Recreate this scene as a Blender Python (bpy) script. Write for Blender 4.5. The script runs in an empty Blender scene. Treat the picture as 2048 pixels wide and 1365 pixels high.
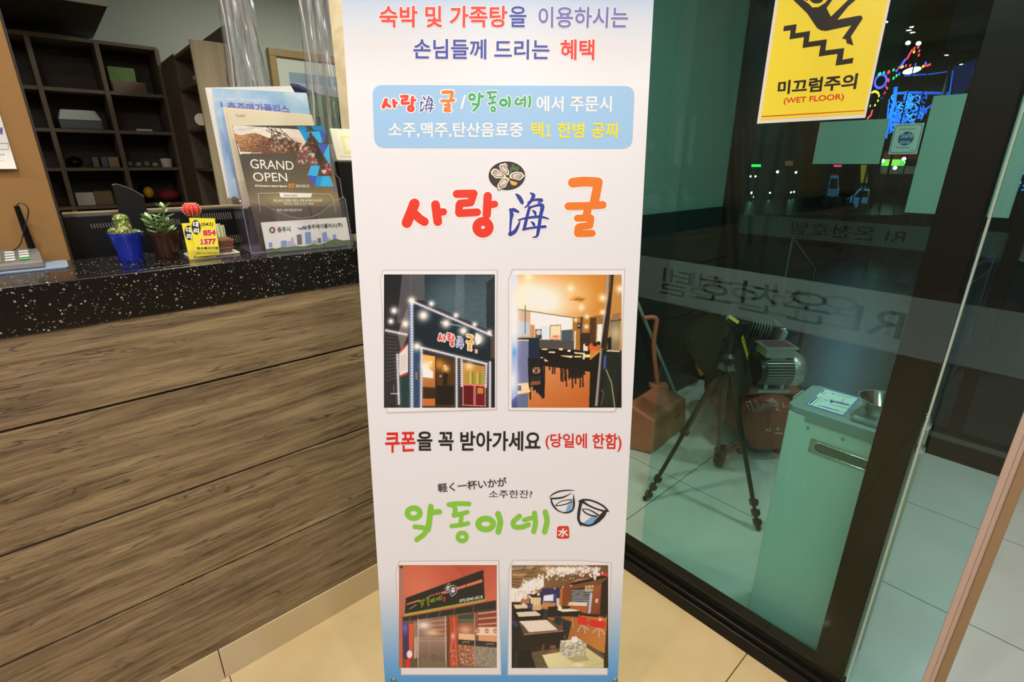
import bpy, bmesh, math, random
import numpy as np
from mathutils import Vector, Matrix
from mathutils.geometry import tessellate_polygon
random.seed(7)
RNG = np.random.default_rng(11)
scn = bpy.context.scene
COL = scn.collection

# ------------------------------------------------------------------ camera
FPX = 1008.0                      # focal length for a 2048 px wide frame
EYE = np.array([0.0, 0.0, 1.38])
PITCH = math.atan2(356.0, 1008.0)
AZ = math.radians(48.3)
FWD = np.array([math.cos(AZ)*math.cos(PITCH), math.sin(AZ)*math.cos(PITCH), -math.sin(PITCH)])
RGT = np.array([math.sin(AZ), -math.cos(AZ), 0.0])
UPV = np.cross(RGT, FWD)
FH = np.array([math.cos(AZ), math.sin(AZ), 0.0])
cam_data = bpy.data.cameras.new('camera')
cam_data.sensor_width = 36.0
cam_data.lens = FPX/2048.0*36.0
cam_data.clip_start = 0.01
cam_data.clip_end = 200
cam = bpy.data.objects.new('camera', cam_data)
COL.objects.link(cam)
cam.matrix_world = Matrix(((RGT[0], UPV[0], -FWD[0], EYE[0]), (RGT[1], UPV[1], -FWD[1], EYE[1]),
                           (RGT[2], UPV[2], -FWD[2], EYE[2]), (0, 0, 0, 1)))
scn.camera = cam

# ------------------------------------------------------------------ world, view, lights
scn.view_settings.view_transform = 'Standard'
scn.view_settings.look = 'None'
scn.view_settings.gamma = 1.0
scn.view_settings.use_curve_mapping = False
scn.view_settings.exposure = 0.2
scn.cycles.use_denoising = True
scn.cycles.blur_glossy = 0.0
scn.cycles.max_bounces = 10
scn.cycles.transparent_max_bounces = 24
world = bpy.data.worlds.new('night_sky')
scn.world = world
world.use_nodes = True
world.node_tree.nodes['Background'].inputs[0].default_value = (0.010, 0.022, 0.055, 1)
world.node_tree.nodes['Background'].inputs[1].default_value = 0.35

CEIL = 2.6
def area(name, loc, size, power, col, sizey=None, aim=None, spread=180):
    l = bpy.data.lights.new(name, 'AREA')
    l.energy = power
    l.color = col
    l.size = size
    if sizey:
        l.shape = 'RECTANGLE'; l.size_y = sizey
    else:
        l.shape = 'DISK'
    l.spread = math.radians(spread)
    o = bpy.data.objects.new(name, l)
    o.location = loc
    if aim is not None:
        d = Vector(aim)-Vector(loc)
        o.rotation_euler = d.to_track_quat('-Z', 'Y').to_euler()
    COL.objects.link(o)
    return o
WARM = (1.0, 0.93, 0.82)
NEUT = (0.96, 0.985, 1.06)
COOL = (1.0, 0.97, 0.88)
# lobby downlights, plus unseen square panels added as fill for the banner
FILL_PANELS = [(-0.55, -0.55, 0.6), (0.25, -1.35, 0.6), (-1.7, -0.2, 0.6), (-1.15, -1.75, 0.6)]
for k, (x, y, s) in enumerate(FILL_PANELS):
    area('lobby_fill_light', (x, y, CEIL-0.012), s, 14.5 if x > -1.5 else 7.5, NEUT, s)
DOWN = [(-0.2, 0.62, 9), (0.55, 0.15, 6)]
VIOLET = [(-1.90, 0.69, 15), (-3.43, 0.74, 17)]
SMALL = [(-0.19, 1.57, 3), (-0.30, 1.57, 2), (-2.2, 1.62, 2.5), (-3.11, 1.62, 2.5), (-4.0, 1.62, 2.5)]
for x, y, p in DOWN:
    area('lobby_downlight', (x, y, CEIL-0.012), 0.1, p, WARM)
for x, y, p in VIOLET:
    area('lobby_violet_downlight', (x, y, CEIL-0.012), 0.05, p, (0.84, 0.80, 1.0))
for x, y, p in SMALL:
    area('lobby_spot', (x, y, CEIL-0.012), 0.04, p, (1.0, 0.95, 0.86))
# a downlight above the gap between the banner and the counter
area('corner_downlight', (0.98, 1.05, CEIL-0.012), 0.1, 4, (1.0, 0.88, 0.62), spread=70)
# vestibule between the two glass walls
area('vestibule_light', (2.15, 0.15, CEIL-0.012), 0.16, 13.2, COOL)
area('vestibule_light', (2.15, -1.0, CEIL-0.012), 0.16, 7, COOL)
# back office
area('pillar_fill_light', (0.45, 2.05, CEIL-0.012), 0.12, 8, (1.0, 0.93, 0.80), spread=120)  # unseen lamp added to brighten the left face of the pillar
area('office_light', (1.55, 3.2, CEIL-0.012), 0.5, 16, (0.95, 1.0, 0.92), 0.5)

# ------------------------------------------------------------------ pixel -> place helpers (design aid: each thing still sits at its own depth)
def ray(x, y):
    return FWD + RGT*((x-1024.0)/FPX) + UPV*((682.5-y)/FPX)
def onX(x, y, X): d = ray(x, y); return EYE + d*((X-EYE[0])/d[0])
def onY(x, y, Y): d = ray(x, y); return EYE + d*((Y-EYE[1])/d[1])
def onZ(x, y, Z): d = ray(x, y); return EYE + d*((Z-EYE[2])/d[2])
def onD(x, y, D): d = ray(x, y); return EYE + d*(D/(d@FH))

# ------------------------------------------------------------------ materials
def lin(c):
    return c/12.92 if c <= 0.04045 else ((c+0.055)/1.055)**2.4
def rgb(h):
    if isinstance(h, str):
        h = h.lstrip('#'); h = tuple(int(h[i:i+2], 16) for i in (0, 2, 4))
    return tuple(lin(v/255.0) for v in h) + (1.0,)
MATS = {}
def pm(name, col, rough=0.5, metal=0.0, spec=0.5, emit=None, es=1.0, var=0.0, vscale=20.0, coat=0.0, bump=0.0):
    if name in MATS: return MATS[name]
    m = bpy.data.materials.new(name); m.use_nodes = True
    nt = m.node_tree; b = nt.nodes['Principled BSDF']
    b.inputs['Base Color'].default_value = rgb(col)
    b.inputs['Roughness'].default_value = rough
    b.inputs['Metallic'].default_value = metal
    b.inputs['Specular IOR Level'].default_value = spec
    if coat: b.inputs['Coat Weight'].default_value = coat
    if emit is not None:
        b.inputs['Emission Color'].default_value = rgb(emit)
        b.inputs['Emission Strength'].default_value = es
    if var or bump:
        tc = nt.nodes.new('ShaderNodeTexCoord')
        n = nt.nodes.new('ShaderNodeTexNoise'); n.inputs['Scale'].default_value = vscale; n.inputs['Detail'].default_value = 5
        nt.links.new(tc.outputs['Object'], n.inputs['Vector'])
        if var:
            mix = nt.nodes.new('ShaderNodeMix'); mix.data_type = 'RGBA'
            c = rgb(col)
            mix.inputs['A'].default_value = tuple(max(0, v*(1-var)) for v in c[:3])+(1,)
            mix.inputs['B'].default_value = tuple(min(1, v*(1+var)) for v in c[:3])+(1,)
            nt.links.new(n.outputs['Fac'], mix.inputs['Factor'])
            nt.links.new(mix.outputs['Result'], b.inputs['Base Color'])
        if bump:
            bp = nt.nodes.new('ShaderNodeBump'); bp.inputs['Strength'].default_value = bump; bp.inputs['Distance'].default_value = 0.002
            nt.links.new(n.outputs['Fac'], bp.inputs['Height']); nt.links.new(bp.outputs['Normal'], b.inputs['Normal'])
    MATS[name] = m
    return m

def see_through(name, tint, refl=1.0, rough=0.0, haze=0.0, hazecol=(0.8, 0.85, 0.85), f0=0.04):
    """thin clear sheet: tinted transmission, mirror reflection growing at grazing angles, optional milky film"""
    m = bpy.data.materials.new(name); m.use_nodes = True
    nt = m.node_tree; nt.nodes.clear(); N = nt.nodes.new; L = nt.links.new
    out = N('ShaderNodeOutputMaterial')
    tr = N('ShaderNodeBsdfTransparent'); tr.inputs[0].default_value = tuple(tint)+(1,)
    gl = N('ShaderNodeBsdfAnisotropic') if False else N('ShaderNodeBsdfGlossy')
    gl.inputs['Roughness'].default_value = rough; gl.inputs['Color'].default_value = (1, 1, 1, 1)
    lw = N('ShaderNodeLayerWeight'); lw.inputs['Blend'].default_value = 0.5
    pw = N('ShaderNodeMath'); pw.operation = 'POWER'; pw.inputs[1].default_value = 5.0
    ma = N('ShaderNodeMath'); ma.operation = 'MULTIPLY_ADD'; ma.inputs[1].default_value = (1-f0)*refl; ma.inputs[2].default_value = f0*refl
    L(lw.outputs['Facing'], pw.inputs[0]); L(pw.outputs[0], ma.inputs[0])
    base = tr
    if haze > 0:
        df = N('ShaderNodeBsdfDiffuse'); df.inputs[0].default_value = tuple(hazecol)+(1,)
        mh = N('ShaderNodeMixShader'); mh.inputs[0].default_value = haze
        L(tr.outputs[0], mh.inputs[1]); L(df.outputs[0], mh.inputs[2]); base = mh
    mx = N('ShaderNodeMixShader')
    L(ma.outputs[0], mx.inputs[0]); L(base.outputs[0], mx.inputs[1]); L(gl.outputs[0], mx.inputs[2])
    L(mx.outputs[0], out.inputs['Surface'])
    MATS[name] = m
    return m

class NB:
    """small node-graph helper"""
    def __init__(s, name):
        s.m = bpy.data.materials.new(name); s.m.use_nodes = True
        s.nt = s.m.node_tree; s.b = s.nt.nodes['Principled BSDF']; MATS[name] = s.m
    def n(s, t, **kw):
        nd = s.nt.nodes.new(t)
        for k, v in kw.items(): setattr(nd, k, v)
        return nd
    def l(s, a, b): s.nt.links.new(a, b)
    def val(s, sock, v):
        if hasattr(v, 'is_linked') or hasattr(v, 'links'): s.l(v, sock)
        else: sock.default_value = v
    def math(s, op, a, b=None, c=None, clamp=False):
        nd = s.n('ShaderNodeMath', operation=op, use_clamp=clamp)
        s.val(nd.inputs[0], a)
        if b is not None: s.val(nd.inputs[1], b)
        if c is not None: s.val(nd.inputs[2], c)
        return nd.outputs[0]
    def vm(s, op, a, b):
        nd = s.n('ShaderNodeVectorMath', operation=op)
        s.val(nd.inputs[0], a); s.val(nd.inputs[1], b)
        return nd.outputs[0]
    def mix(s, f, a, b, blend='MIX'):
        nd = s.n('ShaderNodeMix', data_type='RGBA', blend_type=blend)
        s.val(nd.inputs['Factor'], f); s.val(nd.inputs['A'], a); s.val(nd.inputs['B'], b)
        return nd.outputs['Result']
    def noise(s, vec, scale, detail=4, rough=0.5, dist=0.0):
        nd = s.n('ShaderNodeTexNoise'); s.l(vec, nd.inputs['Vector'])
        nd.inputs['Scale'].default_value = scale; nd.inputs['Detail'].default_value = detail
        nd.inputs['Roughness'].default_value = rough; nd.inputs['Distortion'].default_value = dist
        return nd.outputs['Fac']
    def ramp(s, f, stops):
        nd = s.n('ShaderNodeValToRGB'); s.l(f, nd.inputs[0]); e = nd.color_ramp.elements
        while len(e) < len(stops): e.new(0.5)
        for k, (p, c) in enumerate(stops):
            e[k].position = p; e[k].color = c if not isinstance(c, str) else rgb(c)
        return nd.outputs[0]
    def pos(s): return s.n('ShaderNodeNewGeometry').outputs['Position']

def tile_floor(name, c0, c1, grout, rough, nscale, bump=0.0):
    b = NB(name); p = b.pos()
    v = b.vm('SUBTRACT', p, (0.688-12.0, 0.36-12.0, 0.0))
    br = b.n('ShaderNodeTexBrick'); br.offset = 0.0; br.squash = 1.0
    b.l(v, br.inputs['Vector']); br.inputs['Scale'].default_value = 1.0
    br.inputs['Brick Width'].default_value = 0.6; br.inputs['Row Height'].default_value = 0.6
    br.inputs['Mortar Size'].default_value = 0.0016; br.inputs['Mortar Smooth'].default_value = 0.1
    n1 = b.noise(p, nscale, 6, 0.55, 0.6)
    col = b.ramp(n1, [(0.3, c0), (0.7, c1)])
    b.l(b.mix(br.outputs['Fac'], col, rgb(grout)), b.b.inputs['Base Color'])
    b.b.inputs['Roughness'].default_value = rough
    return b.m

M = {}
M['floor'] = tile_floor('beige_marble_tile', 'bfa679', 'd0b88d', '54452e', 0.03, 3.0)
M['floor2'] = tile_floor('white_porcelain_tile', 'bfc2b8', 'cccec5', '3d443f', 0.12, 2.0)

def wood_planks():
    b = NB('weathered_plank'); p = b.pos()
    sep = b.n('ShaderNodeSeparateXYZ'); b.l(p, sep.inputs[0])
    pid = b.math('FLOOR', b.math('DIVIDE', b.math('SUBTRACT', sep.outputs[2], 0.104), 0.2595))
    ox = b.math('MULTIPLY', pid, 3.71)
    def vec(sx, sz):
        c = b.n('ShaderNodeCombineXYZ')
        b.l(b.math('MULTIPLY_ADD', sep.outputs[0], sx, ox), c.inputs[0])
        b.l(b.math('MULTIPLY', sep.outputs[2], sz), c.inputs[2]); b.l(ox, c.inputs[1])
        return c.outputs[0]
    warp = b.noise(vec(1.6, 5.0), 1.6, 3, 0.5, 0.6)
    w = b.math('MULTIPLY', warp, 0.035)
    c2 = b.n('ShaderNodeCombineXYZ')
    b.l(b.math('MULTIPLY_ADD', sep.outputs[0], 3.0, ox), c2.inputs[0])
    b.l(b.math('MULTIPLY', b.math('ADD', sep.outputs[2], w), 55.0), c2.inputs[2]); b.l(ox, c2.inputs[1])
    grain = b.noise(c2.outputs[0], 1.0, 8, 0.68, 0.3)
    c3 = b.n('ShaderNodeCombineXYZ')
    b.l(b.math('MULTIPLY_ADD', sep.outputs[0], 14.0, ox), c3.inputs[0])
    b.l(b.math('MULTIPLY', b.math('ADD', sep.outputs[2], w), 260.0), c3.inputs[2]); b.l(ox, c3.inputs[1])
    fine = b.noise(c3.outputs[0], 1.0, 6, 0.7, 0.4)
    broad = b.noise(vec(1.3, 9.0), 1.4, 5, 0.6, 1.0)
    col = b.ramp(grain, [(0.30, '4f3e2d'), (0.44, '7c674a'), (0.58, '9a8462'), (0.78, 'b19c77')])
    col = b.mix(b.math('MULTIPLY', b.ramp(broad, [(0.45, (0, 0, 0, 1)), (0.68, (1, 1, 1, 1))]), 0.55), col, rgb('6f5b47'))
    col = b.mix(b.ramp(fine, [(0.30, (0.85, 0.85, 0.85, 1)), (0.47, (0, 0, 0, 1))]), col, rgb('48392a'))
    # cracks: thin dark stretched marks
    c4 = b.n('ShaderNodeCombineXYZ')
    b.l(b.math('MULTIPLY_ADD', sep.outputs[0], 2.2, ox), c4.inputs[0])
    b.l(b.math('MULTIPLY', b.math('ADD', sep.outputs[2], w), 24.0), c4.inputs[2]); b.l(ox, c4.inputs[1])
    crk = b.noise(c4.outputs[0], 2.3, 3, 0.55, 0.9)
    line = b.math('ABSOLUTE', b.math('SUBTRACT', crk, 0.5))
    gate = b.ramp(b.noise(vec(2.4, 14.0), 2.0, 2), [(0.50, (0, 0, 0, 1)), (0.60, (1, 1, 1, 1))])
    cf = b.math('MULTIPLY', b.ramp(line, [(0.0, (1, 1, 1, 1)), (0.028, (0, 0, 0, 1))]), gate)
    col = b.mix(b.math('MULTIPLY', cf, 0.85), col, rgb('2a2018'))
    # knots
    vo = b.n('ShaderNodeTexVoronoi'); b.l(vec(2.1, 9.0), vo.inputs['Vector']); vo.inputs['Scale'].default_value = 1.0
    sc = b.n('ShaderNodeSeparateColor'); b.l(vo.outputs['Color'], sc.inputs[0])
    kn = b.math('MULTIPLY', b.ramp(vo.outputs['Distance'], [(0.05, (1, 1, 1, 1)), (0.2, (0, 0, 0, 1))]), b.math('GREATER_THAN', sc.outputs[0], 0.62))
    rings = b.math('SINE', b.math('MULTIPLY', vo.outputs['Distance'], 120.0))
    kcol = b.mix(b.math('MULTIPLY_ADD', rings, 0.35, 0.5), rgb('3f3226'), rgb('7c6950'))
    col = b.mix(b.math('MULTIPLY', kn, 0.75), col, kcol)
    b.l(col, b.b.inputs['Base Color'])
    b.b.inputs['Roughness'].default_value = 0.55
    bp = b.n('ShaderNodeBump'); bp.inputs['Strength'].default_value = 0.35; bp.inputs['Distance'].default_value = 0.002
    b.l(b.math('SUBTRACT', grain, cf), bp.inputs['Height']); b.l(bp.outputs['Normal'], b.b.inputs['Normal'])
    return b.m
M['planks'] = wood_planks()

def stone():
    b = NB('speckled_black_stone'); p = b.pos()
    col = rgb('0e0d0c')
    for sc, thr, rad, c in ((150.0, 0.82, 0.28, 'd6cdbb'), (95.0, 0.88, 0.20, 'b9a488'), (260.0, 0.85, 0.34, '8d887e')):
        vo = b.n('ShaderNodeTexVoronoi'); b.l(p, vo.inputs['Vector']); vo.inputs['Scale'].default_value = sc
        s = b.n('ShaderNodeSeparateColor'); b.l(vo.outputs['Color'], s.inputs[0])
        wob = b.math('MULTIPLY_ADD', b.noise(p, sc*2.6, 3), 0.7, -0.35)
        f = b.math('MULTIPLY', b.math('LESS_THAN', b.math('ADD', vo.outputs['Distance'], wob), rad), b.math('GREATER_THAN', s.outputs[0], thr))
        col = b.mix(b.math('MULTIPLY', f, s.outputs[1]), col, rgb(c))
    b.l(col, b.b.inputs['Base Color'])
    b.b.inputs['Roughness'].default_value = 0.2
    return b.m
M['stone'] = stone()

def marble_wall():
    b = NB('beige_marble_cladding'); p = b.pos()
    mp = b.n('ShaderNodeMapping'); mp.inputs['Scale'].default_value = (2, 2, 6); mp.inputs['Rotation'].default_value = (0, 0.4, 0)
    b.l(p, mp.inputs['Vector'])
    n = b.noise(mp.outputs[0], 2.2, 7, 0.6, 1.2)
    b.l(b.ramp(n, [(0.35, 'e3d1aa'), (0.55, 'efe0bf'), (0.75, 'f3e8cf')]), b.b.inputs['Base Color'])
    b.b.inputs['Roughness'].default_value = 0.25
    return b.m
M['marble'] = marble_wall()
M['wallwhite'] = pm('lobby_paint', 'a89a86', 0.6, var=0.03)
M['ceil'] = pm('ceiling_paint', 'e8e2d8', 0.7, var=0.02)
M['officewall'] = pm('office_grey_paint', 'b6bbae', 0.65, var=0.03, vscale=3)
M['darkframe'] = pm('dark_brown_frame', '100e0c', 0.3, spec=0.2, var=0.06, vscale=3)
M['vestwall'] = pm('pale_green_paint', '54857c', 0.6, var=0.05, vscale=4)
M['wainscot'] = pm('dark_slate_wainscot', '1b2b2b', 0.35, var=0.2, vscale=6)
M['glass'] = see_through('green_tint_glass', (0.77, 0.93, 0.93), 0.9, f0=0.022)
M['glass1'] = see_through('pale_green_glass', (0.90, 0.975, 0.94), 0.65, f0=0.022)
M['film'] = see_through('frosted_film', (0.84, 0.88, 0.88), 0.2, 0.3, haze=0.07, hazecol=(0.46, 0.70, 0.70))
M['acrylic'] = see_through('clear_acrylic', (0.965, 0.96, 0.975), 1.0, 0.02, haze=0.008, hazecol=(0.8, 0.75, 0.95))
M['acrylic_edge'] = see_through('acrylic_edge', (0.84, 0.80, 0.93), 1.0, 0.05, haze=0.16, hazecol=(0.82, 0.78, 0.92))
M['vinyl'] = see_through('clear_vinyl', (0.955, 0.955, 0.965), 1.6, 0.12, haze=0.11, hazecol=(0.9, 0.9, 0.95), f0=0.05)
M['chrome'] = pm('chrome', 'd8d8d8', 0.12, 1.0)
M['steel'] = pm('brushed_steel', 'b8bcbc', 0.32, 1.0, var=0.08, vscale=60)
M['black'] = pm('black_plastic', '141414', 0.38, var=0.2, vscale=80)
M['blackg'] = pm('gloss_black_plastic', '0b0b0b', 0.18)
M['white'] = pm('white_paper', 'f2eee6', 0.6, var=0.015)
M['tan'] = pm('tan_board', 'a37840', 0.6, var=0.07, vscale=160)
M['darkcab'] = pm('dark_walnut_laminate', '2b2520', 0.5, var=0.2, vscale=20)

# ------------------------------------------------------------------ mesh building
BASE = {}
class MB:
    def __init__(s): s.bm = bmesh.new()
    def face(s, pts):
        vs = [s.bm.verts.new(tuple(p)) for p in pts]
        try: return s.bm.faces.new(vs)
        except ValueError: return None
    def hexa(s, lo, hi):
        a = [s.bm.verts.new(tuple(p)) for p in lo]; b = [s.bm.verts.new(tuple(p)) for p in hi]
        n = len(a)
        s.bm.faces.new(a[::-1]); s.bm.faces.new(b)
        for i in range(n):
            j = (i+1) % n
            s.bm.faces.new((a[i], a[j], b[j], b[i]))
        return s
    def box(s, x0, x1, y0, y1, z0, z1):
        x0, x1 = min(x0, x1), max(x0, x1); y0, y1 = min(y0, y1), max(y0, y1); z0, z1 = min(z0, z1), max(z0, z1)
        return s.hexa([(x0, y0, z0), (x1, y0, z0), (x1, y1, z0), (x0, y1, z0)], [(x0, y0, z1), (x1, y0, z1), (x1, y1, z1), (x0, y1, z1)])
    def obox(s, c, ax, h):
        c = np.array(c, float); a, b, d = [np.array(v, float)*k for v, k in zip(ax, h)]
        lo = [c-a-b-d, c+a-b-d, c+a+b-d, c-a+b-d]
        return s.hexa(lo, [p+2*d for p in lo])
    def prism(s, pts, vec):
        v = np.array(vec, float)
        lo = [np.array(p, float) for p in pts]
        a = [s.bm.verts.new(tuple(p)) for p in lo]; b = [s.bm.verts.new(tuple(p+v)) for p in lo]
        tri = tessellate_polygon([[Vector(p) for p in lo]])
        for t in tri:
            for vs in ([a[i] for i in t], [b[i] for i in t][::-1]):
                try: s.bm.faces.new(vs)
                except ValueError: pass
        n = len(a)
        for i in range(n):
            j = (i+1) % n
            try: s.bm.faces.new((a[i], a[j], b[j], b[i]))
            except ValueError: pass
        return s
    def tube(s, pts, r, n=10, cap=True):
        P = [np.array(p, float) for p in pts]
        rs = r if hasattr(r, '__len__') else [r]*len(P)
        T = []
        for i in range(len(P)):
            t = P[min(i+1, len(P)-1)]-P[max(i-1, 0)]
            T.append(t/(np.linalg.norm(t)+1e-12))
        up = np.array([0, 0, 1.0]) if abs(T[0][2]) < 0.9 else np.array([1.0, 0, 0])
        u = np.cross(T[0], up); u /= np.linalg.norm(u)
        rings = []
        for i in range(len(P)):
            u = u - T[i]*(u@T[i]); u /= np.linalg.norm(u)+1e-12
            v = np.cross(T[i], u)
            rings.append([s.bm.verts.new(tuple(P[i]+rs[i]*(u*math.cos(2*math.pi*k/n)+v*math.sin(2*math.pi*k/n)))) for k in range(n)])
        for a, b in zip(rings, rings[1:]):
            for k in range(n):
                s.bm.faces.new((a[k], a[(k+1) % n], b[(k+1) % n], b[k]))
        if cap:
            s.bm.faces.new(rings[0][::-1]); s.bm.faces.new(rings[-1])
        return s
    def cyl(s, p0, p1, r0, r1=None, n=28):
        return s.tube([p0, p1], [r0, r0 if r1 is None else r1], n)
    def lathe(s, prof, c, ax=(0, 0, 1), n=32):
        c = np.array(c, float); ax = np.array(ax, float); ax /= np.linalg.norm(ax)
        up = np.array([1.0, 0, 0]) if abs(ax[0]) < 0.9 else np.array([0, 1.0, 0])
        u = np.cross(ax, up); u /= np.linalg.norm(u); v = np.cross(ax, u)
        rings = []
        for r, z in prof:
            if r < 1e-6: rings.append([s.bm.verts.new(tuple(c+ax*z))])
            else: rings.append([s.bm.verts.new(tuple(c+ax*z+r*(u*math.cos(2*math.pi*k/n)+v*math.sin(2*math.pi*k/n)))) for k in range(n)])
        for a, b in zip(rings, rings[1:]):
            for k in range(n):
                j = (k+1) % n
                if len(a) == 1 and len(b) == 1: continue
                if len(a) == 1: s.bm.faces.new((a[0], b[j], b[k]))
                elif len(b) == 1: s.bm.faces.new((a[k], a[j], b[0]))
                else: s.bm.faces.new((a[k], a[j], b[j], b[k]))
        return s
    def ell(s, c, r, n=16, m=10, ax=None):
        c = np.array(c, float); r = r if hasattr(r, '__len__') else (r, r, r)
        ax = ax or [(1, 0, 0), (0, 1, 0), (0, 0, 1)]
        A = [np.array(a, float) for a in ax]
        rings = []
        for i in range(m+1):
            t = math.pi*i/m
            if i in (0, m): rings.append([s.bm.verts.new(tuple(c-A[2]*r[2]*math.cos(t)))])
            else: rings.append([s.bm.verts.new(tuple(c-A[2]*r[2]*math.cos(t)+math.sin(t)*(A[0]*r[0]*math.cos(2*math.pi*k/n)+A[1]*r[1]*math.sin(2*math.pi*k/n)))) for k in range(n)])
        for a, b in zip(rings, rings[1:]):
            for k in range(n):
                j = (k+1) % n
                if len(a) == 1: s.bm.faces.new((a[0], b[j], b[k]))
                elif len(b) == 1: s.bm.faces.new((a[k], a[j], b[0]))
                else: s.bm.faces.new((a[k], a[j], b[j], b[k]))
        return s
    def grid(s, f, nu, nv):
        g = [[s.bm.verts.new(tuple(f(i/nu, j/nv))) for j in range(nv+1)] for i in range(nu+1)]
        for i in range(nu):
            for j in range(nv):
                s.bm.faces.new((g[i][j], g[i+1][j], g[i+1][j+1], g[i][j+1]))
        return s
    def build(s, name, mat, parent=None, base=None, smooth=None, bevel=0, seg=2):
        bmesh.ops.recalc_face_normals(s.bm, faces=s.bm.faces)
        co = np.array([v.co for v in s.bm.verts])
        if parent is not None: base = BASE[parent.name]
        elif base is None:
            base = np.array([(co[:, 0].min()+co[:, 0].max())/2, (co[:, 1].min()+co[:, 1].max())/2, co[:, 2].min()])
        base = np.array(base, float)
        for v in s.bm.verts: v.co -= Vector(base)
        me = bpy.data.meshes.new(name); s.bm.to_mesh(me); s.bm.free()
        me.materials.append(mat if not isinstance(mat, str) else M[mat])
        if smooth is not None:
            me.polygons.foreach_set('use_smooth', [True]*len(me.polygons))
            me.set_sharp_from_angle(angle=math.radians(smooth))
        o = bpy.data.objects.new(name, me); COL.objects.link(o)
        BASE[o.name] = base
        if parent is not None: o.parent = parent
        else: o.location = base
        if bevel:
            md = o.modifiers.new('bevel', 'BEVEL'); md.width = bevel; md.segments = seg; md.limit_method = 'ANGLE'; md.angle_limit = math.radians(40)
        return o

def tag(o, label=None, cat=None, group=None, kind=None):
    if label: o['label'] = label
    if cat: o['category'] = cat
    if group: o['group'] = group
    if kind: o['kind'] = kind
    return o
def thing(name, loc, label, cat, group=None):
    o = bpy.data.objects.new(name, None); COL.objects.link(o)
    o.empty_display_size = 0.05
    o.location = loc; BASE[o.name] = np.array(loc, float)
    return tag(o, label, cat, group)
def struct(o): o['kind'] = 'structure'; return o

# ------------------------------------------------------------------ flat print helpers
class Plane:
    """a real flat surface: origin, in-plane unit axes a,b, normal n facing the viewer"""
    def __init__(s, o, a, b):
        s.o = np.array(o, float); s.a = np.array(a, float)/np.linalg.norm(a)
        b = np.array(b, float); b -= s.a*(b@s.a); s.b = b/np.linalg.norm(b)
        s.n = np.cross(s.a, s.b)
    def px(s, x, y):
        d = ray(x, y); t = ((s.o-EYE)@s.n)/(d@s.n)
        p = EYE+d*t-s.o
        return np.array([p@s.a, p@s.b])
    def p3(s, uv, off=0.0): return s.o+s.a*uv[0]+s.b*uv[1]+s.n*off
def crop(ox, oy, sc): return lambda x, y: (ox+x/sc, oy+y/sc)
def polys(name, plane, loops, mat, parent, off, conv=None):
    """loops: polygons in picture coordinates, laid on the plane"""
    mb = MB()
    for k_, lp in enumerate(loops):
        pts = [plane.p3(plane.px(*(conv(*q) if conv else q)), off+(k_ % 40)*STEP) for q in lp]
        vs = [mb.bm.verts.new(tuple(p)) for p in pts]
        for t in tessellate_polygon([[Vector((*plane.px(*(conv(*q) if conv else q)), 0)) for q in lp]]):
            try: mb.bm.faces.new([vs[i] for i in t])
            except ValueError: pass
    return mb.build(name, mat, parent)
def stroke_polys(pts, w, closed=False):
    """thick round-ended stroke -> list of convex polygons (picture coordinates)"""
    out = []
    P = [np.array(p[:2], float) for p in pts]
    W = [(p[2] if len(p) > 2 else w) for p in pts]
    if closed: P.append(P[0]); W.append(W[0])
    for (a, b, wa, wb) in zip(P, P[1:], W, W[1:]):
        d = b-a; L = np.linalg.norm(d)
        if L < 1e-6: continue
        nrm = np.array([-d[1], d[0]])/L
        out.append([a+nrm*wa/2, b+nrm*wb/2, b-nrm*wb/2, a-nrm*wa/2])
    for p, w_ in zip(P, W):
        out.append([p+w_/2*np.array([math.cos(t), math.sin(t)]) for t in np.linspace(0, 2*math.pi, 17)[:-1]])
    return out
def smooth_pts(pts, n=6):
    P = [np.array(p, float) for p in pts]
    if len(P) < 3: return P
    out = []
    for i in range(len(P)-1):
        p0, p1, p2, p3 = P[max(i-1, 0)], P[i], P[i+1], P[min(i+2, len(P)-1)]
        for t in np.linspace(0, 1, n, endpoint=False):
            out.append(0.5*((2*p1)+(-p0+p2)*t+(2*p0-5*p1+4*p2-p3)*t*t+(-p0+3*p1-3*p2+p3)*t**3))
    out.append(P[-1])
    return out
def ellipse(cx, cy, rx, ry, n=32, rot=0):
    c, s_ = math.cos(rot), math.sin(rot)
    return [(cx+rx*math.cos(t)*c-ry*math.sin(t)*s_, cy+rx*math.cos(t)*s_+ry*math.sin(t)*c) for t in np.linspace(0, 2*math.pi, n+1)[:-1]]

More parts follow.
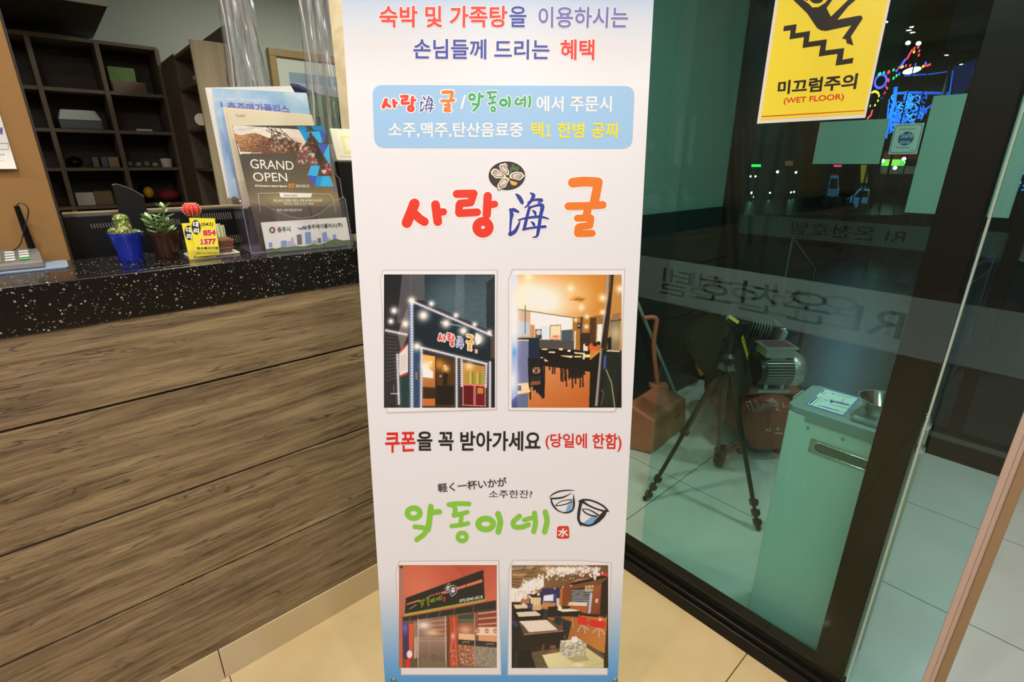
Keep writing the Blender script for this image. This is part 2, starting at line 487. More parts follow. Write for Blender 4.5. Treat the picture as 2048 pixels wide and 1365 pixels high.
_tc = {}
def contours(body):
    """letter outlines of a text as closed polylines"""
    cu = bpy.data.curves.new('t', 'FONT'); cu.body = body; cu.size = 1.0
    o = bpy.data.objects.new('t', cu); COL.objects.link(o)
    for q in list(bpy.context.selected_objects): q.select_set(False)
    bpy.context.view_layer.objects.active = o; o.select_set(True)
    bpy.ops.object.convert(target='CURVE')
    loops = []
    for sp in o.data.splines:
        bp = sp.bezier_points
        if len(bp) == 0: pts = [tuple(p.co[:2]) for p in sp.points]
        else:
            pts = []
            for i in range(len(bp)):
                a, b = bp[i], bp[(i+1) % len(bp)]
                straight = abs((a.handle_right-a.co).cross(b.co-a.co).z) < 1e-5 and abs((b.handle_left-b.co).cross(b.co-a.co).z) < 1e-5
                for t in ([0.0] if straight else np.linspace(0, 1, 5, endpoint=False)):
                    pts.append(tuple(((1-t)**3*a.co+3*(1-t)**2*t*a.handle_right+3*(1-t)*t*t*b.handle_left+t**3*b.co)[:2]))
        cl = []
        for p in pts:
            if not cl or math.hypot(p[0]-cl[-1][0], p[1]-cl[-1][1]) > 1e-4: cl.append(p)
        if len(cl) > 2 and math.hypot(cl[0][0]-cl[-1][0], cl[0][1]-cl[-1][1]) < 1e-4: cl.pop()
        if len(cl) > 2: loops.append(np.array(cl))
    cd = o.data; bpy.data.objects.remove(o); bpy.data.curves.remove(cd)
    return loops
def fix_ones(body, loops):
    # the stock digit one is a bare bar: give it the flagged shape of the wide digit
    if '1' not in body or body == '1': return loops
    bar = contours('1')[0]; flag = contours('\uff11')
    bar0 = bar-bar.min(0); bs = np.ptp(bar, 0)
    if bs[0] > 0.35*bs[1] or len(flag) != 1: return loops
    f0 = flag[0]; f0 = (f0-f0.min(0))/np.ptp(f0, 0)
    out = []
    for P in loops:
        if len(P) == len(bar) and np.abs((P-P.min(0))-bar0).max() < 1e-3:
            w = bs[1]*0.42; c = P.min(0)+np.array([bs[0]/2, 0])
            out.append(np.stack([c[0]-w*0.62+f0[:, 0]*w, c[1]+f0[:, 1]*bs[1]], 1))
        else: out.append(P)
    return out
def sarea(P): return 0.5*float(np.sum(P[:, 0]*np.roll(P[:, 1], -1)-np.roll(P[:, 0], -1)*P[:, 1]))
def inside(p, P):
    x, y = p; x1, y1 = P[:, 0], P[:, 1]; x2, y2 = np.roll(x1, -1), np.roll(y1, -1)
    with np.errstate(divide='ignore', invalid='ignore'):
        c = ((y1 > y) != (y2 > y)) & (x < (x2-x1)*(y-y1)/(y2-y1)+x1)
    return bool(np.sum(c) % 2)
def grow(P, d):
    """push a counter-clockwise loop outwards by d"""
    a = P-np.roll(P, 1, 0); b = np.roll(P, -1, 0)-P
    a /= np.linalg.norm(a, axis=1, keepdims=True); b /= np.linalg.norm(b, axis=1, keepdims=True)
    na = np.stack([a[:, 1], -a[:, 0]], 1); nb = np.stack([b[:, 1], -b[:, 0]], 1)
    m = na+nb; k = np.sum(m*m, 1, keepdims=True)
    return P+d*2*m/np.maximum(k, 0.9)
def text_geo(s, bold=0.0, **kw):
    """(verts, faces, step index per face); every connected letter piece is filled on its own"""
    key = (s, bold)
    if key in _tc: return _tc[key]
    if s not in _tc: _tc[s] = fix_ones(s, contours(s))
    L = _tc[s]
    depth = [sum(1 for k, Q in enumerate(L) if k != i and inside(P[0]+(P[1]-P[0])*0.5, Q)) for i, P in enumerate(L)]
    V, F, S = [], [], []
    n = 0
    for i, P in enumerate(L):
        if depth[i] % 2: continue
        O = P if sarea(P) > 0 else P[::-1]
        holes = [Q for k, Q in enumerate(L) if depth[k] == depth[i]+1 and inside(Q[0]+(Q[1]-Q[0])*0.5, P)]
        loops = [grow(O, bold) if bold else O]
        for Q in holes:
            Q = Q if sarea(Q) > 0 else Q[::-1]
            R = grow(Q, -bold) if bold else Q
            w_ = np.ptp(Q, 0).min()
            if sarea(R) > 1e-5 and w_ > 2.2*bold: loops.append(R[::-1])
        A = np.concatenate(loops)
        for t in tessellate_polygon([[Vector((p[0], p[1], 0)) for p in l_] for l_ in loops]):
            F.append([n+k for k in t]); S.append(i)
        V.append(A); n += len(A)
    _tc[key] = (np.concatenate(V), F, S)
    return _tc[key]
STEP = 4e-6
def lay(mb, s, bold, put):
    """put(u,v,extra) -> 3D point; lays the text fitted to the unit square"""
    v, f, st_ = text_geo(s, bold)
    v0 = text_geo(s, 0.0)[0] if False else v
    lo, hi = v.min(0), v.max(0); uv = (v-lo)/(hi-lo)
    own = {}
    for t, k in zip(f, st_):
        for q in t: own[q] = k % 12
    vs = [mb.bm.verts.new(tuple(put(a, b, own.get(i, 0)*STEP))) for i, (a, b) in enumerate(uv)]
    for q in f:
        try: mb.bm.faces.new([vs[i] for i in q])
        except ValueError: pass
def text(name, s, plane, quad, mat, parent, off, bold=0.0, conv=None, space=1.0, halo=None):
    """quad: TL,TR,BR,BL in picture coordinates, or (x0,y0,x1,y1). halo=(bold, material)"""
    if len(quad) == 4 and not hasattr(quad[0], '__len__'):
        x0, y0, x1, y1 = quad; quad = [(x0, y0), (x1, y0), (x1, y1), (x0, y1)]
    Q = [plane.px(*(conv(*q) if conv else q)) for q in quad]
    v0 = text_geo(s, bold)[0]; ext = np.ptp(v0, 0)
    res = None
    for (bd, mt, of) in ([(halo[0], halo[1], off-0.0002)] if halo else [])+[(bold, mat, off)]:
        mb = MB(); gx, gy = (bd-bold)/ext[0], (bd-bold)/ext[1]
        def put(a, b, ex):
            a = a*(1+2*gx)-gx; b = 1-(b*(1+2*gy)-gy)
            p = (Q[0]*(1-a)+Q[1]*a)*(1-b)+(Q[3]*(1-a)+Q[2]*a)*b
            return plane.p3(p, of+ex)
        lay(mb, s, bd, put)
        nm = name if mt is mat else name.replace('lettering', 'letter_outline')
        res = mb.build(nm, mt, parent)
    return res

class Paint:
    """tiny procedural painter for printed pictures; works in picture-crop coordinates"""
    def __init__(s, x0, y0, x1, y1, nx, ny):
        s.x0, s.y0, s.x1, s.y1, s.nx, s.ny = x0, y0, x1, y1, nx, ny
        gx = np.linspace(x0, x1, nx*2); gy = np.linspace(y0, y1, ny*2)
        s.X, s.Y = np.meshgrid(gx, gy)
        s.c = np.zeros((ny*2, nx*2, 3))
    def col(s, c):
        if isinstance(c, str):
            c = c.lstrip('#'); c = tuple(int(c[i:i+2], 16) for i in (0, 2, 4))
        return np.array(c, float)/255.0
    def put(s, mask, c, a=1.0):
        m = (mask*a)[..., None]; s.c = s.c*(1-m)+s.col(c)*m
    def fill(s, c): s.c[:] = s.col(c)
    def grad(s, p0, c0, p1, c1, mask=None, a=1.0):
        d = np.array(p1, float)-np.array(p0, float); t = np.clip(((s.X-p0[0])*d[0]+(s.Y-p0[1])*d[1])/(d@d), 0, 1)[..., None]
        col = s.col(c0)*(1-t)+s.col(c1)*t
        m = (np.ones(s.X.shape) if mask is None else mask)[..., None]*a
        s.c = s.c*(1-m)+col*m
    def mpoly(s, pts):
        ins = np.zeros(s.X.shape, bool); n = len(pts)
        for i in range(n):
            (x1, y1), (x2, y2) = pts[i], pts[(i+1) % n]
            if y1 == y2: continue
            cnd = ((y1 > s.Y) != (y2 > s.Y)) & (s.X < (x2-x1)*(s.Y-y1)/(y2-y1)+x1)
            ins ^= cnd
        return ins.astype(float)
    def poly(s, pts, c, a=1.0): s.put(s.mpoly(pts), c, a)
    def rect(s, x0, y0, x1, y1, c, a=1.0): s.poly([(x0, y0), (x1, y0), (x1, y1), (x0, y1)], c, a)
    def line(s, pts, w, c, a=1.0):
        m = np.zeros(s.X.shape)
        for (x1, y1), (x2, y2) in zip(pts, pts[1:]):
            dx, dy = x2-x1, y2-y1; L = dx*dx+dy*dy+1e-9
            t = np.clip(((s.X-x1)*dx+(s.Y-y1)*dy)/L, 0, 1)
            d = np.hypot(s.X-x1-t*dx, s.Y-y1-t*dy)
            m = np.maximum(m, np.clip(w/2-d+0.5, 0, 1))
        s.put(m, c, a)
    def disc(s, x, y, r, c, a=1.0, ry=None):
        d = np.hypot((s.X-x)/r, (s.Y-y)/(ry or r)); s.put(np.clip((1-d)*r/2+0.5, 0, 1), c, a)
    def glow(s, x, y, r, c, a=1.0, ry=None):
        d2 = ((s.X-x)/r)**2+((s.Y-y)/(ry or r))**2; s.put(np.exp(-d2*1.4), c, a)
    def dots(s, p0, p1, n, r, c, a=1.0, halo=None):
        for t in np.linspace(0, 1, n):
            x, y = p0[0]+(p1[0]-p0[0])*t, p0[1]+(p1[1]-p0[1])*t
            if halo: s.glow(x, y, r*2.4, halo, 0.35)
            s.disc(x, y, r, c, a)
    def noise(s, amp, k=1, mask=None):
        h, w = s.X.shape; n = RNG.normal(0, 1, (h//k+1, w//k+1))
        n = np.repeat(np.repeat(n, k, 0), k, 1)[:h, :w]*amp
        if mask is not None: n = n*mask
        s.c = np.clip(s.c+n[..., None], 0, 1)
    def mesh(s, name, plane, conv, mat, parent, off):
        nx, ny = s.nx, s.ny
        c = s.c.reshape(ny, 2, nx, 2, 3).mean((1, 3))
        cl = np.where(c <= 0.04045, c/12.92, ((c+0.055)/1.055)**2.4)
        cl = np.clip(cl*1.22, 0, 0.95)
        base = BASE[parent.name]
        xs = np.linspace(s.x0, s.x1, nx); ys = np.linspace(s.y0, s.y1, ny)
        co = np.array([plane.p3(plane.px(*conv(x, y)), off)-base for y in ys for x in xs])
        idx = np.arange(nx*ny).reshape(ny, nx)
        q = np.stack([idx[1:, :-1], idx[1:, 1:], idx[:-1, 1:], idx[:-1, :-1]], -1).reshape(-1, 4)
        me = bpy.data.meshes.new(name)
        me.vertices.add(len(co)); me.vertices.foreach_set('co', co.astype(np.float32).ravel())
        me.loops.add(q.size); me.loops.foreach_set('vertex_index', q.ravel().astype(np.int32))
        me.polygons.add(len(q)); me.polygons.foreach_set('loop_start', (np.arange(len(q))*4).astype(np.int32))
        me.update(calc_edges=True)
        at = me.color_attributes.new('print', 'FLOAT_COLOR', 'POINT')
        at.data.foreach_set('color', np.concatenate([cl.reshape(-1, 3), np.ones((nx*ny, 1))], 1).astype(np.float32).ravel())
        me.materials.append(mat)
        o = bpy.data.objects.new(name, me); COL.objects.link(o); o.parent = parent; BASE[o.name] = base
        return o
def print_mat(name, rough=0.4):
    b = NB(name); a = b.n('ShaderNodeVertexColor'); a.layer_name = 'print'
    b.l(a.outputs['Color'], b.b.inputs['Base Color']); b.b.inputs['Roughness'].default_value = rough
    return b.m
M['print'] = print_mat('printed_ink', 0.4)
def ink(h, rough=0.4): return pm('ink_'+h, h, rough)
# ------------------------------------------------------------------ setting
GX = 1.285     # inner glass plane
FX = 3.06      # outer glass facade plane
struct(MB().box(-4.7, 1.30, -4.2, 4.5, -0.12, 0.0).build('floor', 'floor'))
struct(MB().box(1.30, FX+0.06, -3.2, 1.56, -0.12, 0.0).build('floor', 'floor2'))
mb = MB().box(-4.7, FX+0.06, -4.2, 4.5, CEIL, CEIL+0.12); struct(mb.build('ceiling', 'ceil'))
struct(MB().box(-4.8, -4.7, -4.2, 4.5, 0, CEIL).build('wall_left', 'wallwhite'))
struct(MB().box(-4.7, 1.30, -4.3, -4.2, 0, CEIL).build('wall_front', 'wallwhite'))
struct(MB().box(1.30, 1.42, -4.2, -1.15, 0, CEIL).build('wall_right', 'wallwhite'))
struct(MB().box(-4.7, 2.42, 4.35, 4.5, 0, CEIL).build('wall_back', 'officewall'))
struct(MB().box(2.30, 2.42, 1.60, 4.35, 0, CEIL).build('wall_office', 'officewall'))
# vestibule side wall: painted upper, dark panelled lower
w = struct(MB().box(1.30, FX+0.02, 1.50, 1.60, 1.135, CEIL).build('wall_vestibule', 'vestwall'))
struct(MB().box(1.30, FX+0.02, 1.488, 1.60, 0, 1.135).build('wall_vestibule', 'wainscot'))
struct(MB().box(1.42, FX+0.02, -3.3, -3.2, 0, CEIL).build('wall_vestibule', 'vestwall'))
# marble pillar at the end of the counter
struct(MB().box(0.972, 1.27, 1.60, 2.15, 0, CEIL).build('wall_pillar', 'marble', bevel=0.004))
# inner fixed window: sill, end post, pane with frosted film
def frost(name, X, y0, y1, z0, z1, txt, ty0, ty1, tz0, tz1, parent):
    """frosted film band with the lettering cut out of it; read from the street side"""
    loops = contours(txt)
    A = np.concatenate([np.array(l) for l in loops]); lo, hi = A.min(0), A.max(0)
    nc = bpy.data.curves.new('film', 'CURVE'); nc.dimensions = '2D'; nc.fill_mode = 'BOTH'
    def add(pts):
        sp = nc.splines.new('POLY'); sp.points.add(len(pts)-1); sp.use_cyclic_u = True
        for p, q in zip(sp.points, pts): p.co = (q[0], q[1], 0, 1)
    for l in loops:
        add([(ty0+(ty1-ty0)*(p[0]-lo[0])/(hi[0]-lo[0]), tz0+(tz1-tz0)*(p[1]-lo[1])/(hi[1]-lo[1])) for p in l])
    add([(y0, z0), (y1, z0), (y1, z1), (y0, z1)])
    o = bpy.data.objects.new('film', nc); COL.objects.link(o)
    dg = bpy.context.evaluated_depsgraph_get()
    me = bpy.data.meshes.new_from_object(o.evaluated_get(dg))
    bpy.data.objects.remove(o)
    base = BASE[parent.name]
    for v in me.vertices: v.co = Vector((X, v.co[0], v.co[1]))-Vector(base)
    me.name = name; me.materials.clear(); me.materials.append(M['film'])
    o = bpy.data.objects.new(name, me); COL.objects.link(o); o.parent = parent; BASE[o.name] = base
    return o
win = thing('window_1', (GX, 0.8, 0), 'fixed inner glass partition with dark sill and frosted lettered band behind the banner', 'window')
struct(win); del win['category']
mb = MB().box(1.258, 1.335, 0.126, 1.487, 0, 0.045); mb.box(1.268, 1.335, 0.126, 1.487, 0.045, 0.064)
mb.box(1.292, 1.335, 0.135, 1.487, 0.064, 0.085)
mb.build('window_sill', 'darkframe', win, bevel=0.002)
MB().box(1.292, 1.335, 0.134, 0.206, 0.085, 2.3).build('end_post', 'darkframe', win, bevel=0.002)
MB().box(1.265, 1.335, -1.15, 1.487, 2.3, 2.40).build('header', 'darkframe', win, bevel=0.002)
MB().box(GX-0.005, GX+0.005, 0.126, 1.487, 0.064, 2.3).build('pane', 'glass1', win)
MB().box(GX-0.0055, GX+0.0055, 0.122, 0.126, 0.064, 2.3).build('glass_edge', pm('polished_glass_edge', '9db0a2', 0.15), win)
frost('frosted_film', GX-0.0062, 0.128, 1.487, 0.997, 1.122, 'RI 온천호텔', 0.205, 0.785, 1.022, 1.098, win)
struct(MB().box(1.30, 1.42, -1.15, 1.60, 2.40, CEIL).build('trim_1', 'wallwhite'))
# sliding leaf standing open behind it
dr = thing('door_1', (1.35, 0.3, 0), 'sliding glass door leaf pushed open behind the partition', 'door'); struct(dr); del dr['category']
MB().box(1.346, 1.356, -0.006, 0.80, 0.03, 2.28).build('pane', 'glass', dr)
mb = MB().box(1.342, 1.362, -0.027, -0.018, 0.015, 2.28).box(1.339, 1.364, -0.018, -0.006, 0.015, 2.28)
mb.build('edge_stile', pm('beige_door_stile', 'c0a797', 0.4, var=0.05), dr, bevel=0.0015)
MB().box(1.338, 1.366, -0.044, -0.027, 0.015, 2.28).build('tan_edge_seal', pm('tan_door_seal', '957a58', 0.5, var=0.05), dr, bevel=0.0015)
MB().box(1.343, 1.359, -0.006, 0.80, 0.004, 0.03).build('bottom_rail', pm('grey_rail', '8f9a90', 0.4), dr)
frost('frosted_film', 1.3452, -0.006, 0.80, 0.982, 1.110, 'RI 온천호텔', 0.16, 0.73, 1.008, 1.086, dr)
# outer facade
fac = thing('window_2', (FX, -0.4, 0), 'outer glass facade of the vestibule with dark brown frames', 'window'); struct(fac); del fac['category']
mb = MB()
mb.box(FX-0.03, FX+0.05, -3.2, 1.487, 0, 0.13); mb.box(FX-0.03, FX+0.05, -3.2, 1.487, 2.3, CEIL)
for y, wd in ((1.44, 0.095), (0.19, 0.052), (-0.10, 0.05), (-0.17, 0.05), (-1.1, 0.08), (-2.2, 0.08)):
    mb.box(FX-0.03, FX+0.05, y-wd/2, y+wd/2, 0.13, 2.3)
mb.build('frame', 'darkframe', fac, bevel=0.003)
MB().box(FX-0.036, FX-0.03, -3.2, 1.3, 0.10, 0.125).build('kick_strip', pm('dull_metal_strip', '5a5c58', 0.4, 0.6), fac)
MB().box(FX+0.005, FX+0.013, -3.2, 1.40, 0.13, 2.3).build('pane', 'glass', fac)
frost('frosted_film', FX-0.001, -3.2, 1.39, 0.985, 1.097, 'RI 온천호텔', 0.575, 1.10, 1.01, 1.078, fac)
struct(MB().box(FX+0.06, 40, -30, 30, -0.3, -0.12).build('ground', pm('wet_asphalt', '101214', 0.35, var=0.4, vscale=8)))

# paper posters and stickers on the facade glass
pale = pm('poster_back_paper', '86ab9c', 0.7, var=0.05, vscale=6)
MB().box(FX-0.009, FX-0.006, 0.75, 1.048, 1.376, 1.578).build('paper_notice', pale).__setitem__('label', 'plain landscape paper sheet taped on the outer glass under the yellow sign')
tag(bpy.data.objects['paper_notice'], cat='paper')
o = MB().box(FX-0.009, FX-0.006, 0.235, 0.602, 1.158, 1.662).build('poster', pale)
tag(o, 'large blank-backed poster on the outer glass behind the dark end post', 'poster')
st = thing('sticker', (FX-0.006, 0.667, 1.42), 'small square white and blue Safe zone sticker on the outer glass', 'sticker')
SP = Plane((FX-0.0065, 0.667, 1.42), (0, -1, 0), (0, 0, 1))
cS = crop(1760, 220, 12.41)
MB().box(FX-0.0065, FX-0.004, 0.611, 0.723, 1.42, 1.553).build('backing', pm('sticker_white', 'b9cfc4', 0.5), st)
def rrect(x0, y0, x1, y1, r, n=6):
    o = []
    for cx, cy, a0 in ((x1-r, y0+r, -90), (x1-r, y1-r, 0), (x0+r, y1-r, 90), (x0+r, y0+r, 180)):
        o += [(cx+r*math.cos(math.radians(a0+90*k/n)), cy+r*math.sin(math.radians(a0+90*k/n))) for k in range(n+1)]
    return o
def plane_polys(name, plane, loops, mat, parent, off):
    mb = MB()
    for lp in loops:
        vs = [mb.bm.verts.new(tuple(plane.p3(q, off))) for q in lp]
        for t in tessellate_polygon([[Vector((q[0], q[1], 0)) for q in lp]]):
            try: mb.bm.faces.new([vs[i] for i in t])
            except ValueError: pass
    return mb.build(name, mat, parent)
plane_polys('blue_border', SP, [rrect(-0.052, 0.006, 0.052, 0.127, 0.012)], ink('2c5f9c'), st, 0.0004)
plane_polys('white_field', SP, [rrect(-0.0495, 0.0085, 0.0495, 0.1245, 0.010)], MATS['sticker_white'], st, 0.0008)
plane_polys('round_logo', SP, [ellipse(0.0, 0.068, 0.030, 0.030)], ink('1f4f93'), st, 0.0012)
plane_polys('logo_green_patch', SP, [[(0.004, 0.0975), (0.014, 0.0945), (0.024, 0.085), (0.0295, 0.072), (0.026, 0.066), (0.018, 0.078), (0.008, 0.086)]], ink('2a6f52'), st, 0.0014)
def ptext(name, s, plane, x0, y0, x1, y1, mat, parent, off, bold=0.0):
    mb = MB(); lay(mb, s, bold, lambda a, c, ex: plane.p3((x0+(x1-x0)*a, y0+(y1-y0)*c), off+ex))
    return mb.build(name, mat, parent)
ptext('safe_lettering', 'Safe', SP, -0.022, 0.071, 0.026, 0.092, MATS['sticker_white'], st, 0.0018, 0.01)
ptext('zone_lettering', 'zone', SP, -0.021, 0.045, 0.019, 0.058, MATS['sticker_white'], st, 0.0018, 0.01)
ptext('top_lettering', '삼성화재 안심공간', SP, -0.034, 0.105, 0.028, 0.113, ink('3c4a52'), st, 0.0012)
plane_polys('fine_print', SP, [[(-0.030+0.009*k, 0.028), (-0.023+0.009*k, 0.028), (-0.023+0.009*k, 0.031), (-0.030+0.009*k, 0.031)] for k in range(6)]+[[(0.028, 0.0145), (0.041, 0.0155), (0.042, 0.018), (0.029, 0.0172)]], ink('4a5c74'), st, 0.0012)

# ------------------------------------------------------------------ reception counter
ct = thing('reception_counter', (-0.5, 1.45, 0), 'reception counter clad in weathered wood planks under a speckled black stone ledge', 'counter')
mb = MB().box(-2.4, 1.27, 1.31, 1.335, 1.066, 1.163); mb.box(-2.4, 1.27, 1.335, 1.588, 1.123, 1.163)
mb.build('stone_ledge', 'stone', ct, bevel=0.0025)
mb = MB()
for z0, z1 in ((0.107, 0.3585), (0.3645, 0.6155), (0.6215, 0.8795), (0.8855, 1.0655)):
    mb.box(-2.4, 1.27, 1.314, 1.33, z0, z1)
mb.build('wood_cladding', 'planks', ct, bevel=0.0015)
MB().box(-2.39, 1.265, 1.329, 1.40, 0.0, 1.12).build('carcass', pm('groove_shadow_board', '241b14', 0.7), ct)
mb = MB()
xs = [-2.4, -2.312, -1.712, -1.112, -0.512, 0.078, 0.688, 1.27]
for a, b in zip(xs, xs[1:]): mb.box(a+0.0012, b-0.0012, 1.310, 1.3215, 0.0, 0.1045)
mb.build('marble_skirting', pm('skirting_marble', 'cdb68c', 0.12, var=0.06, vscale=3), ct)
dk_ = thing('staff_desk', (0.37, 1.8, 0), 'dark staff desk behind the counter ledge carrying the monitors', 'desk')
MB().box(0.03, 0.71, 1.41, 2.10, 0.70, 0.74).build('desk_top', 'darkcab', dk_)
for xx in (0.035, 0.69):
    MB().box(xx, xx+0.018, 1.42, 2.08, 0.0, 0.70).build('side_panel', 'darkcab', dk_)

# tan pin board rising behind the counter
pb = thing('pin_board', (-0.6, 1.62, 0), 'tall tan partition board standing behind the left end of the counter', 'board')
MB().box(-2.3, 0.012, 1.600, 1.628, 0.0, 2.25).build('panel', 'tan', pb, bevel=0.002)
MB().box(0.0125, 0.016, 1.601, 1.627, 0.0, 2.25).build('edge_band', 'darkcab', pb)
PBP = Plane((0, 1.5985, 1.4), (1, 0, 0), (0, 0, 1))
nt = thing('notice_sheet', tuple(PBP.p3(PBP.px(20, 338))), 'white notice sheet with blue and green print pinned on the tan board', 'paper')
def sheet_f(i, j):
    a = np.array(PBP.px(-110, 120)); b = np.array(PBP.px(0, 212)); 
    x = a[0]+(PBP.px(34, 338)[0]-a[0])*i; z0 = PBP.px(30, 338)[1]; z1 = PBP.px(-40, 80)[1]
    z = z1+(z0-z1)*j; curl = 0.010*max(0, (j-0.8)/0.2)**2
    return np.array([x, 1.5965-curl-0.001, z+1.4])
mb = MB().grid(sheet_f, 4, 24); mb.build('sheet', 'white', nt, smooth=60)
PBQ = Plane((0, 1.5955, 1.4), (1, 0, 0), (0, 0, 1))
text('blue_lettering', '안내', PBQ, (-26, 255, 5, 269), ink('3d3fae'), nt, 0.0005, 0.03)
text('green_lettering', '연락처', PBQ, (-38, 308, 8, 317), ink('1d8a6c'), nt, 0.002, 0.03)
polys('green_rules', PBQ, [[(-40, y), (7, y-1), (7, y+0.5), (-40, y+1.5)] for y in (322, 327.5, 333)], ink('58a08c'), nt, 0.0045)
polys('form_box', PBQ, [[(-30, 287), (16, 286), (16, 287), (-30, 288)], [(-30, 298), (17, 298.5), (17, 299.5), (-30, 299)], [(15.5, 286), (16.5, 286), (17.5, 299), (16.5, 299)]], ink('9a9bb0'), nt, 0.001)

# ------------------------------------------------------------------ back office: shelves, canopy, picture
SY = 4.0
sh = thing('shelf_unit', (0.2, 4.15, 0), 'dark pigeonhole shelf unit along the back office wall', 'shelf')
shm = pm('shelf_grey_brown', '5d5344', 0.55, var=0.12, vscale=14)
shb = pm('shelf_back_board', '463f34', 0.6, var=0.1, vscale=10)
posts = [-1.07, -0.775, -0.48, -0.185, 0.111, 0.405, 0.694]
levels = [0.08, 0.29, 0.50, 0.71, 0.92, 1.129, 1.346, 1.556, 1.769, 2.03]
for x in posts: MB().box(x-0.011, x+0.011, SY, 4.32, 0, 2.03).build('upright', shm, sh)
for z in levels:
    MB().box(posts[0], posts[-1], SY+0.003, 4.32, z-0.009, z+0.009).build('shelf_board', shm, sh)
MB().box(posts[0], posts[-1], 4.325, 4.345, 0, 2.03).build('back_board', shb, sh)
rt = thing('side_shelf', (0.765, 3.6, 0), 'side shelf column with a pale wood end panel facing the counter', 'shelf')
pw = NB('pale_ash_laminate'); _p = pw.pos(); _mp = pw.n('ShaderNodeMapping'); _mp.inputs['Scale'].default_value = (40, 40, 2); pw.l(_p, _mp.inputs['Vector'])
pw.l(pw.ramp(pw.noise(_mp.outputs[0], 1.0, 5), [(0.3, 'aa9c80'), (0.7, 'c4b79a')]), pw.b.inputs['Base Color']); pw.b.inputs['Roughness'].default_value = 0.5
MB().box(0.684, 0.86, 3.10, 3.122, 0, 1.945).build('end_panel', pw.m, rt, bevel=0.001)
MB().box(0.85, 0.87, 3.122, 4.345, 0, 2.03).build('back_board', shm, rt)
MB().box(0.698, 0.706, 3.60, 3.99, 0, 1.95).build('side_panel', shm, rt)
for y in (3.60, 3.98): MB().box(0.70, 0.85, y-0.01, y+0.01, 0, 1.93).build('upright', shm, rt)
for z in levels[:-1]+[1.93]: MB().box(0.70, 0.85, 3.122, 3.99, z-0.008, z+0.008).build('shelf_board', shm, rt)
cn = thing('overhead_cabinet', (-0.6, 3.9, 2.1), 'dark overhead cabinet hung above the pigeonhole shelves', 'cabinet')
MB().box(-2.2, 0.43, 3.47, 4.34, 2.10, 2.50).build('body', 'darkcab', cn)
MB().box(-2.2, 0.432, 3.455, 3.47, 2.102, 2.50).build('front_panel', pm('grey_laminate', '8d8a80', 0.5), cn)
pf = thing('picture_frame', (1.7, 4.34, 1.4), 'light wood framed landscape picture of green hills on the office wall', 'picture')
ox0, oz1 = onY(535, 88, 4.30)[0], onY(535, 88, 4.30)[2]-0.02
W_, H_ = 0.72, 0.95
mb = MB(); t = 0.05
for a in ((ox0, ox0+W_, oz1-t, oz1), (ox0, ox0+W_, oz1-H_, oz1-H_+t), (ox0, ox0+t, oz1-H_+t, oz1-t), (ox0+W_-t, ox0+W_, oz1-H_+t, oz1-t)):
    mb.box(a[0], a[1], 4.30, 4.345, a[2], a[3])
mb.build('frame', pm('honey_wood', 'a98c55', 0.45, var=0.12, vscale=30), pf, bevel=0.003)
MB().box(ox0+t, ox0+W_-t, 4.325, 4.343, oz1-H_+t, oz1-t).build('mat_board', pm('cream_mat', 'dfe3d0', 0.7), pf)
px0, pz1 = ox0+0.135, oz1-0.145
LP = Plane((px0, 4.323, pz1-0.5), (1, 0, 0), (0, 0, 1))
wP, hP = W_-0.33, 0.5
def lrect(z0, z1): return [(0, z0), (wP, z0), (wP, z1), (0, z1)]
plane_polys('sky_print', LP, [lrect(0.30, hP)], ink('9fb4c4'), pf, 0.0)
plane_polys('sky_low_print', LP, [lrect(0.30, 0.43)], ink('c3cfd0'), pf, 0.001)
plane_polys('far_hill_print', LP, [[(0, 0.30), (0, 0.425), (0.06, 0.42), (0.14, 0.39), (0.24, 0.36), (wP, 0.35), (wP, 0.30)]], ink('5d5f8c'), pf, 0.002)
plane_polys('near_hill_print', LP, [[(0, 0.29), (0, 0.405), (0.05, 0.40), (0.13, 0.37), (0.2, 0.35), (wP, 0.34), (wP, 0.29)]], ink('2b3052'), pf, 0.003)
plane_polys('meadow_print', LP, [lrect(0, 0.352)], pm('meadow_green', '2f7a2d', 0.6, var=0.35, vscale=14), pf, 0.004)
# brown bookcase strip beside the pillar
bc = thing('bookcase', (1.95, 3.55, 0), 'narrow brown bookcase with white binders standing beside the pillar', 'bookcase')
bx0 = onY(655, 0, 3.72)[0]+0.02
mb = MB()
for z in (0.02, 0.6, 1.13, 1.62, 2.05, 2.3): mb.box(bx0, bx0+0.36, 3.4, 3.7, z-0.012, z+0.012)
mb.box(bx0-0.02, bx0, 3.4, 3.7, 0, 2.31).box(bx0+0.36, bx0+0.38, 3.4, 3.7, 0, 2.31).box(bx0, bx0+0.36, 3.68, 3.7, 0, 2.31)
mb.build('case', pm('brown_veneer', '6b4a22', 0.5, var=0.15), bc)
MB().box(bx0, bx0+0.36, 3.385, 3.398, 1.62, 2.05).build('door', pm('orange_veneer', 'a56f2d', 0.5, var=0.1), bc)
for k in range(4):
    o = MB().box(bx0+0.01+k*0.06, bx0+0.06+k*0.06, 3.42, 3.64, 1.143, 1.46).build('binder', pm('binder_white', 'd9d9cf', 0.5), bevel=0.002)
    tag(o, ['white ring binder at the left end of the brown bookcase shelf', 'white ring binder second from the left in the bookcase', 'white ring binder third from the left in the bookcase', 'white ring binder at the right end of the bookcase row'][k], 'binder', 'binders in the bookcase')

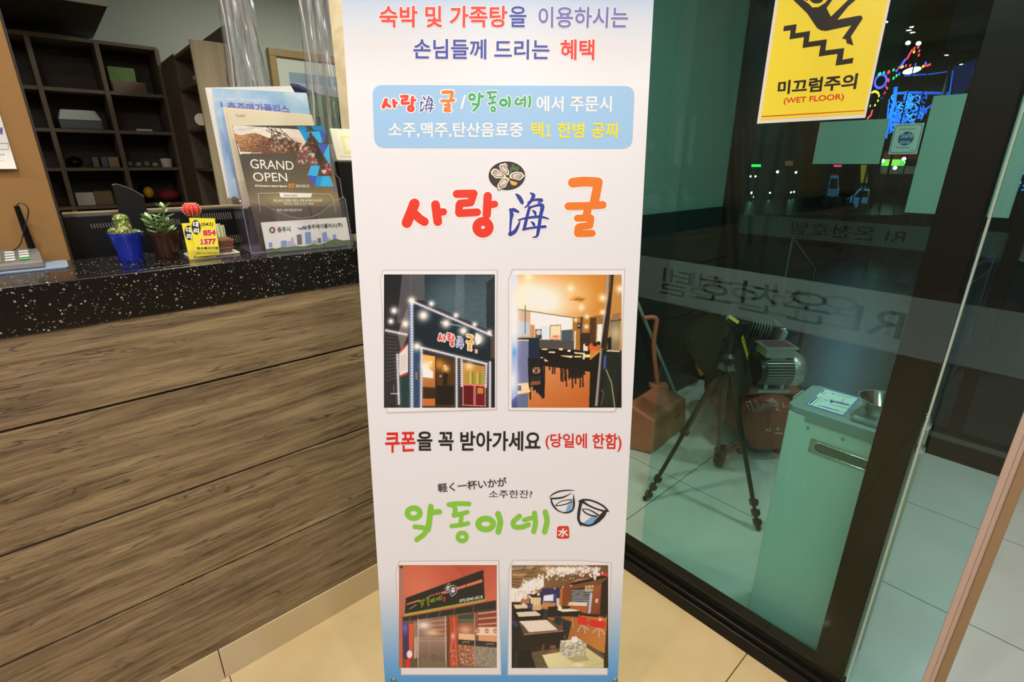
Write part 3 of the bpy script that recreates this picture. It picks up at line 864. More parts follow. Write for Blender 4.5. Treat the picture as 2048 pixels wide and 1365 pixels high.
# clear plastic strips hanging over the counter
def vinyl(name, px_top, px_bot, y, z0, z1, amp, folds, label):
    o = thing(name, tuple(onY((px_bot[0]+px_bot[1])/2, 190, y)), label, 'plastic sheet', 'clear plastic sheets over the counter')
    a0, a1 = onY(px_top[0], 0, y)[0], onY(px_top[1], 0, y)[0]
    b0, b1 = onY(px_bot[0], 200, y)[0], onY(px_bot[1], 200, y)[0]
    zt, zb = onY(px_top[0], 0, y)[2], onY(px_bot[0], 200, y)[2]
    def f(i, j):
        z = z1+(z0-z1)*j; k = (z-zb)/(zt-zb)
        l = b0+(a0-b0)*k; r = b1+(a1-b1)*k
        x = l+(r-l)*i
        ph = i*folds*2*math.pi
        return np.array([x+0.006*math.sin(ph*1.7+z*9), y+amp*math.sin(ph+1.5*math.sin(z*3.1))+amp*0.35*math.sin(ph*2.3+z*14)+0.002*math.sin(z*60+ph*3), z])
    MB().grid(f, folds*14, 60).build('sheet', 'vinyl', o, smooth=80)
    def hem(j): 
        return f(0, j)
    MB().tube([f(0, t) for t in np.linspace(0, 1, 40)], 0.0022, 6).build('welded_edge', pm('milky_vinyl_edge', 'c9c9c4', 0.3), o)
    MB().box(min(f(0, 0)[0], f(1, 0)[0])-0.01, max(f(0, 0)[0], f(1, 0)[0])+0.01, y-0.02, y+0.02, z1-0.012, z1).build('hanging_rail', 'steel', o)
vinyl('plastic_strip', (440, 500), (462, 545), 1.70, 1.42, CEIL, 0.022, 5, 'gathered clear plastic sheet hanging left of the framed picture')
vinyl('plastic_strip', (598, 650), (618, 668), 1.63, 1.32, CEIL, 0.020, 3, 'clear plastic sheet hanging beside the marble pillar over the brochure stand')
# ------------------------------------------------------------------ things on the counter ledge
LZ = 1.163
# card terminal on its mat
o = MB().prism([(-0.30, 1.462, LZ), (0.0, 1.462, LZ), (0.004, 1.47, LZ), (0.004, 1.565, LZ), (-0.004, 1.572, LZ), (-0.30, 1.572, LZ)], (0, 0, 0.004)).build('desk_mat', pm('blue_grey_mat', '7f8fa3', 0.5, var=0.1), bevel=0.001)
tag(o, 'thin blue grey mat under the card terminal on the ledge', 'mat')
tm = thing('card_terminal', (-0.13, 1.50, LZ+0.004), 'grey card payment terminal with keypad and black antenna at the left of the ledge', 'card terminal')
q = LZ+0.0045
fl = onY(93, 537, 1.478)
xr = fl[0]
mb = MB().hexa([(-0.30, 1.478, q), (xr, 1.478, q), (xr, 1.572, q), (-0.30, 1.572, q)], [(-0.30, 1.482, q+0.014), (xr-0.002, 1.482, q+0.014), (xr-0.006, 1.568, q+0.034), (-0.30, 1.568, q+0.034)])
mb.build('body', pm('terminal_grey', '6c6962', 0.38, var=0.1), tm, bevel=0.003)
KP = Plane((xr, 1.482, q+0.0146), (1, 0, 0), (0, 0.086, 0.020))
keyw = pm('key_white', 'd9d8d2', 0.45); 
for r in range(4):
    for c in range(4):
        x = -0.030-0.0225*c; y = 0.016+0.0155*r
        m = keyw
        if r == 0 and c == 0: m = pm('key_green', '2fae56', 0.45)
        if r == 0 and c == 2: m = pm('key_yellow', 'e7b52c', 0.45)
        lo = [KP.p3((x+a, y+b), 0.0) for a, b in ((-0.008, -0.004), (0.008, -0.004), (0.008, 0.004), (-0.008, 0.004))]
        MB().hexa(lo, [p+KP.n*0.0022 for p in lo]).build('key', m, tm, bevel=0.0006)
a0, a1 = onY(68, 508, 1.566), onY(33, 412, 1.566)
MB().tube([a0+(0, 0, -0.006), a0, a0*0.5+a1*0.5, a1], [0.0075, 0.0075, 0.0062, 0.0050], 12).build('antenna', 'blackg', tm, smooth=40)
MB().tube(smooth_pts([a1+(0, 0, 0.001), onY(40, 407, 1.563), onY(52, 411, 1.56), onY(57, 424, 1.558), onY(52, 447, 1.556), onY(46, 470, 1.556), onY(40, 490, 1.553), onY(25, 502, 1.55), onY(2, 509, 1.548), onY(-12, 513, 1.545)], 6), 0.0011, 6).build('cable', 'black', tm, smooth=60)

def pot(name, label, cat, cx, cy, r_rim, h, mat):
    t = thing(name, (cx, cy, LZ), label, cat, None)
    rb = r_rim*0.70
    MB().lathe([(0, 0.003), (rb, 0.003), (rb*1.03, h*0.2), (r_rim*0.985, h*0.88), (r_rim*1.0, h*0.90), (r_rim, h), (r_rim*0.93, h), (r_rim*0.90, h*0.86), (0, h*0.86)], (cx, cy, LZ), n=40).build('pot', mat, t, smooth=40)
    MB().lathe([(0, 0), (rb*1.06, 0), (rb*1.16, h*0.17), (rb*1.10, h*0.17), (rb*1.04, h*0.05), (0, h*0.05)], (cx, cy, LZ), n=40).build('saucer', mat, t, smooth=40)
    return t
soil = pm('potting_soil', '6f4a33', 0.9, var=0.4, vscale=300, bump=0.6)
# blue pot with a ladyfinger cactus
bp_ = onZ(264, 519, LZ)
bx, by = bp_[0], bp_[1]+0.002
t = pot('potted_cactus', 'finger cactus with pups in a small glossy blue pot', 'plant', bx, by, 0.0335, 0.064, pm('blue_glaze', '1c2f9e', 0.14, var=0.06))
MB().lathe([(0, 0.057), (0.0296, 0.0575), (0.0300, 0.055)], (bx, by, LZ)).build('soil', pm('red_gravel', '9c5434', 0.9, var=0.5, vscale=260, bump=0.8), t)
cact = NB('cactus_skin'); _p = cact.n('ShaderNodeTexCoord').outputs['Object']
_v = cact.n('ShaderNodeTexVoronoi'); cact.l(_p, _v.inputs['Vector']); _v.inputs['Scale'].default_value = 170
cact.l(cact.ramp(_v.outputs['Distance'], [(0.18, 'f0e3b0'), (0.34, 'c3b95f'), (0.5, '6f8a35'), (0.75, '4e6f2c')]), cact.b.inputs['Base Color']); cact.b.inputs['Roughness'].default_value = 0.7
spine = pm('cream_spines', 'f3e4bd', 0.6)
def cactus(c, axis, L, r, name='stem', nsp=150, parent=None):
    c = np.array(c, float); a = np.array(axis, float); a /= np.linalg.norm(a)
    prof = [(r*0.75, 0)]+[(r*(0.86+0.14*math.sin(math.pi*min(1, k/5))), L*0.75*k/6) for k in range(1, 7)]+[(r*math.cos(u), L*0.75+L*0.25*math.sin(u)) for u in np.linspace(0.1, math.pi/2-0.01, 7)]+[(0, L)]
    st_ = MB().lathe(prof, c, a, 24).build(name, cact.m, parent, smooth=60)
    mb = MB(); up = np.array([1.0, 0, 0]) if abs(a[0]) < 0.9 else np.array([0, 1.0, 0])
    u = np.cross(a, up); u /= np.linalg.norm(u); v = np.cross(a, u)
    for k in range(nsp):
        h = (k+0.5)/nsp*L*0.98; th = k*2.39996
        rr = r if h < L*0.75 else r*math.sqrt(max(0.02, 1-((h-L*0.75)/(L*0.25))**2))
        d = u*math.cos(th)+v*math.sin(th)
        if h > L*0.75: d = d*0.7+a*0.7
        p = c+a*h+ (u*math.cos(th)+v*math.sin(th))*rr*0.97
        for e in range(4):
            dd = d+0.75*np.array([random.uniform(-1, 1) for _ in range(3)]); dd /= np.linalg.norm(dd)
            s_ = np.cross(dd, a); s_ /= np.linalg.norm(s_)+1e-9
            mb.face([p-s_*0.00022, p+s_*0.00022, p+dd*0.0042])
    mb.build('spines', spine, st_)
cz = LZ+0.055
cactus((bx+0.002, by+0.004, cz), (-0.10, 0.05, 1), 0.050, 0.0155, nsp=150, parent=t)
cactus((bx-0.018, by-0.003, cz), (-0.38, -0.1, 1), 0.021, 0.0085, 'pup', 50, t)
cactus((bx-0.004, by-0.020, cz), (-0.05, -0.3, 1), 0.022, 0.0105, 'pup', 60, t)
cactus((bx+0.019, by-0.010, cz), (0.5, -0.2, 1), 0.014, 0.0085, 'pup', 40, t)

# brown pot with a jade plant
bp_ = onZ(337, 512, LZ); jx, jy = bp_[0], bp_[1]
t = pot('potted_succulent', 'leafy green jade plant in a small brown plastic pot', 'plant', jx, jy, 0.0345, 0.060, pm('brown_plastic', '3a1f14', 0.25))
MB().lathe([(0, 0.053), (0.0302, 0.0535), (0.0306, 0.051)], (jx, jy, LZ)).build('soil', soil, t)
leafm = NB('jade_leaf'); _p = leafm.n('ShaderNodeTexCoord').outputs['Object']
leafm.l(leafm.ramp(leafm.noise(_p, 60, 4), [(0.3, '4f7a3d'), (0.6, '7d9f5c'), (0.8, 'a9bf86')]), leafm.b.inputs['Base Color']); leafm.b.inputs['Roughness'].default_value = 0.35
stm = pm('jade_stem', '6d6a3f', 0.6)
def leaf(c, d, L, w, parent, lift=0.25):
    d = np.array(d, float); d /= np.linalg.norm(d)
    s_ = np.cross(d, (0, 0, 1)); s_ /= np.linalg.norm(s_)+1e-9
    n_ = np.cross(s_, d)
    def f(i, j):
        x = i; prof = math.sin(math.pi*min(1, max(0, x))**0.8)**0.75*(0.55+0.6*x)
        ang = j*2*math.pi
        return np.array(c)+d*L*x+s_*w*prof*math.cos(ang)+n_*(w*0.30*prof*math.sin(ang)+lift*L*x*x*0.5)
    MB().grid(f, 10, 12).build('leaf', leafm.m, parent, smooth=80)
jc = np.array([jx, jy, LZ+0.052])
stems = [((0, 0, 0), (0.012, 0.004, 0.062)), ((-0.006, 0, 0), (-0.020, -0.008, 0.036)), ((0.004, -0.004, 0), (0.006, -0.020, 0.022))]
for s0, s1 in stems:
    p0, p1 = jc+np.array(s0), jc+np.array(s1)
    sg = MB().tube([p0, (p0+p1)/2+np.array((0.001, 0, 0.002)), p1], [0.0035, 0.003, 0.002], 8).build('stem', stm, t, smooth=60)
    hgt = s1[2]
    for lev, tt in enumerate(np.linspace(0.45, 1.0, 4 if hgt > 0.03 else 2)):
        pt = p0+(p1-p0)*tt
        for k in range(2 if lev < 3 else 3):
            an = lev*1.57+k*(math.pi if lev < 3 else 2.1)+s1[0]*60+0.35
            sc = (1.0-0.45*(tt-0.45)) if hgt > 0.05 else 1.0
            leaf(pt, (math.cos(an), math.sin(an), 0.25 if tt < 0.95 else 0.55), 0.031*sc, 0.0088*sc, t)
for an in (2.6, 3.5, 4.3, 5.2, 0.4):
    leaf(jc+np.array((0.006*math.cos(an), 0.006*math.sin(an), 0.004)), (math.cos(an), math.sin(an), 0.12), 0.031, 0.0085, t, 0.5)

# square textured pot with a grafted red moon cactus, standing behind the business cards
c0 = onZ(413, 500, LZ); mx, my = 0.282, 1.455
t = thing('moon_cactus', (mx, my, LZ), 'red moon cactus grafted on green stem in square brown pot behind yellow cards', 'plant')
MB().hexa([(mx-0.040, my-0.028, LZ+0.004), (mx+0.040, my-0.028, LZ+0.004), (mx+0.040, my+0.028, LZ+0.004), (mx-0.040, my+0.028, LZ+0.004)],
          [(mx-0.050, my-0.033, LZ+0.036), (mx+0.050, my-0.033, LZ+0.036), (mx+0.050, my+0.033, LZ+0.036), (mx-0.050, my+0.033, LZ+0.036)]).build('pot', pm('rough_brown_clay', '7a4326', 0.75, var=0.55, vscale=170, bump=1.0), t, bevel=0.003)
MB().box(mx-0.056, mx+0.056, my-0.036, my+0.036, LZ, LZ+0.005).build('saucer', pm('cream_saucer', 'd6d2b6', 0.5), t, bevel=0.002)
MB().box(mx-0.045, mx+0.045, my-0.029, my+0.029, LZ+0.034, LZ+0.037).build('soil', soil, t)
hp = onY(383, 419, my); sx, sz = hp[0]+0.004, hp[2]-0.018
prof3 = []
MB().prism([(sx+(0.0135 if k % 2 == 0 else 0.006)*math.cos(math.pi*k/3), my+(0.0135 if k % 2 == 0 else 0.006)*math.sin(math.pi*k/3), LZ+0.034) for k in range(6)], (0, 0, sz-LZ-0.030)).build('rootstock', pm('cactus_green', '4d7a36', 0.45, var=0.2), t, bevel=0.002)
redm = pm('scarlet_cactus', 'd9331f', 0.4, var=0.25, vscale=120)
def ball(i, j):
    th, ph = i*2*math.pi, j*math.pi
    r = 0.0188*(1+0.07*math.cos(th*11))
    return np.array([hp[0]+r*math.sin(ph)*math.cos(th), my+r*math.sin(ph)*math.sin(th), hp[2]-0.016*math.cos(ph)])
rh = MB().grid(ball, 88, 20).build('red_head', redm, t, smooth=80)
mb = MB()
for i in range(11):
    for j in range(2, 9):
        th = (i+0.0)*2*math.pi/11; ph = j*math.pi/10
        p = np.array([hp[0]+0.0203*math.sin(ph)*math.cos(th), my+0.0203*math.sin(ph)*math.sin(th), hp[2]-0.0172*math.cos(ph)])
        mb.ell(p, 0.0013, 6, 4)
mb.build('tubercles', pm('pale_pink_tip', 'f6c7b0', 0.5), rh)

# business card holder with yellow cards
hx0, hx1 = onZ(376, 521, LZ)[0], onZ(470, 512, LZ)[0]
hy = 1.392
ch = thing('card_holder', ((hx0+hx1)/2, hy, LZ), 'small clear acrylic business card holder on the ledge', 'card holder')
mb = MB().box(hx0, hx1, hy-0.003, hy-0.001, LZ, LZ+0.022).box(hx0, hx1, hy-0.001, hy+0.028, LZ, LZ+0.0025)
for k in range(3): mb.box(hx0, hx1, hy+0.026+k*0.0001, hy+0.028, LZ, LZ+0.045) if k == 0 else None
mb.build('tray', 'acrylic', ch)
MB().box(hx0, hx1, hy-0.0032, hy-0.0008, LZ+0.0215, LZ+0.0225).box(hx0, hx1, hy-0.0034, hy-0.0008, LZ, LZ+0.002).build('edge', 'acrylic_edge', ch)
YEL = pm('yellow_card', 'f6e62a', 0.45)
def bizcard(name, pxq, y, label):
    TL, TR, BR, BL = pxq
    lean = 0.012
    A = np.array([onY(*BL, y)[0], y, onY(*BL, y)[2]]); B = onY(*BR, y)
    up = np.array([0, 0.20, 1.0]); 
    ax = np.array([B[0]-A[0], 0, B[2]-A[2]])
    pl = Plane(A, ax, np.array([0, 0.0, 1.0])+np.array([0, 0.22, 0]))
    c = [pl.px(*p_) for p_ in (BL, BR, TR, TL)]
    w_ = (np.linalg.norm(c[1]-c[0])+np.linalg.norm(c[2]-c[3]))/2; h_ = (np.linalg.norm(c[3]-c[0])+np.linalg.norm(c[2]-c[1]))/2
    t = thing(name, tuple(A), label, 'business card', 'yellow cards in the clear holder')
    lo = [pl.p3(q_, -0.0008) for q_ in c]
    MB().hexa(lo, [p_+pl.n*0.0007 for p_ in lo]).build('card', YEL, t)
    return t, pl
QF = ((380, 437), (428, 440), (440, 510), (389, 519))
QF = ((378, 436), (429, 438), (440, 509), (389, 519))
QB = ((363, 448), (379, 441), (433, 515), (380, 520))
cB, plB = bizcard('business_card', ((363, 447), (414, 444), (433, 514), (379, 520)), hy+0.006, 'yellow driver service card half hidden behind the front card')
cF, plF = bizcard('business_card', ((378, 436), (429.5, 437), (439.5, 509), (392, 514)), hy+0.002, 'front yellow driver service card printed 854 1577 in red')
cC = crop(200, 360, 6.827)
def cardprint(pl, t, dx, dy):
    cv = lambda x, y: cC(x+dx, y+dy)
    kk = ink('17140f')
    polys('black_oval', pl, [ellipse(1312, 648, 62, 100, 28, -0.12)], kk, t, 0.0002, cv)
    text('name_lettering', '대', pl, (1268, 570, 1345, 645), YEL if False else ink('f4f1ea'), t, 0.0005, 0.05, cv)
    text('name_lettering', '리', pl, (1278, 660, 1352, 735), ink('f4f1ea'), t, 0.0005, 0.05, cv)
    if dx == 0:
        text('area_code_lettering', '(043)', pl, [(1378, 585), (1545, 580), (1545, 640), (1380, 645)], kk, t, 0.0005, 0.012, cv)
        text('number_lettering', '854', pl, [(1402, 685), (1578, 678), (1582, 758), (1408, 765)], ink('e0201c'), t, 0.0005, 0.06, cv, halo=(0.1, ink('f8f4ee')))
        text('number_lettering', '1577', pl, [(1365, 808), (1582, 800), (1588, 878), (1372, 886)], ink('e0201c'), t, 0.0005, 0.06, cv, halo=(0.1, ink('f8f4ee')))
        text('service_lettering', '업소봉고지원', pl, [(1316, 915), (1612, 912), (1614, 946), (1320, 950)], kk, t, 0.0005, 0.03, cv)
        text('phone_lettering', '출반 010-5482-5833', pl, [(1312, 985), (1618, 980), (1620, 1012), (1316, 1018)], ink('6a5a10'), t, 0.0005, 0.0, cv)
    else:
        text('phone_lettering', '출반:010-5482-5833', pl, [(1372, 960), (1676, 955), (1678, 985), (1376, 992)], ink('6a5a10'), t, 0.0005, 0.0, cv)
cardprint(plF, cF, 0, 0)
cardprint(plB, cB, -95, 75)
for k, (p0, p1, pt_, lab) in enumerate(((431, 440, 448, 'green striped white card at the left of the pair behind the brown square pot'), (438, 448, 451, 'green striped white card at the right of the pair behind the brown square pot'))):
    yc = my+0.040+k*0.004
    x0, x1, z1 = onY(p0, pt_, yc)[0], onY(p1, pt_, yc)[0], onY(p0, pt_, yc)[2]
    t = thing('striped_card', ((x0+x1)/2, yc, LZ), lab, 'business card', 'striped cards behind the pot')
    MB().box(x0, x1, yc, yc+0.001, LZ+0.0005, z1).build('card', 'white', t)
    MB().box(x0+(x1-x0)*0.55, x0+(x1-x0)*0.85, yc-0.0004, yc, LZ+0.001, z1-0.001).build('green_stripe', ink('a6cf3a'), t)

# ------------------------------------------------------------------ acrylic brochure stand and brochures
ux = np.array([0.9965, -0.083, 0.0]); lean = math.radians(9)
uy_ = np.array([0.083, 0.9965, 0.0])
upv = np.array([uy_[0]*math.sin(lean), uy_[1]*math.sin(lean), math.cos(lean)])
F0 = np.array([0.365, 1.378, LZ+0.0008])
def tier(k):  # k metres behind the front pocket
    return Plane(F0+uy_*k, ux, upv)
bs = thing('brochure_stand', (0.49, 1.42, LZ), 'tiered clear acrylic brochure stand on the ledge beside the banner', 'brochure stand')
T0 = tier(0.0)
c3 = crop(400, 160, 3.791)
# front pocket plate with the scooped top edge
front = [(395, 1338), (360, 925), (405, 927), (450, 935), (495, 950), (540, 975), (610, 1010), (690, 1040), (770, 1050), (850, 1038), (920, 1005), (975, 960), (1010, 925), (1050, 905), (1092, 888), (1158, 1258)]
loop = [T0.px(*c3(*p)) for p in front]
def plate(name, pl, uv, mat, th, parent):
    lo = [pl.p3(q_, 0) for q_ in uv]
    return MB().prism(lo, -pl.n*th).build(name, mat, parent)
plate('front_pocket', T0, loop, 'acrylic', 0.002, bs)
MB().tube([T0.p3(q_, 0.0005) for q_ in loop[1:15]], 0.0012, 6).build('pocket_rim', 'acrylic_edge', bs)
xL, xR = loop[0][0], loop[-1][0]
bz = min(q_[1] for q_ in loop)
heights = [0.300, 0.345]
# side walls, stepped: profile in (depth behind the front, height)
hL = [T0.px(494, 404)[1], 0.0]
prof = [(0, 0), (0, 0.125), (0.018, 0.128)]
tops = []
for k, pt in zip((0.020, 0.045, 0.070, 0.095), ((475, 360), (457, 312), (440, 265), (416, 221))):
    pl = tier(k); tops.append((k, pl.px(*pt)[1]))
for k, hgt in tops: prof += [(k, hgt-0.045), (k, hgt), (k+0.018, hgt+0.004)]
prof += [(0.125, tops[-1][1]), (0.135, 0)]
for xs_, nm in ((xL, 'side_wall'), (xR, 'side_wall')):
    pts = [F0+uy_*k+ux*xs_+upv*h for k, h in prof]
    MB().prism(pts, ux*0.002).build(nm, 'acrylic', bs)
    MB().tube(pts[:-1], 0.0011, 6).build('side_edge', 'acrylic_edge', bs)
for k, hgt in tops:
    pl = tier(k)
    MB().prism([pl.p3(q_) for q_ in ((xL, 0.004), (xR, 0.004), (xR, hgt-0.06), (xL, hgt-0.06))], -pl.n*0.0016).build('divider', 'acrylic', bs)
MB().prism([F0+ux*xL, F0+ux*xR, F0+ux*xR+uy_*0.135, F0+ux*xL+uy_*0.135], (0, 0, 0.003)).build('base', 'acrylic_edge', bs)
# printed label in the front pocket
lab = thing('label_card', tuple(T0.p3(T0.px(615, 500))), 'white label card with city skyline inside the front pocket of the brochure stand', 'label')
LBL = [(505, 1308), (460, 1081), (1110, 1042), (1144, 1240)]
LQ = Plane(T0.o-T0.n*0.004, ux, upv)
uv = [LQ.px(*c3(*p)) for p in LBL]
plate('card', LQ, uv, 'white', 0.0006, lab)
def lp(name, loops, col, off=0.0003): return polys(name, LQ, loops, ink(col), lab, off, c3)
lp('emblem_blue', [stroke_polys(smooth_pts([(545, 1118), (530, 1135), (535, 1155), (552, 1160)]), 11)[i] for i in range(0, 18)] if False else [ellipse(548, 1139, 24, 25, 24)], '2f7f55')
lp('emblem_red', [[(540, 1120), (560, 1118), (571, 1132), (566, 1150), (552, 1154), (560, 1140), (553, 1128)]], 'd4442c', 0.0006)
lp('emblem_white', [ellipse(546, 1140, 9, 12, 16)], 'f2eee6', 0.0009)
text('city_lettering', '충주시', LQ, [(584, 1117), (683, 1111), (687, 1152), (588, 1158)], ink('1c1b1a'), lab, 0.0005, 0.02, c3)
lp('company_emblem', stroke_polys([(772, 1136), (782, 1112), (790, 1130), (801, 1108), (803, 1134)], 8)+stroke_polys([(738, 1126), (756, 1122), (766, 1128), (752, 1134)], 5), '2b4c97', 0.0005)
text('company_lettering', '충주메가폴리스(주)', LQ, [(812, 1100), (1079, 1082), (1082, 1122), (815, 1140)], ink('1c1b1a'), lab, 0.0005, 0.02, c3)
sky = [[(612, 1222), (655, 1216), (660, 1262), (615, 1266)], [(795, 1156), (838, 1152), (846, 1240), (800, 1246)], [(925, 1160), (958, 1150), (970, 1225), (932, 1232)], [(520, 1236), (545, 1230), (550, 1268), (524, 1270)], [(1005, 1175), (1028, 1170), (1034, 1205), (1010, 1212)]]
lp('blue_towers', sky, '8aa2d6', 0.0005)
lp('brown_towers', [[(732, 1176), (768, 1170), (775, 1246), (740, 1252)], [(890, 1202), (915, 1198), (921, 1236), (896, 1240)]], '7d6f77', 0.0007)
lp('pale_towers', [[(662, 1225), (690, 1220), (728, 1248), (732, 1262), (665, 1266)], [(846, 1222), (884, 1212), (890, 1242), (850, 1246)], [(690, 1196), (706, 1194), (712, 1250), (694, 1252)], [(968, 1200), (985, 1196), (990, 1226), (972, 1228)]], 'b9b9cc', 0.0009)
green = [(505, 1308), (500, 1285), (540, 1275), (580, 1280), (620, 1268), (670, 1268), (730, 1260), (790, 1262), (850, 1246), (900, 1250), (950, 1236), (990, 1215), (1030, 1205), (1080, 1218), (1138, 1213), (1143, 1238)]
polys('tree_belt', LQ, [green], pm('tree_print', '5b7237', 0.6, var=0.6, vscale=260), lab, 0.0011, c3)

def brochure(name, k, quad, mat, label, group=None, th=0.0012):
    pl = tier(k)
    t = thing(name, tuple(pl.p3(pl.px(*c3(*quad[3])))), label, 'brochure', group)
    uv = [pl.px(*c3(*p)) for p in quad]
    plate('cover', pl, [uv[3], uv[2], uv[1], uv[0]], mat, th, t)
    return t, pl
# white folder at the very back
t, pl = brochure('folder', 0.104, [(38, 58), (690, 46), (870, 350), (210, 900)], 'white', 'white paper folder at the very back of the brochure stand')
# two blue city brochures
bluem = NB('sky_blue_cover'); bluem.l(bluem.ramp(bluem.noise(bluem.n('ShaderNodeTexCoord').outputs['Object'], 14, 5), [(0.35, '8fbbe6'), (0.55, 'b9d7f0'), (0.72, 'e3eef6')]), bluem.b.inputs['Base Color']); bluem.b.inputs['Roughness'].default_value = 0.4
t2, pl2 = brochure('brochure', 0.092, [(90, 62), (780, 100), (840, 420), (230, 900)], bluem.m, 'sky blue city brochure mostly hidden behind its twin', 'sky blue brochures')
text('edge_lettering', '대', pl2, (136, 130, 164, 156), ink('f4f4f6'), t2, 0.0006, 0.02, c3)
text('edge_lettering', '충', pl2, (152, 166, 182, 205), ink('7d6fc0'), t2, 0.0006, 0.03, c3)
t2, pl2 = brochure('brochure', 0.088, [(150, 66), (808, 98), (862, 420), (290, 900)], bluem.m, 'sky blue city brochure with purple title standing above the cream envelope', 'sky blue brochures')
text('top_line_lettering', '대한민국 교통·물류 중심도시', pl2, [(190, 138), (495, 150), (499, 170), (193, 160)], ink('f4f4f6'), t2, 0.0006, 0.02, c3)
text('title_lettering', '충주메가폴리스', pl2, [(203, 168), (668, 190), (684, 256), (212, 238)], ink('7d6fc0'), t2, 0.0006, 0.03, c3)
# cream envelopes
crm = pm('cream_envelope', 'ecdfc0', 0.55, var=0.04)
t3, pl3 = brochure('envelope', 0.068, [(172, 205), (838, 262), (900, 520), (330, 980)], crm, 'cream envelope in the second tier of the brochure stand', 'cream envelopes')
t3, pl3 = brochure('envelope', 0.063, [(200, 222), (848, 266), (905, 520), (350, 980)], crm, 'cream envelope with small printed logo in front of its twin', 'cream envelopes')
text('logo_lettering', 'Good', pl3, [(268, 256), (315, 262), (317, 280), (270, 276)], ink('8a8a92'), t3, 0.0006, 0.0, c3)
text('logo_lettering', '충주', pl3, [(318, 262), (343, 265), (344, 280), (319, 278)], ink('e2913a'), t3, 0.0006, 0.02, c3)

# two leisure park leaflets
def leaf_paint(dx=0, dy=0):
    P = Paint(243, 340, 1062, 1330, 200, 242); P.fill('3a3128')
    P.grad((500, 560), '4a4035', (700, 1000), '8d7c58', None, 0.75)
    P.glow(700, 900, 420, '9f8d66', 0.75, 60); P.glow(450, 800, 90, '6d5f49', 0.6, 200)
    P.grad((500, 950), '5a4d3a', (500, 1330), '2b251e', P.mpoly([(243, 960), (1100, 960), (1100, 1340), (243, 1340)]), 0.85)
    sky_ = P.mpoly([(243, 340), (735, 352), (800, 470), (760, 545), (300, 560)])
    P.grad((400, 345), 'cfc6bd', (400, 480), 'e7d5c3', sky_)
    for k in range(14): P.glow(270+k*38, 365+12*math.sin(k*2.1), 40, 'a9a49c' if k % 2 else 'eee6da', 0.6, 9)
    dust = P.mpoly([(250, 400), (300, 420), (420, 400), (520, 440), (640, 450), (770, 480), (740, 550), (520, 556), (305, 545)])
    P.grad((300, 410), 'b07d4d', (420, 555), '6a3f20', dust)
    P.glow(640, 480, 110, '5a3c2a', 0.9, 36); P.noise(0.13, 2, dust)
    for a, b in (((505, 355), (560, 400)), ((545, 350), (540, 420)), ((600, 360), (660, 440)), ((530, 375), (640, 420)), ((500, 380), (600, 430)), ((640, 400), (690, 450)), ((560, 360), (620, 440))): P.line([a, b], 6, '2a2320')
    for x, y, r in ((560, 440, 26), (640, 470, 34), (700, 490, 30), (600, 410, 18)): P.disc(x, y, r, '4a332a', 0.8); P.disc(x+6, y+4, r*0.5, '9a7e70', 0.8)
    for k in range(40): P.glow(540+random.random()*220, 440+random.random()*100, 8, random.choice(['d8c0ac', '7e5440', '2d211b']), 0.8)
    # blue triangle pattern
    B = ['1e8fd0', '3aa8e0', '4456b4', '2c7cc8']
    for pts, c in (([(735, 350), (800, 352), (805, 480)], B[0]), ([(765, 395), (835, 390), (805, 480)], B[0]), ([(835, 390), (958, 390), (920, 480), (870, 470)], B[1]), ([(835, 390), (900, 480), (805, 485)], '40302a'), ([(905, 392), (960, 392), (935, 490)], B[2]),
                   ([(885, 488), (960, 485), (940, 565)], B[2]), ([(935, 565), (975, 480), (990, 660)], B[1]), ([(805, 485), (890, 488), (940, 600), (905, 650), (860, 560)], '382f29'),
                   ([(740, 560), (780, 490), (905, 645), (720, 640)], '6a4a42'), ([(905, 650), (945, 590), (1003, 730), (900, 726)], '4b3b30'),
                   ([(840, 648), (908, 650), (885, 730), (815, 722)], B[1]), ([(815, 722), (885, 730), (870, 805), (840, 770)], B[2]), ([(885, 730), (975, 727), (950, 805), (870, 805)], B[0]), ([(930, 730), (980, 728), (1012, 806), (905, 806)], B[1]), ([(1005, 808), (1025, 815), (1022, 850)], B[2])):
        P.poly(pts, c)
    for k in range(46): P.glow(740+random.random()*150, 510+random.random()*120, 11, random.choice(['d9c8c0', 'c22f33', '30252a', '8f7d78', 'e9dfd8']), 0.85)
    for k in range(30): P.glow(925+random.random()*60, 640+random.random()*70, 9, random.choice(['d01f2a', 'e9dfd8', '221a18', '8f7d78']), 0.85)
    for k in range(12): P.glow(815+random.random()*40, 420+random.random()*60, 9, random.choice(['5b4a50', 'c94d4d', '2b2223']), 0.7)
    P.noise(0.015, 1)
    return P
def leaflet(k, quad, label, paint):
    t, pl = brochure('leaflet', k, quad, pm('leaflet_back', '4a4035', 0.5), label, 'leisure park leaflets', 0.0008)
    return t, pl
tB, plB2 = leaflet(0.034, [(300, 346), (932, 346), (1030, 820), (420, 900)], 'dark leisure park leaflet standing half hidden behind the front one', None)
polys('blue_corner', plB2, [[(730, 352), (797, 352), (830, 392), (770, 400)], [(840, 350), (930, 348), (938, 392), (870, 392)]], ink('1e8fd0'), tB, 0.0004, c3)
tF, plF2 = leaflet(0.026, [(243, 342), (960, 390), (1102, 1180), (470, 1320)], 'front leisure park leaflet reading GRAND OPEN in white on dark brown', None)
# lay the print on the leaflet's own rectangle
def quadmap(pl, Q, P):
    q = [pl.px(*c3(*p)) for p in Q]
    def conv_uv(x, y):
        u = (x-P.x0)/(P.x1-P.x0); v = (y-P.y0)/(P.y1-P.y0)
        return (q[0]*(1-u)+q[1]*u)*(1-v)+(q[3]*(1-u)+q[2]*u)*v
    return conv_uv
PF = leaf_paint()
class Inside:  # same interface as Plane for direct crop placing
    pass
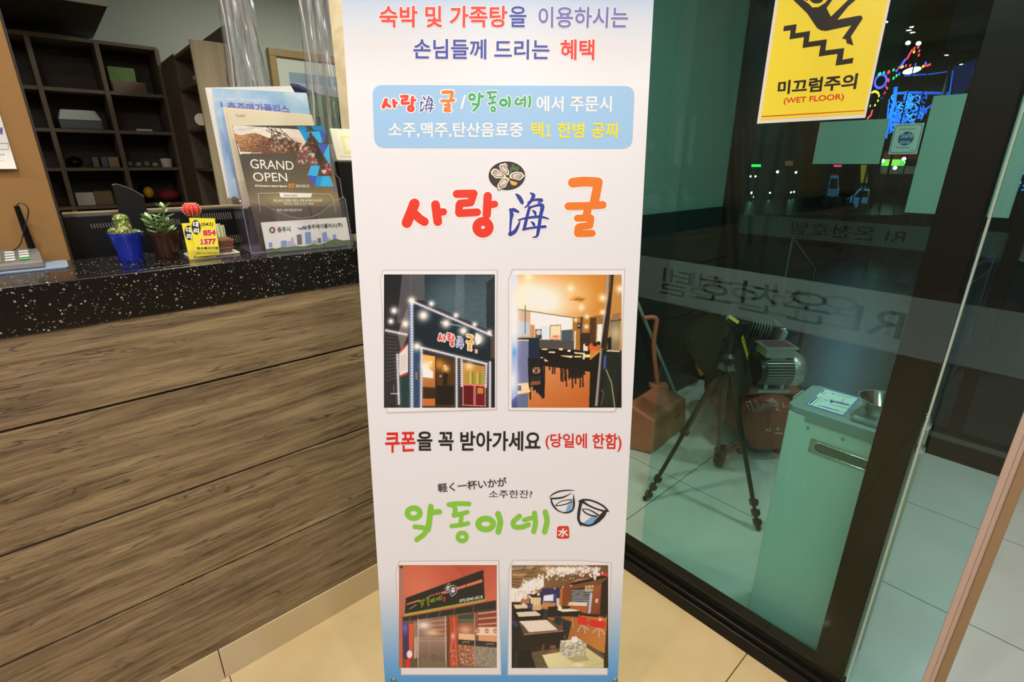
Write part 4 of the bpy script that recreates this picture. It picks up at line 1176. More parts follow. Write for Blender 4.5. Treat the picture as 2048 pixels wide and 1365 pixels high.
# clip print to the leaflet quad by painting a grid over the quad in crop coordinates
def warp_mesh(P, name, pl, Q, mat, parent, off):
    base = BASE[parent.name]; nx, ny = P.nx, P.ny
    Q = [np.array(q_, float) for q_ in Q]
    sx = P.x1-P.x0; sy = P.y1-P.y0
    ch = P.c; H2, W2 = ch.shape[:2]
    co, cl = [], []
    for j in range(ny):
        v = j/(ny-1)
        for i in range(nx):
            u = i/(nx-1)
            p = (Q[0]*(1-u)+Q[1]*u)*(1-v)+(Q[3]*(1-u)+Q[2]*u)*v
            co.append(pl.p3(pl.px(*c3(*p)), off)-base)
            a = int(np.clip((p[0]-P.x0)/sx*(W2-1), 0, W2-1)); b = int(np.clip((p[1]-P.y0)/sy*(H2-1), 0, H2-1))
            cl.append(ch[b, a])
    P.c = np.repeat(np.repeat(np.array(cl).reshape(ny, nx, 3), 2, 0), 2, 1)
    D = np.array(co)
    class Q_:  # plane adaptor returning precomputed points
        i = -1
        def px(s, *a): s.i += 1; return s.i
        def p3(s, k, off): return D[k]+base
    q_ = Q_()
    return P.mesh(name, q_, lambda x, y: (x, y), mat, parent, off)
warp_mesh(PF, 'cover_print', plF2, [(243, 342), (960, 390), (1102, 1180), (470, 1320)], M['print'], tF, 0.0006)
wht = ink('f4f1ea')
text('title_lettering', 'GRAND', plF2, [(376, 600), (705, 618), (712, 684), (386, 672)], wht, tF, 0.0012, 0.002, c3)
text('title_lettering', 'OPEN', plF2, [(396, 702), (655, 706), (664, 772), (408, 770)], wht, tF, 0.0012, 0.002, c3)
text('subtitle_lettering', 'All Extreme Leisure Sports', plF2, [(413, 795), (658, 797), (660, 818), (416, 815)], wht, tF, 0.0012, 0.03, c3)
text('park_mark_lettering', 'X7', plF2, [(662, 786), (715, 788), (719, 822), (667, 821)], ink('ef8b2a'), tF, 0.0012, 0.05, c3)
text('park_lettering', '레저파크', plF2, [(722, 793), (826, 793), (830, 820), (726, 819)], wht, tF, 0.0012, 0.01, c3)
polys('box_outline', plF2, stroke_polys([(455, 1000), (440, 862), (600, 858)], 4)+stroke_polys([(850, 862), (985, 868), (1010, 905), (1030, 1010)], 4), ink('cfc4b0'), tF, 0.0012, c3)
polys('box_tab', plF2, [[(600, 855), (850, 860), (840, 893), (610, 892)]], wht, tF, 0.0012, c3)
text('tab_lettering', '모터스포츠', plF2, [(632, 868), (735, 868), (737, 886), (634, 887)], ink('6b5a48'), tF, 0.0016, 0.01, c3)
text('line_lettering', '카트, ATV, 고카트, 크로스, 각종 모터보트 테스트장', plF2, [(552, 906), (922, 905), (926, 926), (556, 928)], wht, tF, 0.0012, 0.015, c3)
text('line_lettering', '장비/코스 렌탈 및 고속 체험장', plF2, [(634, 932), (860, 931), (863, 948), (637, 950)], wht, tF, 0.0012, 0.015, c3)
text('line_lettering', '짜릿한 스릴과 쾌감을 즐기세요!', plF2, [(580, 978), (772, 976), (775, 996), (583, 1000)], wht, tF, 0.0012, 0.01, c3)

# ------------------------------------------------------------------ certificate and monitor beside the pillar
mo = thing('monitor', (0.76, 1.50, LZ), 'black monitor standing on the ledge between brochure stand and pillar', 'monitor')
xq = onY(676, 322, 1.49)[0]
MB().box(xq, xq+0.26, 1.49, 1.525, LZ+0.012, onY(676, 322, 1.49)[2]).build('casing', 'black', mo, bevel=0.004)
MB().box(xq+0.09, xq+0.17, 1.47, 1.55, LZ, LZ+0.012).build('foot', 'black', mo, bevel=0.002)
tz = onY(676, 322, 1.49)[2]
cf = thing('framed_certificate', (0.80, 1.52, tz+0.001), 'white framed certificate with yellow print standing on the black monitor', 'certificate')
CB = np.array([onY(674, 320, 1.502)[0], 1.502, tz+0.001]); 
CPn = Plane(CB, (1, 0, 0), (0, 0.28, 1))
c8 = crop(640, 200, 4.2667)
tl = CPn.px(*c8(72, 240)); w_ = 0.22; h_ = tl[1]
def cq(x0, x1, y0, y1, th, off=0):
    lo = [CPn.p3(q_, off) for q_ in ((x0, y0), (x1, y0), (x1, y1), (x0, y1))]
    return MB().hexa(lo, [p_+CPn.n*th for p_ in lo])
cq(0, w_, 0, h_, 0.006, -0.006).build('frame', pm('ivory_frame', 'f1ecd8', 0.4, var=0.04, vscale=60), cf, bevel=0.0015)
cq(0.014, w_-0.014, 0.012, h_-0.012, 0.001, 0).build('paper', 'white', cf)
cq(0.026, w_-0.026, 0.020, h_-0.020, 0.0006, 0.001).build('yellow_border_print', ink('f0e9a0'), cf)
cq(0.036, w_-0.036, 0.028, h_-0.028, 0.0006, 0.0014).build('text_field', ink('f6f3e2'), cf)

# ------------------------------------------------------------------ monitors on the staff desk behind the ledge
def monitor_back(name, x0, x1, y, zt, zb, label, slots):
    t = thing(name, ((x0+x1)/2, y+0.05, 0.74), label, 'monitor', 'monitors behind the counter')
    MB().box(x0, x1, y, y+0.035, zb, zt).build('rear_casing', 'black', t, bevel=0.006)
    MB().box(x0+0.004, x1-0.004, y+0.006, y+0.05, zt-0.003, zt+0.004).build('top_strip', pm('beige_top_strip', '9b8566', 0.3), t, bevel=0.002)
    MB().box((x0+x1)/2-0.03, (x0+x1)/2+0.03, y+0.035, y+0.05, 0.755, zb+0.1).build('stand_neck', 'black', t, bevel=0.003)
    MB().box(max((x0+x1)/2-0.1, x0), min((x0+x1)/2+0.1, x1), y+0.0, y+0.13, 0.74, 0.757).build('stand_foot', 'black', t, bevel=0.004)
    mb = MB()
    for (a, b, za, zb_) in slots:
        n = int((b-a)/0.0062)
        for k in range(n):
            x = a+k*0.0062
            mb.hexa([(x, y-0.0012, zb_), (x+0.0024, y-0.0012, zb_), (x+0.0024, y+0.001, zb_), (x, y+0.001, zb_)], [(x-0.002, y-0.0012, za), (x+0.0004, y-0.0012, za), (x+0.0004, y+0.001, za), (x-0.002, y+0.001, za)])
    mb.build('vent_slots', pm('vent_grey', '8a8172', 0.5), t)
    return t
my_ = 1.74
za, zb2 = onY(200, 447, my_)[2], onY(200, 456, my_)[2]
zt = onY(200, 427, my_)[2]
monitor_back('monitor', onY(123, 440, my_)[0], onY(252, 440, my_)[0], my_, zt, 0.92, 'black monitor seen from behind left of the tall dark panel', [(onY(182, 450, my_)[0], onY(236, 450, my_)[0], za, zb2)])
zl = onY(440, 500, my_)[2]
monitor_back('monitor', onY(262, 440, my_)[0], onY(520, 440, my_)[0], my_, zt, 0.92, 'wide black monitor seen from behind the potted plants', [(onY(300, 440, my_)[0], onY(365, 440, my_)[0], onY(320, 440, my_)[2], onY(320, 452, my_)[2]), (onY(405, 430, my_)[0], onY(468, 430, my_)[0], onY(430, 426, my_)[2], onY(430, 440, my_)[2]), (onY(288, 500, my_)[0], onY(330, 500, my_)[0], onY(300, 490, my_)[2], onY(300, 506, my_)[2]), (onY(455, 470, my_)[0], onY(490, 470, my_)[0], onY(470, 470, my_)[2], onY(470, 486, my_)[2])])
tp = thing('screen_panel', (0.165, 1.69, 0.74), 'tall slim black screen with curved top rising behind the blue pot', 'screen')
yy = 1.69
pts = [onY(x, y, yy) for x, y in ((225, 371), (231, 369), (240, 371), (252, 375), (266, 381), (279, 388), (288, 394))]
x0, x1 = pts[0][0], pts[-1][0]
loop3 = pts+[np.array([x1, yy, 0.80]), np.array([x0, yy, 0.80])]
MB().prism(loop3, (0, 0.028, 0)).build('casing', 'black', tp, bevel=0.002)
MB().tube([p+np.array([0, -0.0005, 0.0008]) for p in pts], 0.0016, 6).build('top_trim', pm('grey_trim', '6c665a', 0.3), tp)
MB().box(x0-0.03, x1+0.03, yy-0.05, yy+0.032, 0.74, 0.80).build('foot', 'black', tp, bevel=0.004)

# ------------------------------------------------------------------ odds and ends in the pigeonholes
def sobj(name, label, cat, x0, x1, z, h, build, d0=0.02, d1=0.16, group=None):
    """x0,x1: picture columns at the shelf plane; z: shelf level"""
    pass
SH = lambda x, y: onY(x, y, SY+0.04)
def lev(z): return z+0.0095
def item(name, label, cat, px0, px1, ptop, lvl, mat, depth=0.16, bevel=0.004, group=None, shape='box', y0=0.04):
    a, b = SH(px0, ptop), SH(px1, ptop)
    z0 = lev(lvl); z1 = a[2]
    x0, x1 = a[0], b[0]
    if shape == 'box':
        o = MB().box(x0, x1, SY+y0, SY+y0+depth, z0, z1).build(name, mat, bevel=bevel)
    elif shape == 'blob':
        c = ((x0+x1)/2, SY+0.04+depth/2, (z0+z1)/2)
        o = MB().ell(c, ((x1-x0)/2, depth/2, (z1-z0)/2), 24, 14).build(name, mat, smooth=60)
    elif shape == 'cup':
        r = (x1-x0)/2; c = ((x0+x1)/2, SY+0.04+r, z0)
        o = MB().lathe([(0, 0), (r*0.85, 0), (r, (z1-z0)), (r*0.9, z1-z0), (r*0.78, 0.01), (0, 0.01)], c).build(name, mat, smooth=40)
    return tag(o, label, cat, group)
pr = thing('label_printer', tuple(SH(155, 255)), 'white topped dark grey printer lying in a pigeonhole', 'printer')
pa, pb2 = SH(112, 225), SH(200, 225)
z0 = lev(1.556); zt2 = SH(150, 219)[2]; zm = SH(150, 240)[2]
MB().box(pa[0], pb2[0], SY+0.03, SY+0.22, z0, zm).build('body', pm('printer_grey', '4a5152', 0.4), pr, bevel=0.006)
MB().hexa([(pa[0], SY+0.03, zm), (pb2[0], SY+0.03, zm), (pb2[0], SY+0.22, zm), (pa[0], SY+0.22, zm)], [(pa[0]+0.02, SY+0.06, zt2), (pb2[0]-0.02, SY+0.06, zt2), (pb2[0]-0.02, SY+0.2, zt2), (pa[0]+0.02, SY+0.2, zt2)]).build('lid', pm('printer_lid', 'b4bab6', 0.4), pr, bevel=0.006)
item('storage_box', 'green and orange printed box in the top pigeonhole', 'box', 214, 268, 130, 1.769, pm('green_orange_print', '5c7a3c', 0.5, var=0.5, vscale=9), y0=0.075)
item('cardboard_box', 'flat cardboard box in front of the green box in the top pigeonhole', 'box', 222, 290, 160, 1.769, pm('cardboard', '6e5f4b', 0.7, var=0.1), 0.02)
item('pouch', 'black pouch lying in the lower left pigeonhole', 'bag', 130, 165, 313, 1.346, 'black', shape='blob')
item('book', 'grey book standing between the black pouch and the blue book', 'book', 183, 196, 314, 1.346, pm('grey_book', '6a6a64', 0.6))
item('book', 'blue grey book standing between the grey book and the tan box', 'book', 200, 214, 314, 1.346, pm('blue_book', '4d6069', 0.6))
item('carton', 'tan carton standing beside the blue grey book', 'box', 215, 236, 314, 1.346, pm('tan_carton', '8f8062', 0.7, var=0.1))
item('cup', 'white cup among the small things in the middle pigeonhole', 'cup', 321, 345, 317, 1.346, pm('white_ceramic', 'd0cdbd', 0.3), shape='cup')
for k, (a, b, tp_, lab_, c_) in enumerate(((254, 266, 322, 'small grey lump at the left of the middle pigeonhole', '7f8076'), (270, 284, 324, 'small pale packet second in the middle pigeonhole', '9d9c8c'), (288, 300, 322, 'small grey packet in the centre of the middle pigeonhole', '84857a'), (304, 318, 325, 'small pale roll just left of the white cup', 'a5a290'))):
    item('packet', lab_, 'packet', a, b, tp_, 1.346, pm('packet_'+c_, c_, 0.6), 0.05, group='small packets in the pigeonhole', shape='blob')
item('white_box', 'white box standing in the lower pigeonhole', 'box', 149, 187, 386, 1.129, pm('white_carton', 'b9bab4', 0.6), 0.1)
item('cardboard_box', 'plain brown cardboard box beside the white box', 'box', 187, 223, 383, 1.129, pm('brown_carton', '75654c', 0.7, var=0.1), 0.1)
yl = thing('toy_figure', tuple(SH(298, 390)), 'black and yellow padded bundle in the lower right pigeonhole', 'bundle')
a, b = SH(275, 368), SH(316, 400)
MB().ell(((a[0]+b[0])/2, SY+0.12, (a[2]+lev(1.129))/2), ((b[0]-a[0])/2, 0.06, (a[2]-lev(1.129))/2), 24, 14).build('black_shell', 'black', yl, smooth=60)
a, b = SH(285, 374), SH(313, 397)
MB().ell(((a[0]+b[0])/2, SY+0.075, (a[2]+b[2])/2), ((b[0]-a[0])/2, 0.035, (a[2]-b[2])/2), 20, 12).build('yellow_panel', pm('yellow_nylon', 'c79a22', 0.5, var=0.15), yl, smooth=60)
item('cloth', 'crumpled dark red cloth in the lower right pigeonhole', 'cloth', 316, 362, 379, 1.129, pm('dark_red_cloth', '7a1b22', 0.8, var=0.4, vscale=25), shape='blob')
item('scissors_tray', 'small steel clip tray in the upper middle pigeonhole', 'tray', 272, 305, 257, 1.556, 'steel', 0.05)
# things in the side shelf column
def sitem(name, label, cat, px0, px1, py0, mat, lvl, shape='blob'):
    y = 3.26; a, b = onY(px0, py0, y), onY(px1, py0, y)
    x0, x1 = max(a[0], 0.702), max(b[0], 0.74)
    z0, z1 = lvl+0.0085, onY(px0, py0, y)[2]
    if shape == 'blob': o = MB().ell(((x0+x1)/2, y, (z0+z1)/2), ((x1-x0)/2, 0.06, (z1-z0)/2), 18, 12).build(name, mat, smooth=60)
    else: o = MB().cyl(((x0+x1)/2-0.03, y-0.05, z0+0.03), ((x0+x1)/2+0.03, y+0.06, z0+0.03), 0.029).build(name, mat, smooth=40)
    return tag(o, label, cat)
sitem('snack_bag', 'crumpled blue and yellow snack bag on the side shelf', 'bag', 368, 392, 148, pm('snack_print', 'a8a28c', 0.4, var=0.6, vscale=18), 1.769)
sitem('paper_roll', 'white paper roll lying on the side shelf', 'paper roll', 372, 404, 236, pm('roll_white', 'cfc9b8', 0.6), 1.556, 'roll')
sitem('teal_pouch', 'dark teal pouch on the side shelf', 'pouch', 396, 420, 316, pm('teal_cloth', '2f4a48', 0.7), 1.346)
# ------------------------------------------------------------------ X-stand banner
pB = EYE+ray(1002.5, 1365)*1.30
pT = EYE+ray(1005.5, 0)*0.968
BP = Plane(pB, RGT, pT-pB)
bn = thing('banner_stand', (pB[0], pB[1], 0), 'tall white printed stand banner with restaurant photos in the middle of the lobby', 'banner')
def zpx(y): return float(BP.p3(BP.px(1003, y))[2])
bm_ = NB('banner_vinyl'); _p = bm_.pos(); _s = bm_.n('ShaderNodeSeparateXYZ'); bm_.l(_p, _s.inputs[0])
zlo, zhi = zpx(1375), zpx(-30)
def st(y, c): return ((zpx(y)-zlo)/(zhi-zlo), rgb(c))
fac_ = bm_.math('DIVIDE', bm_.math('SUBTRACT', _s.outputs[2], zlo), zhi-zlo)
WHT = 'ededf0'
bm_.l(bm_.ramp(fac_, [st(1370, '4f9fe0'), st(1330, '6fb0e4'), st(1270, 'a5c8e6'), st(1200, 'd9e0ea'), st(1150, WHT), st(170, WHT), st(90, 'dfdfe2'), st(40, 'cfd8e4'), st(-10, 'b4c8e0')]), bm_.b.inputs['Base Color'])
bm_.b.inputs['Roughness'].default_value = 0.33
HV = float((pT-pB)@BP.b)
v0, v1 = -0.018, 1.782
lo = [BP.p3(q, -0.0008) for q in ((-0.3, v0), (0.3, v0), (0.3, v1), (-0.3, v1))]
sheet = MB().hexa(lo, [p+BP.n*0.0008 for p in lo]).build('vinyl_sheet', bm_.m, bn)
# frame rods behind the sheet
rod = pm('black_rod', '1a1a1a', 0.35)
hub = BP.p3((0, 0.72), -0.035)
for sx in (-1, 1):
    c_t = BP.p3((sx*0.288, v1-0.012), -0.006); c_b = BP.p3((sx*0.2835, 0.0015), -0.006)
    foot = np.array([*(BP.p3((sx*0.30, v0), -0.012)[:2]), 0.006])
    MB().tube([hub, (hub+c_t)/2-BP.n*0.006, c_t], [0.006, 0.0045, 0.0035], 8).build('upper_arm', rod, bn, smooth=60)
    MB().tube([hub, c_b-BP.n*0.004, foot], [0.006, 0.005, 0.005], 8).build('front_leg', rod, bn, smooth=60)
rf = np.array([*(pB[:2]+FH[:2]*0.36), 0.006])
MB().tube([hub, rf], [0.007, 0.006], 8).build('rear_leg', rod, bn, smooth=60)
MB().obox(hub, (BP.a, BP.b, BP.n), (0.02, 0.04, 0.014)).build('hub', rod, bn, bevel=0.004)
gm = pm('grommet_metal', 'b79f7c', 0.25, 1.0)
for q in (BP.px(786.5, 1363), BP.px(1230.5, 1363), np.array((-0.288, v1-0.015)), np.array((0.288, v1-0.015))):
    MB().lathe([(0.0035, 0.0003), (0.0045, 0.0016), (0.0070, 0.0016), (0.0078, 0.0003)], BP.p3(q), BP.n, 24).build('grommet', gm, bn, smooth=40)

c4 = crop(690, 0, 2.844); c5 = crop(720, 500, 2.967); c6 = crop(720, 900, 2.936)
RED, BLU, BLU_GLARE = ink('e5341f'), ink('3243a4'), ink('6d6bb2')
HW = ink('f8f4f0')
def T(name, s, q, mat, off=0.0006, bold=0.02, conv=None, space=1.0, halo=None): return text(name, s, BP, q, mat, sheet, off, bold, conv, space, halo)
T('heading_lettering', '숙박 및 가족탕', [(195, 33), (925, 33), (922, 157), (196, 157)], RED, bold=0.024, conv=c4, halo=(0.052, HW))
T('heading_lettering', '을', [(935, 35), (1033, 36), (1031, 156), (936, 156)], BLU, bold=0.02, conv=c4, halo=(0.045, HW))
T('heading_lettering', '이용하시는', [(1100, 38), (1614, 40), (1606, 160), (1100, 158)], BLU_GLARE, bold=0.018, conv=c4, halo=(0.040, HW))  # blue print paled to purple: glare on the sheet put into the ink
T('heading_lettering', '손님들께 드리는', [(388, 221), (1164, 226), (1162, 340), (389, 336)], BLU, bold=0.02, conv=c4, halo=(0.045, HW))
T('heading_lettering', '혜택', [(1226, 224), (1420, 225), (1417, 343), (1226, 342)], RED, bold=0.024, conv=c4, halo=(0.052, HW))
# blue rounded panel
def rquad(q, r, n=6):
    q = [np.array(p, float) for p in q]; out = []
    for i in range(4):
        p, a, b = q[i], q[i-1], q[(i+1) % 4]
        da = (a-p)/np.linalg.norm(a-p); db = (b-p)/np.linalg.norm(b-p)
        for t in np.linspace(0, 1, n+1):
            s_ = p+da*r; e_ = p+db*r
            out.append((1-t)**2*s_+2*(1-t)*t*p+t*t*e_)
    return out
polys('blue_panel', BP, [rquad([(155, 484), (1648, 490), (1633, 848), (167, 842)], 62)], ink('a0caf0'), sheet, 0.0003, c4)

# hand-drawn logo glyphs, traced once and reused at three sizes
G = {}
G['sa'] = [(stroke_polys([(395, 1160), (378, 1205), (352, 1268)], 60)), (stroke_polys(smooth_pts([(402, 1222), (425, 1245), (452, 1262)]), 50)), (stroke_polys([(515, 1165), (528, 1262)], 50)), (stroke_polys([(535, 1208), (560, 1206)], 42))]
G['rang'] = [stroke_polys([(636, 1104), (732, 1102)], 46), stroke_polys([(732, 1102), (716, 1152)], 44), stroke_polys([(655, 1158), (712, 1154)], 44), stroke_polys([(650, 1168), (648, 1210)], 44), stroke_polys([(650, 1214), (752, 1208)], 44), stroke_polys([(812, 1116), (806, 1224)], 48), stroke_polys([(820, 1168), (852, 1162)], 40), stroke_polys(ellipse(785, 1294, 36, 34, 24), 50, True)]
hai = [[(972, 1104, 8), (990, 1122, 24), (1006, 1150, 22), (1010, 1160, 8)], [(936, 1196, 8), (958, 1194, 22), (985, 1206, 14)],
       [(938, 1190, 10), (948, 1220, 24), (944, 1250, 16), (938, 1330, 10)], [(940, 1332, 26), (966, 1318, 22), (985, 1285, 16), (996, 1255, 6)],
       [(1052, 1098, 6), (1072, 1112, 22), (1060, 1140, 18), (1036, 1172, 12), (1020, 1182, 5)], [(1040, 1152, 8), (1080, 1138, 14), (1118, 1140, 20), (1096, 1156, 6)],
       [(1050, 1180, 18), (1036, 1230, 18), (1022, 1290, 18), (1012, 1310, 10)], [(1050, 1182, 14), (1090, 1170, 14), (1122, 1172, 24), (1112, 1230, 20), (1100, 1310, 20), (1090, 1345, 14), (1066, 1350, 5)],
       [(1020, 1305, 14), (1070, 1296, 14), (1138, 1290, 18)], [(985, 1252, 8), (1040, 1240, 15), (1110, 1234, 16), (1158, 1246, 8)],
       [(1066, 1196, 6), (1080, 1210, 18), (1084, 1226, 8)], [(1058, 1262, 6), (1072, 1274, 18), (1078, 1288, 8)]]
G['hai'] = [stroke_polys([(p[0], p[1], p[2]) for p in ([tuple(x) for x in smooth_pts([np.array(h, float) for h in s_], 5)])], 10) for s_ in hai]
G['gul'] = [stroke_polys(smooth_pts([(1296, 1040), (1360, 1034), (1438, 1038)], 4), 56), stroke_polys([(1440, 1040), (1418, 1150)], 52), stroke_polys([(1270, 1174), (1370, 1172), (1466, 1166)], 44), stroke_polys([(1382, 1180), (1372, 1236)], 46), stroke_polys([(1322, 1242), (1396, 1240)], 40), stroke_polys([(1398, 1242), (1392, 1284)], 40), stroke_polys([(1334, 1290), (1390, 1284)], 40), stroke_polys([(1326, 1295), (1322, 1326)], 40), stroke_polys([(1324, 1330), (1406, 1328)], 40)]
def sp(*a, **k): return stroke_polys(smooth_pts(a[0], 5), *a[1:], **k)
G['ak'] = [stroke_polys(ellipse(315, 372, 37, 30, 26), 32, True), sp([(416, 334), (410, 390), (404, 440), (398, 470)], 34), sp([(412, 372), (440, 366), (466, 364)], 32), sp([(322, 452), (358, 456), (392, 462)], 28), sp([(394, 464), (378, 494), (334, 528)], 30)]
G['dong'] = [sp([(522, 322), (580, 316), (640, 318)], 28), sp([(545, 328), (560, 350), (552, 384)], 28), sp([(552, 386), (600, 374), (630, 366)], 26), sp([(596, 388), (590, 436)], 26), sp([(538, 448), (590, 442), (634, 432)], 26), stroke_polys(ellipse(600, 512, 26, 24, 22), 26, True)]
G['i'] = [stroke_polys(ellipse(738, 436, 44, 32, 26), 34, True), sp([(810, 376), (824, 424), (812, 482)], 34)]
G['ne'] = [sp([(936, 390), (900, 424), (908, 452), (950, 454), (988, 440)], 30), sp([(964, 412), (1000, 402), (1022, 398)], 26), sp([(1024, 372), (1030, 430), (1020, 480)], 30), sp([(1088, 366), (1098, 420), (1084, 482)], 32)]
def bbox(keys):
    A = np.concatenate([np.array(pl) for k in keys for st_ in G[k] for pl in st_]); return A.min(0), A.max(0)
def glyphs(name, keys, mat, parent, plane, off, conv, halo=0, hmat=None, fit=None, fitkeys=None):
    """draw traced glyphs; fit=(x0,y0,x1,y1) squeezes the union of fitkeys into that box"""
    lo, hi = bbox(fitkeys or keys)
    def mp(p):
        if fit is None: return conv(*p)
        u = (p[0]-lo[0])/(hi[0]-lo[0]); v = (p[1]-lo[1])/(hi[1]-lo[1])
        return conv(fit[0]+(fit[2]-fit[0])*u, fit[1]+(fit[3]-fit[1])*v)
    L = [pl for k in keys for st_ in G[k] for pl in st_]
    if halo:
        H = []
        for pl in L:
            A = np.array(pl); c = A.mean(0)
            d = A-c; n = np.linalg.norm(d, axis=1, keepdims=True)+1e-9
            H.append(c+d*(1+halo/n))
        polys('letter_outline', plane, [[mp(p) for p in h] for h in H], hmat, parent, off-0.0002)
    return polys(name, plane, [[mp(p) for p in pl] for pl in L], mat, parent, off)
LR, LB, LO, LG, LG2 = ink('ec3b23'), ink('2f3f9e'), ink('f07d1c'), ink('8bcf45'), ink('35b066')
def logo_sea(conv, fit, off, parent, plane, halo=0, hm=None):
    fk = ['sa', 'rang', 'hai', 'gul']
    glyphs('restaurant_logo_red', ['sa', 'rang'], LR, parent, plane, off, conv, halo, hm, fit, fk)
    glyphs('restaurant_logo_blue', ['hai'], LB, parent, plane, off, conv, halo*0.8, hm, fit, fk)
    glyphs('restaurant_logo_orange', ['gul'], LO, parent, plane, off, conv, halo, hm, fit, fk)
logo_sea(c4, None, 0.0006, sheet, BP, 9, HW)
# oyster plate
c2z = crop(960, 310, 15.167)
OY = dict(parent=sheet, plane=BP)
def oy(name, loops, col, off): return polys(name, BP, loops, ink(col), sheet, off, c2z)
oy('plate_rim_print', [ellipse(815, 630, 575, 450, 40)], 'f6efe2', 0.0004)
oy('plate_outline_print', [ellipse(815, 635, 555, 435, 40)], '0c0a09', 0.0006)
oy('plate_print', [ellipse(815, 635, 530, 410, 40)], '3a302e', 0.0008)
shells = [[(575, 350), (620, 280), (720, 265), (765, 240), (830, 310), (825, 400), (885, 500), (880, 590), (850, 625), (780, 590), (700, 520), (625, 470)],
          [(325, 510), (420, 415), (520, 430), (620, 490), (720, 570), (790, 640), (780, 690), (650, 710), (480, 715), (400, 640), (345, 590)],
          [(895, 610), (960, 550), (1090, 505), (1270, 535), (1360, 640), (1280, 720), (1210, 775), (1100, 755), (900, 710)],
          [(790, 680), (850, 690), (900, 740), (820, 880), (780, 980), (650, 1030), (560, 1070), (520, 930), (600, 800), (640, 740)]]
oy('shell_outline_print', [[np.mean(s_, 0)+(np.array(p)-np.mean(s_, 0))*1.09 for p in s_] for s_ in shells], '0c0a09', 0.0010)
oy('shell_print', shells, 'f3e8cc', 0.0012)
inn = [[np.mean(s_, 0)+(np.array(p)-np.mean(s_, 0))*0.72 for p in s_] for s_ in shells]
oy('shell_inner_line_print', inn, '14100e', 0.0014)
oy('oyster_print', [[np.mean(s_, 0)+(np.array(p)-np.mean(s_, 0))*0.60 for p in s_] for s_ in shells], 'e3d6cc', 0.0016)
oy('oyster_shade_print', [[np.mean(s_, 0)+(np.array(p)-np.mean(s_, 0))*0.34+np.array(d) for p in s_] for s_, d in zip(shells, ((0, -60), (-60, -40), (40, 10), (-30, 90)))], 'bfa59f', 0.0018)
oy('parsley_print', [ellipse(1010, 410, 90, 60, 12), ellipse(1130, 420, 50, 70, 12), ellipse(930, 480, 36, 70, 12, 0.3), ellipse(1000, 330, 30, 50, 10)], '55713a', 0.0010)
oy('lemon_print', [[(910, 770), (1140, 845), (1110, 910), (1040, 935), (960, 905), (915, 840)]], 'f0b64a', 0.0010)
# logos inside the blue panel
logo_sea(c4, (208, 514, 628, 640), 0.0007, sheet, BP, 20, HW)
polys('slash_lettering', BP, [[(678, 540), (690, 540), (668, 620), (656, 620)]], HW, sheet, 0.0007, c4)
FKN = ['ak', 'dong', 'i', 'ne']
glyphs('diner_logo', FKN, LG2, sheet, BP, 0.0007, c4, 10, HW, (700, 518, 1060, 640), FKN)
T('panel_lettering', '에서 주문시', [(1090, 545), (1519, 546), (1516, 637), (1090, 636)], HW, 0.0007, 0.017, c4)
T('panel_lettering', '소주,맥주,탄산음료중', [(246, 695), (1013, 697), (1011, 786), (248, 785)], HW, 0.0007, 0.017, c4)
T('panel_lettering', '택1 한병 공짜', [(1060, 695), (1563, 697), (1559, 788), (1061, 787)], ink('f0e51e'), 0.0007, 0.02, c4)
# coupon line
T('coupon_lettering', '쿠폰', [(148, 1082), (330, 1080), (329, 1198), (150, 1206)], ink('df2b22'), 0.0006, 0.024, c5)
T('coupon_lettering', '을 꼭 받아가세요', [(338, 1076), (1072, 1076), (1070, 1194), (339, 1194)], ink('23201e'), 0.0006, 0.024, c5)
T('coupon_lettering', '(당일에 한함)', [(1100, 1089), (1553, 1090), (1550, 1200), (1101, 1184)], ink('df2b22'), 0.0006, 0.02, c5)
# second restaurant logo
T('tagline_lettering', '軽く一杯いかが', [(455, 198), (858, 160), (866, 216), (459, 252)], ink('4b4340'), 0.0006, 0.024, c6)
T('question_lettering', '소주한잔?', [(757, 238), (1012, 236), (1011, 284), (757, 283)], ink('3a3432'), 0.0006, 0.006, c6)
glyphs('diner_logo', FKN, LG, sheet, BP, 0.0006, c6)
cz_ = crop(1080, 960, 9.75)
def vstroke(pts): return stroke_polys([tuple(p) for p in smooth_pts([np.array(q, float) for q in pts], 6)], 10)
def cup(loops, col, off, name): return polys(name, BP, loops, ink(col), sheet, off, cz_)
S = []
for s_ in ([(180, 345, 8), (260, 275, 26), (400, 220, 28), (560, 205, 22), (680, 212, 6)], [(215, 365, 30), (330, 362, 34), (480, 330, 28), (620, 250, 6)],
           [(212, 360, 26), (232, 450, 34), (285, 540, 34), (360, 605, 24), (430, 632, 20)], [(430, 638, 16), (520, 640, 34), (610, 610, 34), (655, 540, 34), (660, 420, 40), (650, 280, 8)],
           [(300, 500, 12), (400, 425, 14), (520, 395, 16), (620, 392, 22)], [(300, 505, 16), (400, 498, 18), (520, 470, 20), (620, 425, 26)],
           [(770, 420, 40), (850, 392, 40), (980, 400, 34), (1120, 450, 34), (1250, 525, 36), (1330, 615, 30)], [(830, 425, 54), (930, 490, 36), (1080, 560, 32), (1230, 605, 36), (1330, 610, 26)],
           [(800, 430, 66), (775, 540, 60), (755, 660, 58), (752, 770, 52), (790, 865, 44), (810, 890, 20)], [(800, 850, 50), (870, 880, 46), (950, 895, 36)],
           [(1290, 600, 40), (1230, 680, 90), (1140, 780, 86), (1040, 865, 50), (950, 896, 34)], [(825, 572, 14), (920, 575, 18), (1030, 620, 24), (1140, 690, 30)], [(825, 580, 20), (880, 640, 26), (980, 690, 28), (1100, 715, 34)]):
    S += vstroke(s_)
